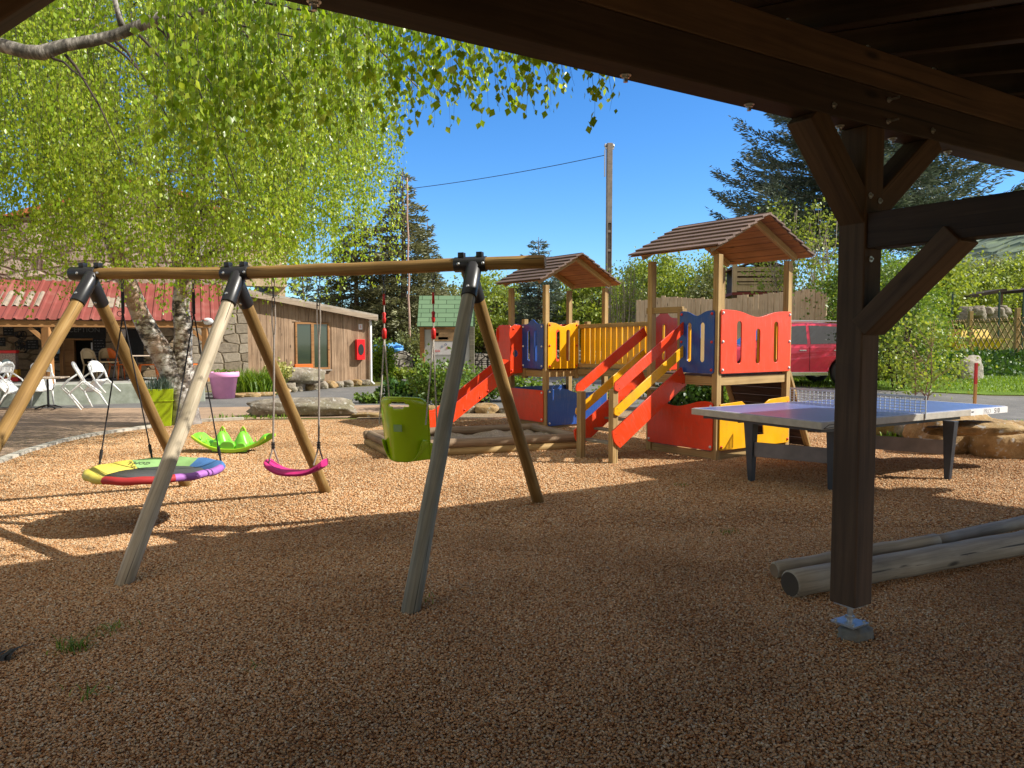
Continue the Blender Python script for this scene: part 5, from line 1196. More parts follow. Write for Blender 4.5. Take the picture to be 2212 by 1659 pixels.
# door recess
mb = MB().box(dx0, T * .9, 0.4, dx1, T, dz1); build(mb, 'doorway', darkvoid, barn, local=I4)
dcx = fpt(167, 760)[0]
lb('door_frame', (dcx - .02, 0.02, 0.45), (dcx - .02, 0.02, dz1), 0.1, 0.12, wood_orange) if False else None
lb('door_frame', (dx0 + .05, 0.03, 0.45), (dx0 + .05, 0.03, dz1), 0.12, 0.10, wood_orange); lb('door_frame', (dx0, 0.03, dz1 - .03), (dx1, 0.03, dz1 - .03), .1, .05, wood_orange)
mb = MB().box(dx0 + .12, 0.06, .45, dx0 + .36, 0.5, dz1 - .06); build(mb, 'door', wood_orange, barn, local=I4)
xa, za = fpt(198, 740); mb = MB().box(xa - .02, -0.01, .5, xa + .02, .03, za); build(mb, 'door_bar', pvcwhite, barn, local=I4)
# boards that hang on the wall
def on_wall(nm, label, cat, px0, py0, px1, py1, m, th=0.03, off=-0.03, lines=0, grp=None, txt=None, W_=None):
    W2 = W_ if W_ is not None else Wb
    (xa, za), (xb, zb_) = fpt(px0, py0, off, W2), fpt(px1, py1, off, W2); w, h = xb - xa, za - zb_
    o = tag(build(MB().box(0, 0, 0, w, th, h), nm, m, None, W2 @ Matrix.Translation((xa, off, zb_)), bevel=0.004), label, cat, grp)
    if lines:
        mb = MB(); rnd = random.Random(int(px0)); 
        for k in range(lines):
            z = h * (1 - (k + 0.8) / (lines + .6)); x = w * 0.12
            while x < w * 0.85: l = rnd.uniform(.03, .10); mb.box(x, -0.002, z, min(x + l, w * .9), -0.0005, z + 0.018); x += l + 0.03
        build(mb, 'chalk_writing', chalk, o, wm(o))
    if txt:
        for (s_, sz, fx, fz, mm) in txt: put('lettering', text_mesh(s_, sz, 0.001), mm, o, wm(o) @ Matrix.Translation((w * fx, -0.003, h * fz)) @ RT)
    return o
g_ = 'small chalkboards on the stone wall'
for i, (a, b_, c, d, l) in enumerate([(6, 704, 30, 725, 'small square chalkboard on the stone wall, upper left'), (34, 694, 58, 705, 'small chalkboard high up close under the awning'), (70, 704, 94, 726, 'small square chalkboard beside the orange awning post'), (-14, 729, 12, 748, 'small chalkboard cut by the left edge of the photo'), (57, 734, 83, 755, 'small square chalkboard low on the wall, left of the awning post')]):
    on_wall('chalkboard', l, 'chalkboard', a, b_, c, d, blackpaint, lines=3, grp=g_)
on_wall('menu_board', 'black board with chalk lettering over the barn door', 'chalkboard', 115, 701, 229, 730.5, blackpaint, lines=0, txt=[('RECEPTION', 0.2, 0.5, 0.45, chalk)])
on_wall('menu_board', 'tall black menu board right of the barn door', 'chalkboard', 200.5, 731, 229, 779, blackpaint, lines=7)
on_wall('menu_board', 'narrow black board left of the barn door', 'chalkboard', 115, 731, 127.5, 779, blackpaint, lines=5)
on_wall('menu_board', 'large plain black board behind the leaning birch trunk', 'chalkboard', 271, 711, 311, 783, blackpaint)
on_wall('notice', 'white notice above a smaller one on the stone wall', 'notice', 253, 711, 271.5, 727, paper, 0.01, -0.06)
on_wall('notice', 'pale notice with a ring symbol under the larger notice', 'notice', 259, 728, 271, 749, paper, 0.01, -0.06, txt=[('O', 0.16, 0.5, 0.3, redpaint)])
# dark iron ornament on the wall
mb = MB(); rnd = random.Random(4)
for k in range(16):
    x_, z_ = fpt(45 + rnd.uniform(-8, 8), 742 + rnd.uniform(-24, 22)); a = rnd.uniform(0, 6.28)
    mb.tube([(x_ + .09 * math.cos(a + t * 1.1), -0.04 - .02 * math.sin(t), z_ + .09 * math.sin(a + t * 1.1)) for t in range(5)], 0.016, 5)
tag(build(mb, 'iron_ornament', blacksteel, None, Wb), 'twisted dark iron ornament hanging between the small chalkboards', 'ornament')
# terrace with its retaining wall
W0_, W1_ = XY(-220, 17.7), XY(440, 20.1)
td = (W1_ - W0_).normalized(); tn = Vector((-td.y, td.x, 0))
F = Matrix((td, tn, Vector((0, 0, 1)))).transposed().to_4x4(); F.translation = W0_; LW = (W1_ - W0_).length
tw = thing('terrace', 'low algae stained concrete terrace wall in front of the barn', 'terrace', M=F)
build(MB().box(0, 0, -0.1, LW, 0.22, 0.50), 'retaining_wall', terraceM, tw, local=I4, bevel=0.01)
c0 = F.inverted() @ (Wb @ Vector((0, -0.01, 0))); c1 = F.inverted() @ (Wb @ Vector((LB - 1.3, -0.01, 0)))
mb = MB().prism([(0, 0.22), (LW - .05, 0.22), (c1.x, c1.y), (c0.x, c0.y)], -0.1, 0.45, ax='z'); build(mb, 'terrace_floor', concrete, tw, local=I4)
# wall lamp on the awning post
p = AT(449, 694, 21.6); mb = MB(); mb.lathe([(0.10, -0.04), (0.13, -0.02), (0.13, 0.02), (0.06, 0.05)], 18, Matrix.Rotation(R(90), 4, 'X') @ Matrix.Scale(1.2, 4, (1, 0, 0)) @ Matrix.Scale(.75, 4, (0, 1, 0))); tag(build(mb, 'wall_lamp', pvcwhite, None, Matrix.Translation(p), smooth=True), 'oval white outdoor lamp on top of the right awning post', 'lamp')
# gumball machine
gmx, gmz = fpt(18, 800, -0.9); gm = thing('vending_machine', 'red and yellow sweet dispenser standing on the terrace at the left edge', 'vending machine', M=Wb @ Matrix.Translation((gmx, -0.9, 0.45)))
for (z0, z1, m_, w, nm) in ((0, .12, redpaint, .52, 'base'), (.12, .33, M_plain('yellow_machine_paint', (.75, .38, .01), .4), .5, 'coin_panel'), (.33, .78, M_plain('globe_box', (.34, .24, .2), .15, var=.5, scale=30), .44, 'display_case'), (.78, .86, redpaint, .48, 'lid')): build(MB().box(-w / 2, -.2, z0, w / 2, .2, z1), nm, m_, gm, local=I4, bevel=.01)
build(MB().lathe([(.12, 0), (.12, .01)], 20, Matrix.Translation((0, -.2, .5)) @ Matrix.Rotation(R(90), 4, 'X')), 'badge', M_plain('pale_blue_badge', (.35, .5, .55), .5), gm, local=I4)
build(MB().lathe([(.07, 0), (.07, .02)], 16, Matrix.Translation((-.08, -.25, .22)) @ Matrix.Rotation(R(90), 4, 'X')), 'knob', blacksteel, gm, local=I4)
# water cooler bottle
p = Wb @ Vector((fpt(119, 775, -0.3)[0], -0.3, 1.2)); mb = MB(); mb.lathe([(.12, 0), (.13, .05), (.13, .3), (.05, .36)], 16)
tag(build(mb, 'water_bottle', M_plain('pale_blue_plastic', (.25, .42, .55), .2), None, Matrix.Translation(p), smooth=True), 'pale blue upturned water bottle beside the barn door', 'bottle')

# ---- garden chairs and tables
def make_chair(nm, label, M_, m, grp=None, arms=False):
    t = thing(nm, label, 'chair', M=M_, group=grp)
    mb = MB(); vs = []; fs = []
    for j in range(7):
        for i in range(7): vs.append((-0.22 + .44 * i / 6, -0.22 + .44 * j / 6, .44 + .02 * ((i - 3) / 3) ** 2))
    for j in range(6):
        for i in range(6): a = j * 7 + i; fs.append((a, a + 1, a + 8, a + 7))
    mb.add(vs, fs); o = put('seat', mb.mesh('seat', True), m, t, local=I4); md = o.modifiers.new('t', 'SOLIDIFY'); md.thickness = .02
    loop = [(-0.20, .21, .44), (-0.215, .26, .62), (-0.19, .31, .80), (-.10, .335, .875), (0, .34, .89), (.10, .335, .875), (.19, .31, .80), (.215, .26, .62), (.20, .21, .44)]
    build(MB().tube(loop, [.022, .024, .028, .032, .034, .032, .028, .024, .022], 8), 'backrest_frame', m, t, smooth=True, local=I4)
    vs = []; fs = []
    for j in range(8):
        z = .62 + .24 * j / 7; w = .19 * math.sqrt(max(0.05, 1 - ((z - .62) / .28) ** 2))
        for i in range(7): u = -1 + 2 * i / 6; vs.append((u * w, .262 + (z - .62) * .33 + .03 * (1 - u * u), z))
    for j in range(7):
        for i in range(6): a = j * 7 + i; fs.append((a, a + 1, a + 8, a + 7))
    mb = MB(); mb.add(vs, fs); o = put('backrest', mb.mesh('backrest', True), m, t, local=I4); md = o.modifiers.new('t', 'SOLIDIFY'); md.thickness = .015
    for (sx, sy) in ((-1, -1), (1, -1), (-1, 1), (1, 1)): build(MB().tube([(sx * .20, sy * .20, .44), (sx * .235, sy * .26, 0)], [.024, .017], 8), 'leg', m, t, smooth=True, local=I4)
    for sx in (-1, 1):
        if arms: build(MB().tube([(sx * .20, -.20, .44), (sx * .25, -.20, .64), (sx * .25, 0, .67), (sx * .21, .25, .64)], .018, 8), 'armrest', m, t, smooth=True, local=I4)
    return t
def dup(root, Mw, label, grp=None):
    c = root.copy(); COL.objects.link(c); c.matrix_world = Mw; ROOTM[c.name] = Mw.copy(); c['label'] = label
    if grp: c['group'] = grp
    for ch in list(root.children):
        d = ch.copy(); COL.objects.link(d); d.parent = c
        for g in ch.children: e = g.copy(); COL.objects.link(e); e.parent = d
    return c
def bistro(nm, label, loc, rz, m, h=.74, grp=None, round_=False):
    t = thing(nm, label, 'table', loc, rz, grp)
    build(MB().box(-.36, -.36, h - .03, .36, .36, h), 'table_top', m, t, local=I4, bevel=.008); build(MB().tube([(0, 0, .03), (0, 0, h - .03)], .025, 10), 'pedestal', blacksteel, t, local=I4)
    mb = MB()
    for k in range(4): a = k * math.pi / 2 + .78; mb.tube([(0, 0, .09), (.14 * math.cos(a), .14 * math.sin(a), .07), (.30 * math.cos(a), .30 * math.sin(a), .018)], [.022, .02, .018], 6)
    build(mb, 'foot', blacksteel, t, local=I4); return t
G1 = 'white chairs tipped against the table in front of the terrace'
tc = G(124, 880); tc.y -= .35
bistro('bistro_table', 'square pale bistro table in front of the terrace wall', tc, R(12), M_plain('pale_table_laminate', (.62, .5, .38), .5))
tbl2 = Vector((tc.x - 2.3, tc.y - .2, 0)); bistro('bistro_table', 'bistro table cut by the left edge of the photo', tbl2, R(5), M_plain('pale_table_laminate', (.62, .5, .38), .5))
def tip(loc, rz, tilt=38, dz=0.0):
    """chair tipped forward on its front legs so that the backrest leans on a table"""
    return Matrix.Translation(Vector((loc[0], loc[1], dz))) @ Matrix.Rotation(rz, 4, 'Z') @ Matrix.Rotation(R(tilt), 4, 'X') @ Matrix.Translation((0, .26, 0))
ch0 = None
# each chair stands off the table, backrest pointing at it; its front feet stay on the ground
specs = [(-.95, -.12, 80, 'white plastic chair tipped against the left side of the bistro table'), (-.60, .75, 35, 'white plastic chair tipped against the far left side of the bistro table'), (.95, -.3, -65, 'nearest white plastic chair tipped against the right side of the bistro table'), (.98, .42, -105, 'white plastic chair tipped against the right side of the table, tallest of the group')]
def lean(cx_, cy_, rzdeg):
    # local: chair faces -y, back at +y; tipping backward lowers the back; tip forward = rotate about front feet
    Rz = Matrix.Rotation(R(rzdeg), 4, 'Z'); return Matrix.Translation((cx_, cy_, 0.015)) @ Rz @ Matrix.Translation((0, .30, 0)) @ Matrix.Rotation(R(-46), 4, 'X') @ Matrix.Translation((0, .26, 0)) 
def lean2(cx_, cy_, rzdeg, ang=42):
    """stands on its rear feet, tipped back... front legs in the air, seat rising away from the table"""
    Rz = Matrix.Rotation(R(rzdeg), 4, 'Z'); return Matrix.Translation((cx_, cy_, 0.02)) @ Rz @ Matrix.Rotation(R(ang), 4, 'X') @ Matrix.Translation((0, .26, 0))
for i, (ox, oy, rz, lab) in enumerate(specs):
    Mw = lean2(tc.x + ox, tc.y + oy, rz)
    if ch0 is None: ch0 = make_chair('plastic_chair', lab, Mw, whiteplastic, G1, True)
    else: dup(ch0, Mw, lab, G1)
dup(ch0, lean2(tbl2.x + 1.0, tbl2.y - .1, -80), 'white plastic chair tipped toward the table at the left edge of the photo', G1)
dup(ch0, lean2(tbl2.x + .9, tbl2.y + .6, -115), 'white plastic chair behind the other one at the left edge of the photo', G1)
zt_ = 0.45
def onter(px, off): return Wb @ Vector((fpt(px, 800, off)[0], off, zt_))
bistro('terrace_table', 'pale topped table on the terrace behind the birch', onter(296, -1.9), thB, M_plain('cream_table', (.65, .52, .42), .5), .72)
bistro('terrace_table', 'small beige table on the terrace in front of the barn door', onter(225, -1.6), thB, beigeplastic, .55)
oc = make_chair('terrace_chair', 'orange plastic chair on the terrace just left of the birch trunk', Matrix.Translation(onter(320, -1.7)) @ Matrix.Rotation(R(-60), 4, 'Z'), orangeplastic, 'orange chairs on the terrace')
dup(oc, Matrix.Translation(onter(262, -1.3)) @ Matrix.Rotation(R(150), 4, 'Z'), 'orange plastic chair farther left behind the terrace tables', 'orange chairs on the terrace')
dup(oc, Matrix.Translation(onter(412, -1.9)) @ Matrix.Rotation(R(80), 4, 'Z'), 'orange plastic chair right of the birch trunk', 'orange chairs on the terrace')
bc = make_chair('terrace_chair', 'beige plastic chair on the terrace left of the small table', Matrix.Translation(onter(207, -1.2)) @ Matrix.Rotation(R(170), 4, 'Z'), beigeplastic, 'beige chairs on the terrace')
dup(bc, Matrix.Translation(onter(240, -1.1)) @ Matrix.Rotation(R(190), 4, 'Z'), 'beige plastic chair on the terrace behind the small table', 'beige chairs on the terrace')

# ================================================================== TIMBER ANNEX
A0_, A1_ = XY(534, 24.8), XY(797, 27.2); ad = (A1_ - A0_); LA = ad.length; ad.normalize()
FA = Matrix((ad, Vector((-ad.y, ad.x, 0)), Vector((0, 0, 1)))).transposed().to_4x4(); FA.translation = A0_
an = thing('timber_annex', 'low annex clad in vertical larch boards with a single pitch roof', 'building', M=FA)
zl, zr2 = fpt(543, 640, 0, FA)[1], fpt(793, 690, 0, FA)[1]
zL0 = fpt(536, 640, 0, FA)[1]; print('annex', LA, zl, zr2)
def ztop(x): return zL0 + (zr2 - zL0) * x / LA
w0x, w0z = fpt(637, 696, 0, FA); w1x, w1z = fpt(712, 797, 0, FA)
mb = MB(); x = 0; rnd = random.Random(5)
while x < LA:
    w = rnd.uniform(.085, .15); xe = min(x + w, LA); p = rnd.uniform(-.008, .004)
    segs_ = [(0.12, ztop(x))] if (xe <= w0x or x >= w1x) else [(0.12, w1z - .02), (w0z + .02, ztop(x))]
    for (a, b_) in segs_: mb.box(x + .003, p - .02, a, xe - .003, p + .004, b_)
    x = xe
build(mb, 'cladding', wood_clad, an, local=I4)
mb = MB(); mb.prism([(0, -.1), (w0x, -.1), (w0x, ztop(w0x)), (0, ztop(0))], .006, .2); mb.prism([(w1x, -.1), (LA, -.1), (LA, ztop(LA)), (w1x, ztop(w1x))], .006, .2); mb.box(w0x, .006, -.1, w1x, .2, w1z); mb.box(w0x, .006, w0z, w1x, .2, ztop(w1x)); mb.box(LA - .2, .2, -.1, LA - .005, 5, ztop(LA))
build(mb, 'wall', wood_clad, an, local=I4)
mb = MB(); mb.prism([(-.1, ztop(-.1) + .02), (LA + .22, ztop(LA + .22) + .02), (LA + .22, ztop(LA + .22) + .20), (-.1, ztop(-.1) + .20)], -.30, 5.2)
ro = build(mb, 'roof', M_plain('grey_roof_edge', (.33, .29, .24), .8, var=.25), an, local=I4)
mb = MB(); mb.prism([(-.1, ztop(-.1) - .02), (LA + .18, ztop(LA + .18) - .02), (LA + .18, ztop(LA + .18) + .13), (-.1, ztop(-.1) + .13)], -.335, -.302); build(mb, 'fascia', M_wood('grey_fascia', (.25, .19, .13), (.38, .30, .22), (.45, .37, .28)), an, local=I4)
wn = build(MB().box(w0x, -.035, w1z, w0x + .06, .03, w0z).box(w1x - .06, -.035, w1z, w1x, .03, w0z).box(w0x + .06, -.034, w0z - .06, w1x - .06, .03, w0z).box(w0x + .06, -.034, w1z, w1x - .06, .03, w1z + .06).box((w0x + w1x) / 2 - .05, -.03, w1z + .06, (w0x + w1x) / 2 + .05, .03, w0z - .06), 'window_frame', wood_orange, an, local=I4, bevel=.004)
mb = MB()
for (a, b_) in ((w0x + .06, (w0x + w1x) / 2 - .05), ((w0x + w1x) / 2 + .05, w1x - .06)): mb.box(a, .0, w1z + .06, b_, .01, w0z - .06)
build(mb, 'pane', glassdark, wn, wm(wn)); 
build(MB().box(w0x - .08, -.12, w1z - .05, w1x + .05, 0.0, w1z - .012), 'window_sill', M_plain('grey_sill', (.3, .26, .22), .7), an, local=I4)
on_wall('flower_box', 'orange plastic window box on the annex sill', 'flower box', 638, 787, 676, 799, orangeplastic, .16, -.20, W_=FA)
c_ = on_wall('extinguisher_cabinet', 'red wall cabinet with a dark oval window on the annex', 'cabinet', 771, 733, 789, 777, redpaint, .17, -.21, W_=FA)
hx_ = fpt(780, 755, -.21, FA)
ov_ = build(MB().lathe([(.1, 0), (.1, .012)], 24, Matrix.Rotation(R(90), 4, 'X') @ Matrix.Scale(1.0, 4) @ Matrix.Scale(1.75, 4, (0, 1, 0)).inverted() if False else Matrix.Scale(1.9, 4, (0, 0, 1)) @ Matrix.Rotation(R(90), 4, 'X')), 'oval_window', blackpaint, c_, FA @ Matrix.Translation((hx_[0], -.212, hx_[1])))
on_wall('warning_sign', 'small white and pink safety sign above the red cabinet', 'sign', 774.5, 700, 783, 712, paper, .01, -.04, W_=FA, txt=[('S', .13, .5, .3, redpaint)])
dpx, _ = fpt(799, 750, -.1, FA); dpipe = [(dpx - .02, -.02, ztop(LA) + .08), (dpx + .03, -.1, ztop(LA) - .0), (dpx + .03, -.1, .35), (dpx + .03, -.1, .12), (dpx + .10, -.2, .02)]
build(MB().tube(dpipe, .045, 12), 'downpipe', pvcwhite, an, smooth=True, local=I4)
# stones along the annex wall, flower bed by the barn
bp = G(641, 846); bp = Vector((bp.x, bp.y + .3, 0))
rock('boulder', 'big flat topped grey boulder leaning on the annex below its window', (bp.x, bp.y, 0.28), (1.5, .8, .5), R(25), 201, rockGrey, None, 'boulder')
for i in range(11):
    t = (i + .5) / 11; px = 596 + 196 * t; py = 850 - 19 * t; p = G(px, py)
    rock('wall_stone', f'small stone in the row along the foot of the annex, {words[i]} from the left', (p.x, p.y + .2, -.02), (random.uniform(.32, .5), .38, random.uniform(.2, .34)), random.uniform(-.4, .4), 210 + i, rockGrey if i % 3 else rockOchre, 'stones along the foot of the annex')
for i, px in enumerate((505, 540, 572)):
    p = G(px, 858 - i * 1.5); rock('bed_stone', f'flat stone edging the grass clump, {words[i]} of three from the left', (p.x, p.y, -.02), (.62, .35, .14), random.uniform(-.2, .2), 240 + i, rockOchre, 'flat stones under the grass clump')

# ================================================================== POTS
def blades(name, P, L, seed, w=.02, bend=.5):
    rg = np.random.default_rng(seed); n = len(P); V = []; F = []; k = 0; vals = []
    for i in range(n):
        a = rg.uniform(0, 6.283); d = np.array([math.cos(a), math.sin(a), 0]); s = np.array([-d[1], d[0], 0]); l = L * rg.uniform(.6, 1.15); b = bend * rg.uniform(.3, 1.3)
        for j in range(5):
            t = j / 4; c = P[i] + d * (l * b * t * t) + np.array([0, 0, l * (t - .35 * b * t * t * t)]); ww = w * (1 - t ** 2) + .001
            V += [c - s * ww / 2, c + s * ww / 2]
        for j in range(4): F.append((k + 2 * j, k + 2 * j + 1, k + 2 * j + 3, k + 2 * j + 2)); vals.append(rg.beta(2, 2))
        vals[-4:] = [vals[-1]] * 4; k += 10
    me = bpy.data.meshes.new(name); me.from_pydata([tuple(v) for v in V], [], F); me.update()
    at = me.attributes.new('v', 'FLOAT', 'FACE'); at.data.foreach_set('value', np.array(vals, dtype=np.float32)); return me
pp = G(473.5, 862); pp.y += .35
pk = thing('flower_pot', 'very large pink round plastic plant pot beside the grass clump', 'plant pot', pp)
build(MB().lathe([(.28, 0), (.365, .58), (.40, .585), (.41, .60), (.41, .71), (.395, .72), (.37, .715), (.36, .60), (.30, .60)], 40), 'pot', pinkpot, pk, smooth=True, local=I4)
build(MB().lathe([(.37, .62), (.2, .66), (.01, .67)], 20), 'soil', soilM, pk, local=I4)
rg = np.random.default_rng(5); o = put('seedlings', leaf_mesh('seedlings', rg.uniform(-.28, .28, (160, 3)) * [1, 1, .12] + [0, 0, .72], .06, 6, -.4), leafMid, pk, local=I4)
lp_ = G(339, 922); lp_.y += .2
lk = thing('flower_pot', 'tall tapered lime green planter beside the birch trunk', 'plant pot', lp_, R(20))
mb = MB(); mb.add([(-.17, -.17, 0), (.17, -.17, 0), (.17, .17, 0), (-.17, .17, 0), (-.23, -.23, .70), (.23, -.23, .70), (.23, .23, .70), (-.23, .23, .70)], [(0, 3, 2, 1), (4, 5, 6, 7), (0, 1, 5, 4), (1, 2, 6, 5), (2, 3, 7, 6), (3, 0, 4, 7)]); mb.box(-.225, -.225, .47, .225, .225, .485)
build(mb, 'pot', limepot, lk, local=I4, bevel=.012)
P = rg.normal(size=(260, 3)) * [.12, .12, .01] + [0, 0, .69]; put('lavender', blades('lavender', P, .28, 8, .012, .35), leafGrey, lk, local=I4)

# ================================================================== POLES AND WIRE
up_p = XY(1313.5, 38); utop = AT(1313.5, 325, 38).z
ut = thing('utility_pole', 'tall concrete utility pole with slotted lower shaft behind the play towers', 'utility pole', (up_p.x, up_p.y, gz(up_p.x, 38)), R(8))
mb = MB(); w = .128; zz0 = 0
zs = 6.9
for sx in (-1, 1): mb.box(sx * w - .045 * (sx > 0) - 0 * w, -.14, 0, sx * w + .045 * (sx < 0), .14, zs)
z = 0.0
while z < zs: mb.box(-w + .045, -.13, z, w - .045, .13, z + .12); z += .92
mb.box(-w + .0, -.13, zs, w, .13, utop); mb.box(-w + .045, -.02, 0.01, w - .045, .02, zs - .01)
build(mb, 'pole', M_plain('pole_concrete', (.25, .215, .185), .9, var=.2, scale=5), ut, local=I4, bevel=.01)
mb = MB(); mb.box(-.22, -.03, utop - .28, .22, .03, utop - .18); 
for sx in (-.2, .19): mb.lathe([(.05, 0), (.07, .05), (.05, .12), (.03, .16)], 10, Matrix.Translation((sx, 0, utop - .18)))
mb.box(-.26, -.02, utop - 1.6, -.20, .02, utop - .3)
build(mb, 'insulators', zinc, ut, local=I4)
wl = MB(); a = Vector((up_p.x - .2, up_p.y, utop - .22)); b_ = AT(640, 428, 46)
wl.tube([a.lerp(b_, i / 24) - Vector((0, 0, 4 * 0.35 * (i / 24) * (1 - i / 24))) for i in range(25)], .018, 5)
tag(build(wl, 'overhead_wire', blacksteel, None), 'single dark overhead wire sloping down from the concrete pole', 'wire')
fp = XY(885.5, 33); ft = AT(879.5, 384, 33)
tag(log('flag_pole', (fp.x, fp.y, 0), ft, .05, .03, M_plain('rusty_white_pole', (.42, .28, .22), .7, var=.3, scale=3), None, 77, n=10, wob=.03), 'very thin rusty white pole in front of the tall conifer', 'pole')

# ================================================================== INFO BOARD
ib = XY(966, 29.5); it = thing('information_board', 'wooden information board with a green shingle roof', 'notice board', ib)
def iz(py): return AT(966, py, 29.5).z
wI = 0.95
for sx in (-1, 1): build(MB().box(sx * wI - .09, -.09, 0, sx * wI + .09, .09, iz(706)), 'post', wood_orange if sx < 0 else wood_grey, it, local=I4, bevel=.01)
build(MB().box(-wI + .09, -.04, iz(796), wI - .09, .04, iz(712)), 'board', M_plain('pale_board', (.44, .45, .43), .6, var=.06), it, local=I4)
build(MB().box(-wI + .09, -.06, iz(712), wI - .09, .05, iz(701)), 'header', wood_orange, it, local=I4); build(MB().box(-wI + .09, -.06, iz(801), wI - .09, .05, iz(796)), 'sill', wood_orange, it, local=I4)
pr_ = MB(); zr0, zr1 = iz(708), iz(641)
F = Matrix.Translation((0, -.75, zr0 + .02)) @ Matrix.Rotation(math.atan2(zr1 - zr0, .75), 4, 'X'); Lr = math.hypot(.75, zr1 - zr0)
o = build(MB().box(-wI - .10, 0, 0, wI + .08, Lr, .04), 'roof', shingle, it, local=F)
F2 = Matrix.Translation((0, .75, zr0 + .02)) @ Matrix.Rotation(math.pi, 4, 'Z') @ Matrix.Rotation(math.atan2(zr1 - zr0, .75), 4, 'X'); build(MB().box(-wI - .08, 0, 0.001, wI + .10, Lr, .039), 'roof', shingle, it, local=F2)
bx_ = MB(); po = []
def iposter(x0, z0, x1, z1, m, nm='poster'): return build(MB().box(x0, -.048, z0, x1, -.0405, z1), nm, m, it, local=I4)
gx = lambda px: XY(px, 29.5).x - ib.x
iposter(gx(933), iz(737), gx(982), iz(712.5), M_plain('brown_poster', (.42, .26, .13), .6, var=.3, scale=8)); iposter(gx(934), iz(726), gx(948), iz(719), M_plain('beige_note', (.6, .45, .3), .6))
iposter(gx(935), iz(766), gx(985), iz(739), paper, 'poster'); iposter(gx(947), iz(733.5), gx(968), iz(728), M_plain('green_strip', (.12, .35, .2), .6))
for (px, py, m_) in ((937, 758, redpaint), (942.5, 758, redpaint), (948, 758, redpaint), (955, 749, M_plain('blue_dot', (.05, .12, .35), .5)), (963, 744, M_plain('blue_dot', (.05, .12, .35), .5)), (966, 752, redpaint)):
    build(MB().lathe([(.042, 0), (.042, .004), (.028, .004), (.028, 0)], 14, closed=True, M=Matrix.Translation((gx(px), -.05, iz(py))) @ Matrix.Rotation(R(90), 4, 'X')), 'pictogram', m_, it, local=I4)

# ================================================================== FENCES
fa, fb = XY(1374, 28.9), XY(1776, 23.9); fd = (fb - fa); LF = fd.length; fd.normalize(); FF = Matrix((fd, Vector((-fd.y, fd.x, 0)), Vector((0, 0, 1)))).transposed().to_4x4(); FF.translation = fa
pf_ = thing('palisade_fence', 'tall pale fence of uneven upright boards behind the red car', 'fence', M=FF)
mb = MB(); x = 0; rnd = random.Random(9)
while x < LF:
    w = rnd.uniform(.14, .21); zt = 3.08 + .06 * math.sin(x * 1.3) + rnd.uniform(-.05, .05); mb.box(x, rnd.uniform(-.01, .01), .2, x + w - .012, .03, zt); x += w
build(mb, 'boards', wood_fence, pf_, local=I4)
for z in (.9, 2.5): build(MB().box(0, .03, z, LF, .09, z + .1), 'cross_rail', wood_fence, pf_, local=I4)
for k in range(6): build(MB().box(LF * k / 5 - .05, .09, .2, LF * k / 5 + .05, .19, 2.9), 'post', wood_fence, pf_, local=I4)
# short stakes in front of the fence
mb = MB()
tp_ = [XY(2300, 27.5), XY(2196, 30.5), XY(2095, 34), XY(2019, 38)]
tf = thing('trellis_fence', 'pale diamond trellis fence on square posts at the top of the bank', 'fence', (tp_[1].x, tp_[1].y, .95))
for p in tp_: 
    zt = 1.88; build(MB().box(-.08, -.08, -.1, .08, .08, zt), 'post', wood_pale, tf, Matrix.Translation((p.x, p.y, .95)), bevel=.01)
for i in range(3):
    a, b_ = tp_[i], tp_[i + 1]; L = (b_ - a).length; d = (b_ - a).normalized(); F = Matrix((d, Vector((-d.y, d.x, 0)), Vector((0, 0, 1)))).transposed().to_4x4(); F.translation = Vector((a.x, a.y, .95))
    mb = MB(); z0, z1 = .22, 1.5; hgt_ = z1 - z0; n = int(L / .42)
    for k in range(-3, n + 1):
        for sg, yo in ((1, -.012), (-1, .012)):
            xa = k * L / n; xb = xa + hgt_ * .95
            pa, pb = (xa, z0), (xb, z1)
            if sg < 0: pa, pb = (xa, z1), (xb, z0)
            t0 = max(0, (0 - pa[0]) / (pb[0] - pa[0])); t1 = min(1, (L - pa[0]) / (pb[0] - pa[0]))
            if t1 <= t0: continue
            q0 = (pa[0] + (pb[0] - pa[0]) * t0, pa[1] + (pb[1] - pa[1]) * t0); q1 = (pa[0] + (pb[0] - pa[0]) * t1, pa[1] + (pb[1] - pa[1]) * t1)
            Fm, Lm = frame((q0[0], yo, q0[1]), (q1[0], yo, q1[1]), (0, 1, 0)); mb.box(0, -.028, -.01, Lm, .028, .01, Fm)
    build(mb, 'lattice', wood_pale, tf, F)
sk = G(2104, 904); st2 = AT(2109, 784, sk.y)
stk = thing('marker_stake', 'thin leaning orange wooden stake with a red painted top by the lane', 'stake', sk)
m1 = sk.lerp(st2, .62); beam('stake', sk - Vector((0, 0, .1)), m1, .055, .045, M_wood('orange_stake', (.5, .2, .06), (.7, .34, .13), (.75, .4, .17)), stk); beam('painted_top', m1, st2, .0555, .0455, M_plain('faded_red_paint', (.55, .03, .03), .7), stk)
ms = G(1972, 832); rock('standing_stone', 'pale upright pointed stone at the foot of the planted bank', (ms.x, 23.6, gz(ms.x, 23.6) - .1), (.75, .5, .85), .2, 300, M_rock('pale_limestone', (.34, .31, .26), (.46, .43, .37), .1), None)

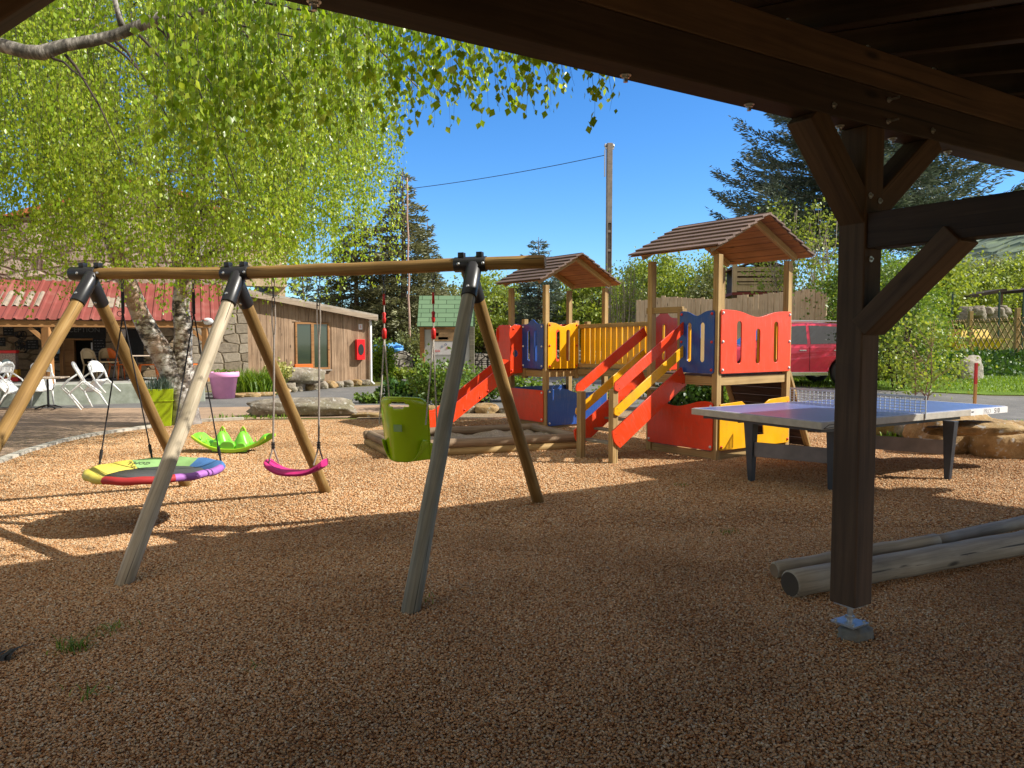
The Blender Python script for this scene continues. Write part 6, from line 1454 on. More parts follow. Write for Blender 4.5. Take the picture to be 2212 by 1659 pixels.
# treehouse cabin on stilts behind the fence
tb = XY(1630, 31.5); th_ = thing('raised_cabin', 'pale slatted wooden cabin on stilts behind the palisade fence', 'cabin', (tb.x, tb.y, .6), R(-6))
def tz(py): return AT(1630, py, 31.5).z - .6
mb = MB()
for z_, h2_ in ((tz(632), .28), (tz(620), .12), (tz(611), .13), (tz(600), .14), (tz(590), .16)): mb.box(-1.05, -1.0, z_, 1.25, -.95, z_ + h2_)
mb.box(-1.1, -1.02, tz(634), -.92, -.9, tz(576)); mb.box(1.15, -1.02, tz(634), 1.3, -.9, tz(580))
build(mb, 'balcony', wood_fence, th_, local=I4)
build(MB().box(-1.1, -1.0, tz(640), 1.3, 1.5, tz(634)), 'platform', M_plain('dark_red_trim', (.18, .03, .025), .6), th_, local=I4)
build(MB().box(-.9, .2, tz(634), 1.2, 1.5, tz(574)), 'hut', wood_dark2, th_, local=I4)
mb = MB().prism([(-1.35, tz(590)), (0.1, tz(563)), (1.55, tz(590)), (1.55, tz(588)), (0.1, tz(559)), (-1.35, tz(588))], -.6, 1.7); build(mb, 'roof', wood_roof, th_, local=I4)
for (x, y) in ((-1, -.9), (1.2, -.9), (-1, 1.4), (1.2, 1.4)): build(MB().box(x - .08, y - .08, -.3, x + .08, y + .08, tz(640)), 'stilt', wood_dark2, th_, local=I4)
# far right: open shelters, stone pile, yellow boat, wire fence, stone walls
for i, (px0, px1, py0, lab) in enumerate([(2058, 2144, 632, 'low dark open shelter among the trees beyond the trellis'), (2180, 2290, 618, 'second dark open shelter at the right edge beyond the trellis')]):
    a, b_ = XY(px0, 46), XY(px1, 46); c = (a + b_) / 2; w2 = (b_ - a).length / 2; z1 = AT(px0, py0, 46).z; t = thing('open_shelter', lab, 'shelter', (c.x, 46, .9), 0, 'dark shelters beyond the trellis')
    build(MB().prism([(-w2, z1 - .9 - .45), (w2, z1 - .9), (w2, z1 - .9 + .18), (-w2, z1 - .9 - .27)], -1.2, 1.2), 'roof', wood_dark, t, local=I4)
    for sx in (-1, 1): build(MB().box(sx * w2 * .85 - .08, -1, -.2, sx * w2 * .85 + .08, -.84, z1 - .9 - .25 + .15 * sx), 'post', wood_dark2, t, local=I4)
rnd = random.Random(3)
for i in range(12):
    px = 2080 + 8.2 * i; rw = i % 2; p = AT(px, 682 - rw * 12 - (i % 3) * 2, 42); rock('pile_stone', f'stone of the pale heap beyond the trellis, {words[i]} from the left', (p.x, 42 + rnd.uniform(-.3, .3), p.z - .35), (.7, .7, .55), rnd.uniform(0, 3), 320 + i, rockGrey, 'stones heaped beyond the trellis')
hp_ = XY(2126, 43); mb = MB(); mb.add([(-2.3, -1.2, 0), (2.3, -1.2, 0), (2.5, 1.5, 0), (-2.5, 1.5, 0), (-1.2, -.2, 1.9), (1.3, -.2, 1.9), (1.3, .6, 1.9), (-1.2, .6, 1.9)], [(4, 5, 6, 7), (0, 1, 5, 4), (1, 2, 6, 5), (2, 3, 7, 6), (3, 0, 4, 7)]); tag(build(mb, 'earth_mound', soilM, None, Matrix.Translation((hp_.x, hp_.y, .6))), kind='structure')
yb = XY(2090, 36.5); yt = thing('yellow_boat', 'yellow plastic boat on the grass behind the trellis', 'boat', (yb.x, yb.y, 1.0), R(4)); yM = M_plain('yellow_gelcoat', (.62, .42, .02), .4, var=.08)
mb = MB(); mb.add([(-1.2, -.5, 0), (1.0, -.5, 0), (1.0, .5, 0), (-1.2, .5, 0), (-1.5, -.75, .55), (1.5, -.75, .62), (1.5, .75, .62), (-1.5, .75, .55)], [(0, 3, 2, 1), (4, 5, 6, 7), (0, 1, 5, 4), (1, 2, 6, 5), (2, 3, 7, 6), (3, 0, 4, 7)]); build(mb, 'hull', yM, yt, local=I4, bevel=.03)
mb = MB(); mb.add([(-.7, -.5, .58), (.95, -.5, .58), (.95, .5, .58), (-.7, .5, .58), (-.5, -.3, 1.05), (.75, -.3, 1.05), (.75, .3, 1.05), (-.5, .3, 1.05)], [(4, 5, 6, 7), (0, 1, 5, 4), (1, 2, 6, 5), (2, 3, 7, 6), (3, 0, 4, 7)]); build(mb, 'deck', yM, yt, local=I4, bevel=.03); build(MB().box(-1.52, -.78, .55, 1.52, -.72, .63), 'rubbing_strip', M_plain('olive_strip', (.3, .24, .02), .5), yt, local=I4)
wf = thing('wire_fence', 'thin dark green wire mesh fence beyond the trellis', 'fence', XY(2150, 39, .95))
for px in (1960, 2055, 2156, 2208, 2300): p = XY(px, 39); build(MB().box(-.035, -.035, 0, .035, .035, 3.0), 'post', M_plain('dark_green_post', (.02, .05, .035), .5), wf, Matrix.Translation((p.x, 39, .95)))
a, b_ = XY(1960, 39), XY(2300, 39); mb = MB()
for k in range(22): z = .95 + .1 + k * .135; mb.tube([(a.x, 39, z), (b_.x, 39, z + .02)], .006, 3, False)
for k in range(52): x_ = a.x + (b_.x - a.x) * k / 51; mb.tube([(x_, 39.01, 1.05), (x_ + .3, 39.01, 3.9)], .006, 3, False)
build(mb, 'mesh_wire', M_plain('dark_green_post', (.02, .05, .035), .5), wf, None)
for i, (px0, px1, Y, zt, lab) in enumerate([(1010, 1140, 37, .92, 'dry stone wall behind the information board'), (1150, 1420, 41, 1.0, 'dry stone wall seen between the play towers')]):
    a, b_ = XY(px0, Y), XY(px1, Y + 1); F, L = frame(a, b_); mb = MB(); n = int(L / .3)
    for k in range(n):
        for j in range(5): mb.box(L * k / n + rnd.uniform(0, .05), -.25 + rnd.uniform(-.03, .03), j * zt / 5, L * (k + 1) / n + rnd.uniform(-.03, .02), .25, (j + 1) * zt / 5 - .01 + (rnd.uniform(-.05, .1) if j == 4 else 0))
    tag(build(mb, 'stone_wall', drystone, None, F, bevel=.03), lab, 'wall')
tp2 = XY(842, 32.5); 
o = put('stone_heap', rock_mesh(1.7, 1.0, 1.15, 400, 4, .2), drystone, None, Matrix.Translation((tp2.x, tp2.y, -.05))); tag(o, 'rough stone base under the blue tarpaulin beyond the lane', 'wall')
o = put('tarpaulin', rock_mesh(1.35, .9, .5, 410, 4, .45), M_plain('blue_tarpaulin', (.10, .34, .72), .4, var=.35, scale=4), None, Matrix.Translation((tp2.x - .05, tp2.y, .88))); tag(o, 'crumpled bright blue tarpaulin on the stone heap', 'tarpaulin')
hb = XY(858, 44); t = thing('stone_outbuilding', 'small old stone outbuilding with a rough tiled roof behind the conifers', 'building', hb, R(10))
build(MB().box(-1.9, 0, 0, 2.2, 4, 2.6), 'wall', plaster, t, local=I4); build(MB().prism([(-2.2, 2.55), (2.5, 2.2), (2.5, 2.42), (-2.2, 2.85)], -.3, 4.2), 'roof', redtile, t, local=I4); build(MB().box(.2, -.02, .2, .9, .05, 1.8), 'door', darkvoid, t, local=I4)

# ================================================================== RED CAR
rear = XY(1862, 21.6); cd = Vector((-1.0, -.06, 0)).normalized(); cr = Vector((cd.y, -cd.x, 0)); Lc = 4.55
# local x = towards the front, y = to the car's left (camera side is its left)
FCt = Matrix((cd, Vector((-cd.y, cd.x, 0)), Vector((0, 0, 1)))).transposed().to_4x4(); FCt.translation = Vector((rear.x, rear.y, gz(rear.x - 1.5, rear.y + 1) - .01)) + Vector((cd.y, -cd.x, 0)) * 0
side = 1 if (Vector((-cd.y, cd.x, 0)).y < 0) else -1
car = thing('red_car', 'crimson sport utility car parked facing left behind the right play tower', 'car', M=FCt)
Wd = .90
def arch(cx_, r, n=10): return [(cx_ + r * math.cos(math.pi - math.pi * k / n), .36 + r * math.sin(math.pi - math.pi * k / n)) for k in range(n + 1)]
low = [(.12, .42)] + [(.5, .30)] + arch(.92, .40) + [(1.5, .27), (3.0, .27)] + arch(3.62, .40) + [(4.2, .30), (4.48, .40)]
up_ = [(4.53, .62), (4.50, .86), (4.25, 1.00), (3.75, 1.07), (3.45, 1.09), (.3, 1.12), (.08, 1.08), (.02, .70)]
NS = 6; vs = []; fs = []; out = low + up_; n = len(out)
ys = [-Wd, -Wd * .86, -Wd * .5, 0, Wd * .5, Wd * .86, Wd]
for yi, y in enumerate(ys):
    t = abs(y) / Wd
    for (x, z) in out:
        sh_ = 1 - .035 * t ** 6; xx = 2.27 + (x - 2.27) * sh_ ; zz = z - (.03 * t ** 6 if z > .9 else 0)
        vs.append((xx, y * (1 - .06 * max(0, (z - .75)) ), zz))
mbd = MB()
for yi in range(6):
    for k in range(n): a = yi * n + k; b_ = yi * n + (k + 1) % n; fs.append((a, b_, b_ + n, a + n))
fs += [tuple(range(n)), tuple(range(6 * n, 7 * n))[::-1]]
mbd.add(vs, fs); body = build(mbd, 'body', carpaint, car, local=I4, bevel=.06)
def gh(x0, x1, z0, z1, xi0, xi1, yb, yt):
    return [(x0, -yb, z0), (x1, -yb, z0), (x1, yb, z0), (x0, yb, z0), (xi0, -yt, z1), (xi1, -yt, z1), (xi1, yt, z1), (xi0, yt, z1)], [(0, 3, 2, 1), (4, 5, 6, 7), (0, 1, 5, 4), (1, 2, 6, 5), (2, 3, 7, 6), (3, 0, 4, 7)]
# greenhouse: side outline with a rounded roof line
gp = [(.14, 1.08), (.30, 1.38), (.55, 1.60), (1.0, 1.68), (1.9, 1.71), (2.55, 1.66), (2.9, 1.54), (3.45, 1.08)]
vs = []; fs = []; m = len(gp)
for y_f, s_ in ((-1, 0), (-.8, 1), (0, 1), (.8, 1), (1, 0)):
    for (x, z) in gp:
        yy = y_f * (.86 - .26 * (z - 1.08)); zz = z - (.03 if abs(y_f) == 1 else 0) + (.015 if y_f == 0 else 0); vs.append((x, yy, zz))
for q in range(4):
    for k in range(m - 1): a = q * m + k; fs.append((a, a + 1, a + 1 + m, a + m))
fs += [tuple(range(m)), tuple(range(4 * m, 5 * m))[::-1]]
mb = MB(); mb.add(vs, fs); build(mb, 'cabin_roof', carpaint, car, local=I4, bevel=.07)
def sidewin(poly, nm='side_window', m_=None, off=.006):
    for s_ in (-1, 1):
        mb = MB(); q = [(x, s_ * ((.86 - .26 * (z - 1.08)) + off), z - .015) for x, z in poly] + [(x, s_ * ((.86 - .26 * (z - 1.08)) - .03), z - .015) for x, z in poly]; k = len(poly)
        mb.add(q, [tuple(range(k)), tuple(range(k, 2 * k))[::-1]] + [(i, (i + 1) % k, k + (i + 1) % k, k + i) for i in range(k)]); build(mb, nm, m_ or carglass, car, local=I4)
sidewin([(1.95, 1.13), (3.05, 1.13), (2.72, 1.50), (2.45, 1.60), (1.95, 1.63)]); sidewin([(.98, 1.15), (1.86, 1.13), (1.86, 1.63), (1.1, 1.60), (.90, 1.52)]); sidewin([(.34, 1.24), (.86, 1.17), (.80, 1.50), (.58, 1.50)], 'quarter_window')
for s_ in (-1, 1):
    build(MB().tube([(.65, s_ * .66, 1.65), (.8, s_ * .66, 1.72), (2.3, s_ * .66, 1.745), (2.5, s_ * .66, 1.69)], .022, 8), 'roof_rail', chrome, car, local=I4, smooth=True)
    for x in (1.05, 2.0): build(MB().box(x, s_ * (Wd + .005) - .02, .93, x + .19, s_ * (Wd + .005) + .02, .965), 'door_handle', chrome, car, local=I4, bevel=.01)
    build(MB().box(.55 if False else 1.4, s_ * Wd - .02, .27, 3.1, s_ * Wd + .025, .37), 'sill_trim', chrome, car, local=I4, bevel=.01)
    mb = MB()
    for x in (1.9, 3.0): mb.box(x - .004, s_ * (Wd + .002) - .004, .40, x + .004, s_ * (Wd + .002) + .004, 1.05)
    build(mb, 'door_seam', blackpaint, car, local=I4)
    build(MB().box(3.0, s_ * .95 - .08, 1.08, 3.12, s_ * .95 + .1, 1.24), 'wing_mirror', carpaint, car, local=I4, bevel=.03)
    build(MB().box(4.28, s_ * .62 - .18, .72, 4.5, s_ * .62 + .18, .88), 'headlight', M_plain('headlight_glass', (.6, .55, .35), .1), car, local=I4, bevel=.04)
    build(MB().box(-.005, s_ * .66 - .2, .82, .12, s_ * .66 + .2, .98), 'tail_light', M_plain('red_lens', (.3, .01, .01), .15), car, local=I4, bevel=.03)
    for x in (.92, 3.62):
        Wm = Matrix.Translation((x, s_ * .80, .35)) @ Matrix.Rotation(R(90), 4, 'X')
        w_ = build(MB().lathe([(.19, -.11), (.33, -.11), (.35, -.07), (.35, .07), (.33, .11), (.19, .11)], 28, closed=True), 'wheel', tyre, car, smooth=True, local=Wm)
        mb = MB(); mb.lathe([(.20, -.085), (.21, .085), (.19, .085), (.185, -.085)], 24, closed=True); mb.lathe([(.05, -.09), (.05, .09)], 12)
        for k in range(5): a = k * 6.283 / 5; mb.box(.03, -.022, -.08, .20, .022, .08, Matrix.Rotation(a, 4, 'Z'))
        build(mb, 'rim', chrome, w_, wm(w_))
mb = MB(); mb.add([(3.40, -.76, 1.12), (3.40, .76, 1.12), (2.93, .66, 1.52), (2.93, -.66, 1.52), (3.42, -.76, 1.12), (3.42, .76, 1.12), (2.95, .66, 1.53), (2.95, -.66, 1.53)], [(0, 1, 2, 3), (4, 7, 6, 5), (0, 4, 5, 1), (1, 5, 6, 2), (2, 6, 7, 3), (3, 7, 4, 0)]); build(mb, 'windscreen', carglass, car, local=I4)
mb = MB(); mb.box(4.44, -.42, .55, 4.535, .42, .72); build(mb, 'grille', chrome, car, local=I4, bevel=.02)

# ================================================================== TREES AND PLANTS
def branch_pts(p, q, n, wob, rnd, sag=0.0):
    p, q = Vector(p), Vector(q); out = []; L = (q - p).length
    for i in range(n + 1):
        t = i / n; v = p.lerp(q, t); e = math.sin(math.pi * t) * wob * L
        out.append(v + Vector((rnd.uniform(-e, e), rnd.uniform(-e, e), rnd.uniform(-e, e) * .6 - sag * L * t * t)))
    return out
def decid(nm, label, base, h, rad, nleaf, lsize, lm, seed, group=None, cat='tree', trunk_r=.14, crown0=.3, clumps=46, bm_=None, stems=1, open_=0.16, asp=.8):
    rnd = random.Random(seed); rg = np.random.default_rng(seed)
    t = thing(nm, label, cat, base, rnd.uniform(0, 6), group)
    mb = MB(); cz = h * (crown0 + 1) / 2; rz_ = h * (1 - crown0) / 2
    cl = []
    while len(cl) < clumps:
        v = rg.normal(size=3); v /= np.linalg.norm(v); v = v * rg.uniform(.35, 1.0) ** .5
        if v[2] < -.75: continue
        sc = 1.0 - 0.25 * max(0, v[2]); cl.append(np.array([v[0] * rad * sc, v[1] * rad * sc, cz + v[2] * rz_ * rg.uniform(.85, 1.05)]))
    for s_ in range(stems):
        a = rnd.uniform(0, 6.28); off = Vector((math.cos(a), math.sin(a), 0)) * (rad * .25 if stems > 1 else 0)
        tp = Vector((rnd.uniform(-.15, .15) * rad, rnd.uniform(-.15, .15) * rad, h * .86)) + off * 2
        pts = branch_pts(off * .4 - Vector((0, 0, .1)), tp, 6, .04, rnd); mb.tube(pts, [trunk_r * (1 - .85 * i / 6) / (stems ** .5) for i in range(7)], 7)
        for c in cl[s_::stems][:22]:
            k = min(5, max(1, int((c[2] / h) * 5))); st = pts[k] if pts[k].z < c[2] else pts[max(0, k - 1)]
            mb.tube(branch_pts(st, Vector(c), 4, .06, rnd, -.03), [trunk_r * .3 / stems ** .5, trunk_r * .24 / stems ** .5, trunk_r * .18 / stems ** .5, trunk_r * .12 / stems ** .5, trunk_r * .05], 5)
    build(mb, 'trunk', bm_ or bark, t, smooth=True, local=I4)
    cc = np.array(cl); idx = rg.integers(0, len(cc), nleaf); sg = rad * open_ * rg.uniform(.5, 1.5, len(cc))
    P = cc[idx] + rg.normal(size=(nleaf, 3)) * sg[idx][:, None] * [1, 1, .75]
    P = P[P[:, 2] > .05]
    put('crown', leaf_mesh('crown', P, lsize, seed, .2, asp), lm, t, local=I4); return t
def conifer(nm, label, base, h, rad, nleaf, lm, seed, crown0=.08, size=.22, droop=.25, group=None, power=.85, tipup=0.15, lev=.34, fluff=1.0):
    rnd = random.Random(seed); rg = np.random.default_rng(seed); t = thing(nm, label, 'tree', base, rnd.uniform(0, 6), group)
    mb = MB(); mb.tube([(0, 0, -.1), (.05, 0, h * .5), (0, 0, h)], [h * .02 + .05, h * .012 + .02, .015], 8)
    PP = []; AXs = []; nl = int(h / lev); W_ = 0; br = []
    for i in range(nl):
        z = h * crown0 + (h * (1 - crown0)) * (i / nl); rr = rad * (1 - (z - h * crown0) / (h * (1 - crown0))) ** power * rnd.uniform(.78, 1.12) + .12
        nb_ = 7 if rr > .8 else 5
        for k in range(nb_):
            a = i * 2.4 + k * 6.283 / nb_ + rnd.uniform(-.35, .35); L = rr * rnd.uniform(.65, 1.12); br.append((z + rnd.uniform(-.15, .15), a, L)); W_ += L ** 1.5
    for (z, a, L) in br:
        d = np.array([math.cos(a), math.sin(a), 0]); s = np.array([-d[1], d[0], 0]); n = max(6, int(nleaf * L ** 1.5 / W_))
        def pt(u): return d * L * u + np.array([0, 0, z]) + np.array([0, 0, 1]) * L * (.10 * u - droop * u * u + tipup * u ** 4)
        mb.tube([pt(u / 4) for u in range(5)], [.012 + .012 * L, .01 + .009 * L, .008 + .006 * L, .006 + .003 * L, .004], 4)
        u = rg.uniform(.08, 1, n) ** .75; wid = .30 * L * (1.05 - u) ** .7 + .04; off = rg.uniform(-1, 1, n)
        # side twigs: needles line up on twigs so that the branch reads as feathery, with gaps
        tw = np.round(u * (L / .16)) / (L / .16); u2 = np.clip(tw + rg.normal(size=n) * .012, .02, 1.03)
        Pq = np.stack([pt(x) for x in np.clip(u2 + np.abs(off) * wid * .55 / L, 0, 1.12)]) + s[None] * (off * wid)[:, None]
        Pq[:, 2] += rg.normal(size=n) * (.03 + .025 * L) * fluff - np.abs(off) * wid * .25
        ax_ = d[None] * .75 + s[None] * np.sign(off)[:, None] * .6 + np.array([0, 0, .12])[None] + rg.normal(size=(n, 3)) * .28
        PP.append(Pq); AXs.append(ax_ / np.linalg.norm(ax_, axis=1)[:, None])
    build(mb, 'trunk', bark, t, smooth=True, local=I4)
    P = np.concatenate(PP); A = np.concatenate(AXs)
    put('crown', leaf_mesh('crown', P, size, seed, 0, .26, .25, A), lm, t, local=I4); return t
def bush(nm, label, base, rx, ry, h, n, lsize, lm, seed, group=None, asp=.8, dense=.6, cat='shrub', droop=-.1):
    rg = np.random.default_rng(seed); rnd = random.Random(seed); t = thing(nm, label, cat, base, 0, group)
    mb = MB(); ks = []
    for k in range(26):
        a = rnd.uniform(0, 6.28); r = rnd.uniform(.15, 1) ** .6; tip_ = Vector((rx * r * math.cos(a), ry * r * math.sin(a), h * (1 - .55 * r * r) * rnd.uniform(.75, 1.08)))
        pts = branch_pts((tip_.x * .12, tip_.y * .12, -.03), tip_, 4, .07, rnd); mb.tube(pts, [.012, .010, .008, .006, .003], 4); ks.append(pts)
    build(mb, 'stems', twigM, t, local=I4)
    P = []
    for i in range(n):
        p = ks[rnd.randrange(26)]; u = rnd.uniform(.25, 1) ** .7 * 3.999; j = int(u); v = p[j].lerp(p[j + 1], u - j); P.append(v)
    P = np.array([tuple(v) for v in P]) + rg.normal(size=(n, 3)) * min(rx, ry, h) * (.16 * dense + .05)
    P = P[P[:, 2] > 0.01]
    put('foliage', leaf_mesh('foliage', P, lsize, seed, droop, asp), lm, t, local=I4); return t

# ---- the big birch: forked white trunk
bt_ = thing('birch_tree', 'tall birch with a forked white trunk and long hanging yellow green foliage', 'tree', G(400, 916)); bo = wm(bt_).inverted(); Yb = G(400, 916).y
def bpt(lst): return [bo @ AT(px, py, Yb + dy) for px, py, dy in lst]
mb = MB()
mb.tube(bpt([(400, 926, 0), (400, 905, 0), (397, 875, 0), (388, 850, 0), (376, 815, 0)]), [.34, .28, .25, .26, .23], 20)
mb.tube(bpt([(384, 850, 0), (370, 800, 0), (350, 765, -.05), (325, 722, -.1), (303, 680, -.15), (284, 630, -.2), (262, 580, -.25), (240, 510, -.3), (222, 440, -.3), (208, 330, -.4), (192, 200, -.5), (184, 60, -.5), (178, -60, -.5)]), [.22, .22, .205, .19, .165, .165, .15, .14, .12, .10, .085, .06, .03], 16)
mb.tube(bpt([(392, 850, 0), (397, 810, .05), (394, 770, .1), (396, 715, .15), (390, 660, .2), (397, 610, .3), (417, 560, .3), (430, 520, .4), (432, 440, .5), (440, 320, .6), (452, 180, .7), (440, 40, .8), (430, -60, .8)]), [.21, .20, .175, .165, .155, .16, .15, .13, .11, .09, .07, .05, .02], 16)
mb.tube(bpt([(396, 620, .3), (380, 560, .8), (372, 480, 1.4), (350, 380, 2)]), [.09, .08, .06, .04], 10); mb.tube(bpt([(405, 640, .3), (404, 633, .1)]), [.06, .05], 8)
build(mb, 'trunk', birchM, bt_, smooth=True, local=I4)

def weeping(root, lobes, nstr, seed, lsize, zlow, lim=None, stemr=.0022, per_m=22, zvar=.35, Lr=(0.9, 2.6)):
    """hanging strands with leaves, placed inside ellipsoid lobes (world coordinates)"""
    rg = np.random.default_rng(seed); rnd = random.Random(seed); iv = wm(root).inverted(); P = []; SZ = []; TN_ = []; st = MB(); kept = 0; tries = 0
    vol = [l[1][0] * l[1][1] * l[1][2] for l in lobes]; cum = np.cumsum(vol) / sum(vol); tops = []
    while kept < nstr and tries < nstr * 40:
        tries += 1; c, r = lobes[int(np.searchsorted(cum, rg.random()))][:2]
        v = rg.normal(size=3); v /= np.linalg.norm(v); v *= rg.random() ** .38
        p = np.array(c) + v * np.array(r)
        if noise.noise(Vector(p * 0.8)) < 0.0 and rg.random() < .95: continue
        L = rg.uniform(*Lr) * (1 if v[2] > -.5 else .6); zl = zlow(p[0], p[1]) + rg.normal() * zvar
        if p[2] - L < zl: L = p[2] - zl
        if L < .25: continue
        a = rg.uniform(0, 6.283); out = rg.uniform(.05, .35); q = []
        for k in range(6):
            t = k / 5; q.append(p + np.array([math.cos(a) * out * t ** .6 * L * .5, math.sin(a) * out * t ** .6 * L * .5, -L * t ** 1.25]) + rg.normal(size=3) * .015)
        e = q[-1]
        if lim and not (lim(*e) and lim(*p)): continue
        kept += 1; tops.append(p)
        st.tube([iv @ Vector(x) for x in q], [stemr, stemr, stemr * .8, stemr * .7, stemr * .5, stemr * .3], 3, False)
        n = max(3, int(L * per_m)); u = rg.random(n) ** .85 * 4.999; j = u.astype(int); f = (u - j)[:, None]; q = np.array(q)
        pp_ = q[j] * (1 - f) + q[np.minimum(j + 1, 5)] * f + rg.normal(size=(n, 3)) * .035; P.append(pp_); SZ.append(np.full(n, lsize) * rg.uniform(.7, 1.25)); TN_.append(np.full(n, rg.random() * .6 + .5 + .5 * noise.noise(Vector(p * .45 + 9))))
    P = np.concatenate(P); SZ = np.concatenate(SZ); M3 = np.array(iv); P = P @ M3[:3, :3].T + M3[:3, 3]
    put('crown', leaf_mesh('crown', P, SZ, seed, 1.1, .78, tone=np.concatenate(TN_)), leafBirch, root, local=I4); print('strands', kept, 'leaves', len(P))
    build(st, 'hanging_twigs', twigM, root, local=I4); return tops
def no_right(x, y, z):          # the crown ends before the playground
    return x < -1.9 + 0.0 * y or y < 10
low1 = lambda x, y: 1.62 + y * .083 + .25 * math.sin(x * 1.7) + .2 * math.sin(x * 4.1)
lob = [((-7.2, 14.2, 7.4), (5.0, 4.2, 4.6)), ((-4.6, 11.6, 6.4), (2.7, 2.6, 4.4)), ((-9.0, 11.0, 6.4), (3.6, 3.0, 4.2)), ((-3.9, 13.8, 5.9), (2.2, 3, 3.6))]
tops = weeping(bt_, lob, 7000, 21, .051, low1, lambda x, y, z: (x / y < -.128 - .012 * math.sin(z * 3)), per_m=25)
mb = MB(); rnd = random.Random(31)
anchors = [bo @ AT(px, py, Yb + dy) for px, py, dy in ((222, 440, -.3), (208, 330, -.4), (192, 200, -.5), (184, 60, -.5), (432, 440, .5), (440, 320, .6), (452, 180, .7), (440, 40, .8), (240, 510, -.3), (417, 560, .3))]
for i in range(70):
    tp_v = bo @ Vector(tops[rnd.randrange(len(tops))]); a = min(anchors, key=lambda v: (v - tp_v).length + rnd.uniform(0, 2)); 
    if tp_v.z < a.z - 2: continue
    pts = branch_pts(a, tp_v, 6, .05, rnd, .06); mb.tube(pts, [.045, .038, .030, .022, .015, .010, .005], 6)
build(mb, 'branch', birchM, bt_, smooth=True, local=I4)

# ---- second birch standing left of the frame: its limb and twigs hang near the camera
b2 = thing('birch_tree', 'second birch left of the view whose pale limb and large leaved twigs hang in front', 'tree', (-7.6, 5.2, 0)); i2 = wm(b2).inverted()
def wp(l): return [i2 @ Vector(p) for p in l]
mb = MB(); mb.tube(wp([(-7.6, 5.2, -.1), (-7.5, 5.3, 1.5), (-7.2, 5.6, 3.2), (-6.9, 5.9, 4.6), (-6.6, 6.1, 6.2), (-6.5, 6.2, 8.5)]), [.24, .19, .16, .13, .10, .04], 14)
limb = [(-7.0, 5.8, 3.9)] + [tuple(AT(px, py, Y)) for px, py, Y in ((-60, 94, 6.0), (0, 97, 6.0), (55, 112, 6.0), (90, 114, 6.05), (140, 98, 6.1), (200, 88, 6.15), (250, 76, 6.2), (300, 56, 6.2), (345, 40, 6.2), (365, 46, 6.2))]
mb.tube(wp(limb), [.10, .054, .052, .052, .056, .046, .044, .042, .042, .050, .030], 14)
mb.tube(wp([tuple(AT(px, py, Y)) for px, py, Y in ((355, 44, 6.2), (400, 36, 6.2), (450, 20, 6.2), (520, -5, 6.1), (600, -30, 6))]), [.034, .03, .022, .018, .012], 10)
mb.tube(wp([tuple(AT(px, py, Y)) for px, py, Y in ((263, 55, 6.2), (255, 30, 6.2), (248, 0, 6.2), (240, -60, 6.2))]), [.028, .022, .02, .015], 8)
mb.tube(wp([(-7.0, 5.8, 4.4), (-5, 5.5, 4.9), (-3.2, 5.2, 4.75), (-1.6, 5.1, 4.35), (-.4, 5.0, 3.95), (.5, 4.9, 3.55)]), [.06, .05, .04, .03, .018, .006], 10)
mb.tube(wp([(-3.2, 5.2, 4.75), (-2.4, 6.4, 4.9), (-1.5, 7.4, 4.6), (-.9, 7.8, 4.1)]), [.03, .025, .015, .006], 8)
tw_ = MB()
for px0, py0, px1, py1 in ((100, 118, 190, 175), (230, 95, 330, 180), (290, 70, 420, 235), (345, 60, 560, 350), (340, 60, 470, 140), (450, 20, 640, 190), (400, 36, 700, 100), (520, 0, 820, 60), (250, 90, 380, 290), (140, 118, 260, 330), (345, 60, 520, 420)):
    pts = [AT(px0 + (px1 - px0) * t + rnd.uniform(-3, 3), py0 + (py1 - py0) * (t ** 1.3) + rnd.uniform(-3, 3), 6.15 - .5 * t) for t in (0, .2, .4, .6, .8, 1)]
    tw_.tube(wp([tuple(p) for p in pts]), [.014, .011, .009, .007, .005, .003], 5)
build(tw_, 'branch', twigM, b2, smooth=True, local=I4)
build(mb, 'trunk', birchGrey, b2, smooth=True, local=I4)
lob2 = [((-3.6, 7.9, 5.0), (2.6, 1.5, 1.7)), ((-5.6, 8.3, 5.3), (2.4, 1.6, 1.9)), ((-2.6, 8.9, 5.3), (1.5, 1.6, 2.1))]
low2 = lambda x, y: 1.65 + y * .16 + .25 * math.sin(x * 2.3)
weeping(b2, lob2, 1000, 41, .041, low2, lambda x, y, z: x / y < -.17, per_m=24, Lr=(.5, 1.6))
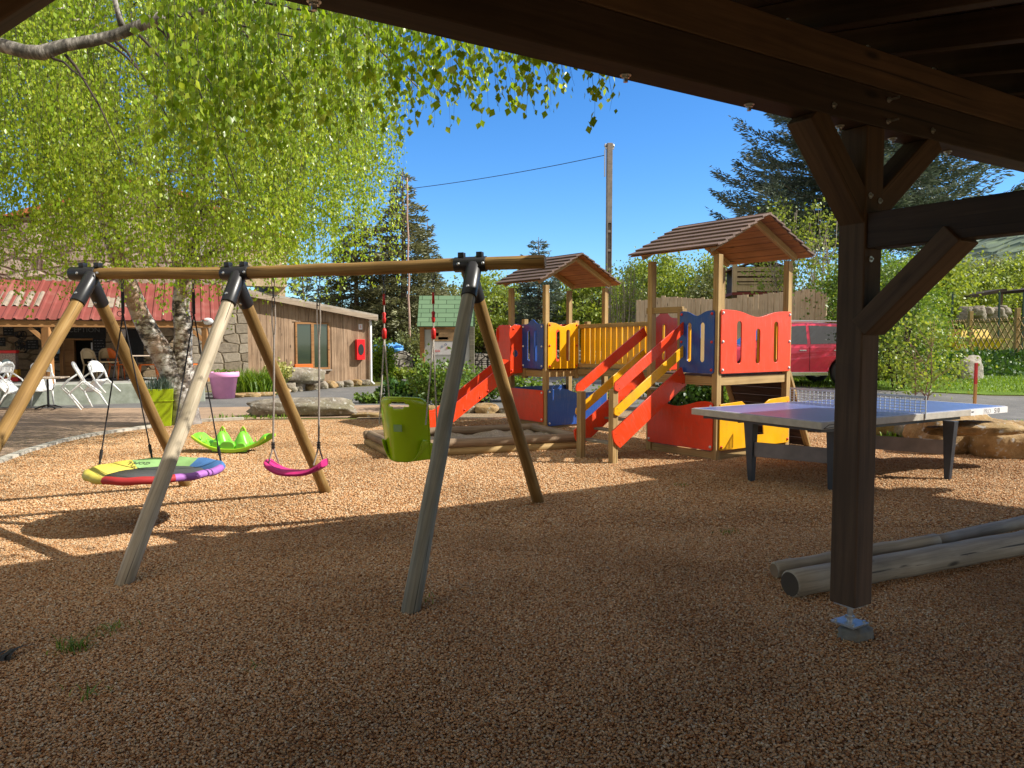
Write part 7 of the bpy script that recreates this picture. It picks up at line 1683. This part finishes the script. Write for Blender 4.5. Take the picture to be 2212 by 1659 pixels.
# big-leaved sprays that reach out past the eave
lob3 = [((-1.05, 5.15, 4.0), (1.0, .5, .55)), ((.15, 5.0, 3.62), (.62, .35, .28))]
def low3(x, y): return 3.0 + .12 * math.sin(x * 9)
cr = b2.children[0]
def spray(seed):
    rg = np.random.default_rng(seed); st = MB(); P = []; S_ = []
    lst = []
    for i in range(230):
        x = rg.uniform(-2.3, .66); y = 5.0 + rg.normal() * .28; ztop_ = 4.5 - .42 * (x + 1.6) + rg.normal() * .08
        px = x / y; zb_ = 3.62 - .42 * (px - .1) * 0 - .36 + rg.normal() * .11 + (.0 if x > -.7 else -.35 * min(1, (-.7 - x)))
        if x > .35 and rg.random() < .3: continue
        lst.append((x, y, ztop_, max(zb_, 2.9)))
    for (x, y, zt_, zb_) in lst:
        L = zt_ - zb_
        if L < .15: continue
        q = [np.array([x + rg.normal() * .012 + .04 * t, y + rg.normal() * .012, zt_ - L * t]) for t in np.linspace(0, 1, 6)]
        st.tube([i2 @ Vector(v) for v in q], [.002, .002, .0018, .0015, .001, .0007], 3, False)
        n = int(L * 24) + 2
        for k in range(n):
            u = rg.random() ** .8 * 4.999; j = int(u); v = q[j] * (1 - u + j) + q[j + 1] * (u - j) + rg.normal(size=3) * .022; P.append(np.array(i2 @ Vector(v))); S_.append(rg.uniform(.042, .06))
    me = leaf_mesh('hanging_spray', np.array(P), np.array(S_), seed, 1.2, .8); put('hanging_spray', me, leafBirch, b2, local=I4); build(st, 'spray_twigs', twigM, b2, local=I4)
spray(5)

# ---- conifers
def cb(px, Y): p = XY(px, Y); return (p.x, Y, gz(p.x, Y) - .1)
def ch(py, Y, b): return AT(1106, py, Y).z - b[2]
p = cb(1850, 33); conifer('spruce_tree', 'huge blue green spruce with upswept branches behind the right tower', p, ch(20, 33, p), 6.5, 76000, leafSpruce, 51, .33, .23, .24, None, .6, tipup=.30, lev=.46, fluff=.45)
p = cb(872, 38); conifer('conifer_tree', 'tall olive conifer directly behind the thin rusty pole', p, ch(362, 38, p), 2.9, 26000, leafOlive, 52, .04, .26, .34, 'olive conifers behind the annex', .75)
p = cb(925, 40); conifer('conifer_tree', 'slimmer olive conifer right of the tallest one', p, ch(475, 40, p), 1.5, 9000, leafOlive, 53, .04, .24, .3, 'olive conifers behind the annex', .7)
p = cb(770, 39); conifer('conifer_tree', 'broad dark conifer above the annex roof', p, ch(455, 39, p), 3.0, 22000, leafOlive, 54, .04, .26, .34, 'olive conifers behind the annex', .7)
p = cb(655, 42); conifer('conifer_tree', 'dark conifer half hidden by the birch foliage', p, ch(560, 42, p), 1.7, 8000, leafSpruce, 55, .04, .26, .3, 'olive conifers behind the annex', .8)
p = cb(1163, 46); conifer('conifer_tree', 'small grey green conifer behind the left play tower', p, ch(512, 46, p), 2.3, 15000, leafSpruce, 56, .04, .26, .25, None, .65)
# ---- deciduous trees of the middle distance
FG = 'spring trees beyond the play structure'
specs = [(962, 50, 606, 2.2, leafFar, 'thin leaved grey green tree left of the swing leg', 5200), (1045, 52, 588, 3.0, leafSpring, 'yellow green tree seen between the swing legs', 8000), (1105, 54, 610, 2.4, leafFar, 'grey green tree left of the small conifer', 6500),
         (1235, 50, 560, 2.2, leafFar, 'pale green tree behind the left tower posts', 5500), (1290, 47, 592, 2.4, leafSpring, 'light green tree between left tower and utility pole', 7000), (1415, 58, 548, 3.1, leafSpring, 'bright green tree left of the right tower post', 9000),
         (1490, 55, 540, 3.9, leafSpring, 'large yellow green tree framed by the right tower', 12000), (1560, 50, 575, 2.4, leafFar, 'green tree behind the middle post of the right tower', 6000), (1345, 50, 612, 2.0, leafFar, 'low green tree right of the utility pole', 5000)]
for i, (px, Y, py, r, lm_, lab, n) in enumerate(specs):
    p = cb(px, Y); decid('leafy_tree', lab, p, ch(py, Y, p), r, n, .20, lm_, 60 + i, FG, crown0=.06, trunk_r=.16)
for i, (px, Y, py, r, lm_, lab, n) in enumerate([(2050, 50, 560, 3.0, leafSpring, 'light green tree below the tie beam', 8000), (2120, 62, 560, 4.2, leafFar, 'olive tree on the slope right of the light green one', 9000), (2190, 55, 552, 3.2, leafSpring, 'green tree at the right edge under the hillside', 8000), (1985, 46, 545, 2.8, leafSpring, 'yellow green tree just right of the square post', 8000), (2250, 60, 530, 4.0, leafFar, 'tree cut by the right edge of the photo', 7000), (2165, 75, 575, 5, leafFar, 'farther pale tree on the slope', 9000)]):
    p = cb(px, Y); decid('leafy_tree', lab, p, ch(py, Y, p), r, n, .22, lm_, 80 + i, 'spring trees on the right hand slope', crown0=.05)
# hedge of far shrubs that closes the view: counted shrubs, one object each
for i in range(22):
    px = 820 + i * 62; Y = 56 + (i * 37 % 9); p = cb(px, Y)
    decid('far_tree', f'low muted green tree in the far row, {"from the left number " if False else ""}{["just right of the annex", "under the tall conifer", "under the slim conifer", "left of the board", "behind the board", "right of the board", "behind the back swing leg", "left of the slide hood", "behind the slide hood", "behind the blue domed panel", "behind the yellow slotted panel", "behind the bridge start", "under the utility pole", "behind the bridge middle", "left of the pale fence", "behind the pale fence end", "behind the fence left of the cabin", "below the raised cabin", "right of the raised cabin", "left of the square post", "behind the square post", "right of the square post"][i]}', p, 3.4 + (i * 13 % 7) * .22, 3.0, 4200, .25, leafFar if i % 2 else leafMid, 100 + i, 'far row of low trees', crown0=.02)
# sparse young tree with bare pale branches in front of the spruce
for px, Y, py, lab, sd in ((1680, 28.5, 405, 'sparse young tree with bare pale branches and lime leaves beside the right tower roof', 5), (1755, 27.5, 420, 'second sparse lime leaved tree nearer the square post', 6)):
    p = cb(px, Y); decid('sparse_tree', lab, p, ch(py, Y, p), 1.15, 1150, .12, leafSpring, 130 + sd, 'sparse lime trees before the spruce', crown0=.3, trunk_r=.09, clumps=60, bm_=paletwig, stems=3, open_=.2)
# bundle of bare willow shoots right of the utility pole
p = cb(1355, 36); t = thing('willow_thicket', 'pale upright bare shoots with few leaves right of the utility pole', 'shrub', p); mb = MB(); rnd = random.Random(8); tipp = []
for k in range(70):
    a = rnd.uniform(0, 6.28); r = rnd.uniform(0, 1.2); b0 = Vector((r * .5 * math.cos(a), r * .5 * math.sin(a), 0)); e = b0 * 1.6 + Vector((rnd.uniform(-.25, .25), rnd.uniform(-.25, .25), rnd.uniform(2.6, 4.6))); pts = branch_pts(b0, e, 5, .03, rnd); mb.tube(pts, [.03, .026, .022, .018, .012, .005], 4); tipp += pts[2:]
build(mb, 'shoots', paletwig, t, local=I4); rg = np.random.default_rng(3); P = np.array([tuple(x) for x in tipp]); P = P[rg.integers(0, len(P), 2600)] + rg.normal(size=(2600, 3)) * .16; put('foliage', leaf_mesh('foliage', P, .10, 9), leafSpring, t, local=I4)

# ---- shrubs
bushes = [
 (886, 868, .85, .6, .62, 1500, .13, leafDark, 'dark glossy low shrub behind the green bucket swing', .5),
 (950, 884, .85, .6, 1.45, 2600, .085, leafMid, 'loose light green shrub in front of the information board', .85),
 (1032, 868, .75, .6, .95, 1800, .085, leafMid, 'light green shrub between the slide and the swing leg', .8),
 (797, 870, .45, .3, .26, 420, .09, leafMid, 'small weedy plant on the long edging stones', .8),
 (1135, 866, .75, .5, .70, 1500, .10, leafMid, 'bright green shrub seen below the slide tower deck', .7),
 (1225, 868, .5, .4, .65, 500, .07, leafFar, 'thin reddish green plant below the left tower', .8),
 (1330, 872, .6, .5, .55, 900, .08, leafMid, 'low shrub seen behind the stairs', .8),
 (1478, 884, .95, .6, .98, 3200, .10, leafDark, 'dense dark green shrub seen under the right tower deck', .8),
 (1560, 886, .6, .5, .8, 1200, .10, leafMid, 'green shrub below the right tower, beside the dense one', .8),
 (1772, 846, .6, .5, .80, 1500, .075, leafSpring, 'young rounded shrub in front of the car rear wheel', .8),
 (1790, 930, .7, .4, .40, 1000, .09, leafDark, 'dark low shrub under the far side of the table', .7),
 (1905, 850, .7, .5, .75, 1500, .085, leafSpring, 'pale shrub right of the square post above the table net', .9)]
for i, (px, py, rx, ry, h, n, ls, lm_, lab, dn) in enumerate(bushes):
    p = G(px, py); bush('shrub', lab, (p.x, p.y, gz(p.x, p.y)), rx, ry, h, n, ls, lm_, 150 + i, 'shrubs of the planting bed', dense=dn)
p = cb(1945, 20.5); decid('tall_shrub', 'tall fresh green shrub right of the square post', p, 3.7, 1.15, 5600, .08, leafMid, 170, None, 'shrub', .06, .05, 90, twigM, 5, .15)
p = cb(1965, 25); decid('tall_shrub', 'broad airy shrub at the left end of the trellis fence', p, 3.3, 1.2, 4500, .09, leafMid, 171, None, 'shrub', .05, .05, 60, twigM, 4, .2)
p = cb(1998, 18.3); decid('young_tree', 'young pink stemmed sapling with pale leaves above the table', p, 2.35, .95, 1500, .085, leafSpring, 172, None, 'tree', .03, .08, 50, M_plain('pinkish_twig', (.32, .17, .13), .8), 3, .22)
p = cb(1880, 24); decid('tall_shrub', 'leafy shrub directly behind the square post', p, 4.4, 1.7, 8000, .10, leafMid, 173, None, 'shrub', .06, .05, 60, twigM, 4, .2)
bush('climbing_plant', 'bright green climbing plant right of the white downpipe', (XY(822, 30).x, 30, 0), .5, .4, 1.65, 2300, .12, leafGrass, 180, None, dense=1)
bush('shrub', 'white flowering shrub behind the thin pole', (XY(895, 33).x, 33, 0), 1.1, .6, 2.3, 3200, .12, leafFar, 181, None, dense=1)
bush('shrub', 'low weeds at the foot of the blue tarpaulin', (XY(835, 31).x, 31, 0), 1.2, .5, .5, 1600, .12, leafSpring, 182, None, dense=.7)
bush('shrub', 'yellow variegated shrub in front of the annex window', (XY(606, 23.6).x, 23.3, .35), .42, .3, .62, 700, .10, leafYel, 183, None, dense=.9)
p = G(538, 853); rg = np.random.default_rng(77); P = rg.normal(size=(900, 3)) * [.42, .22, 0]; P[:, 0] = np.clip(P[:, 0], -.75, .85); t = thing('grass_clump', 'lush bright green clump of long bladed leaves by the barn corner', 'plant', (p.x, p.y + .35, 0), .15); put('foliage', blades('foliage', P * [1, 1, 0], .80, 78, .035, .55), leafGrass, t, local=I4)
# ground cover on the bank, lawn blades, weeds in the gravel
rg = np.random.default_rng(11)
def scatter_blades(nm, lab, cat, x0, x1, y0, y1, n, L, w, lm_, seed, cond=None, bend=.7):
    rg = np.random.default_rng(seed); P = np.stack([rg.uniform(x0, x1, n), rg.uniform(y0, y1, n), np.zeros(n)], 1)
    if cond: P = np.array([q for q in P if cond(q[0], q[1])])
    P[:, 2] = [gz(a, b_) for a, b_ in P[:, :2]]
    return tag(put(nm, blades(nm, P, L, seed, w, bend), lm_), lab, cat, kind='stuff')
n = 9000; P = np.stack([rg.uniform(9.5, 26, n), rg.uniform(25.0, 30.2, n), np.zeros(n)], 1); P[:, 2] = [gz(a, b_) + abs(rg.normal()) * .10 for a, b_ in P[:, :2]]
tag(put('ground_cover', leaf_mesh('ground_cover', P, .16, 12, -.4), leafDark), 'dark green creeping ground cover on the bank below the trellis', 'ground cover', kind='stuff')
scatter_blades('lawn_blades', 'short lawn grass between the lane and the bank', 'grass', 7.5, 22, 19.2, 26.5, 16000, .09, .022, leafGrass, 14, lambda x, y: y > 20.6 - (x - 8) * .2 and y < 27)
scatter_blades('verge_grass', 'rough grass and weeds behind the edging rocks', 'grass', 6.2, 13, 11.0, 14.6, 5000, .13, .03, leafGrass, 15, lambda x, y: y > 11.6 + max(0, (8 - x)) * .7 - .0 and y < 14.6)
scatter_blades('roadside_grass', 'tufts of grass along the kerb and the lane', 'grass', -6.2, -4.4, 15.6, 16.2, 120, .10, .02, leafGrass, 16)
scatter_blades('meadow_grass', 'grass beyond the lane behind the playground', 'grass', -6, 18, 29, 44, 9000, .28, .08, leafGrass, 17, lambda x, y: x > 3.5 + (35 - y) * .25 or x < -4.6)
wd = [(160, 1405, .10, 60, 'grass weed with long blades lying on the shaded gravel'), (200, 1500, .07, 16, 'small upright green weed in the dark foreground gravel'), (250, 1362, .05, 40, 'faint flat weed in the left foreground'), (566, 1447, .04, 10, 'single tiny weed left of the centre foreground'), (1570, 1152, .06, 26, 'small weed on the gravel left of the grey logs'), (1470, 1050, .045, 22, 'tiny weed near the red lower panel shadow'), (905, 1300, .05, 16, 'tiny weed beside the foot of the split swing leg')]
for i, (px, py, L, n, lab) in enumerate(wd):
    p = G(px, py); rg = np.random.default_rng(i + 300); tag(put('weed', blades('weed', np.concatenate([rg.normal(size=(n, 2)) * .045, np.zeros((n, 1))], 1), L, i + 300, .006, 1.0), leafMid, None, Matrix.Translation(p)), lab, 'weed', 'weeds in the gravel')
p = G(0, 1432); tag(put('dead_leaf', blades('dead_leaf', np.array([[0, 0, .01], [.03, .01, .01], [-.03, 0, .01]]), .09, 400, .035, 2.2), M_plain('dark_withered_leaf', (.02, .02, .018), .8), None, Matrix.Translation(p)), 'dark withered leaf lying at the left edge of the foreground gravel', 'leaf')
print('OBJECTS', len(bpy.data.objects))
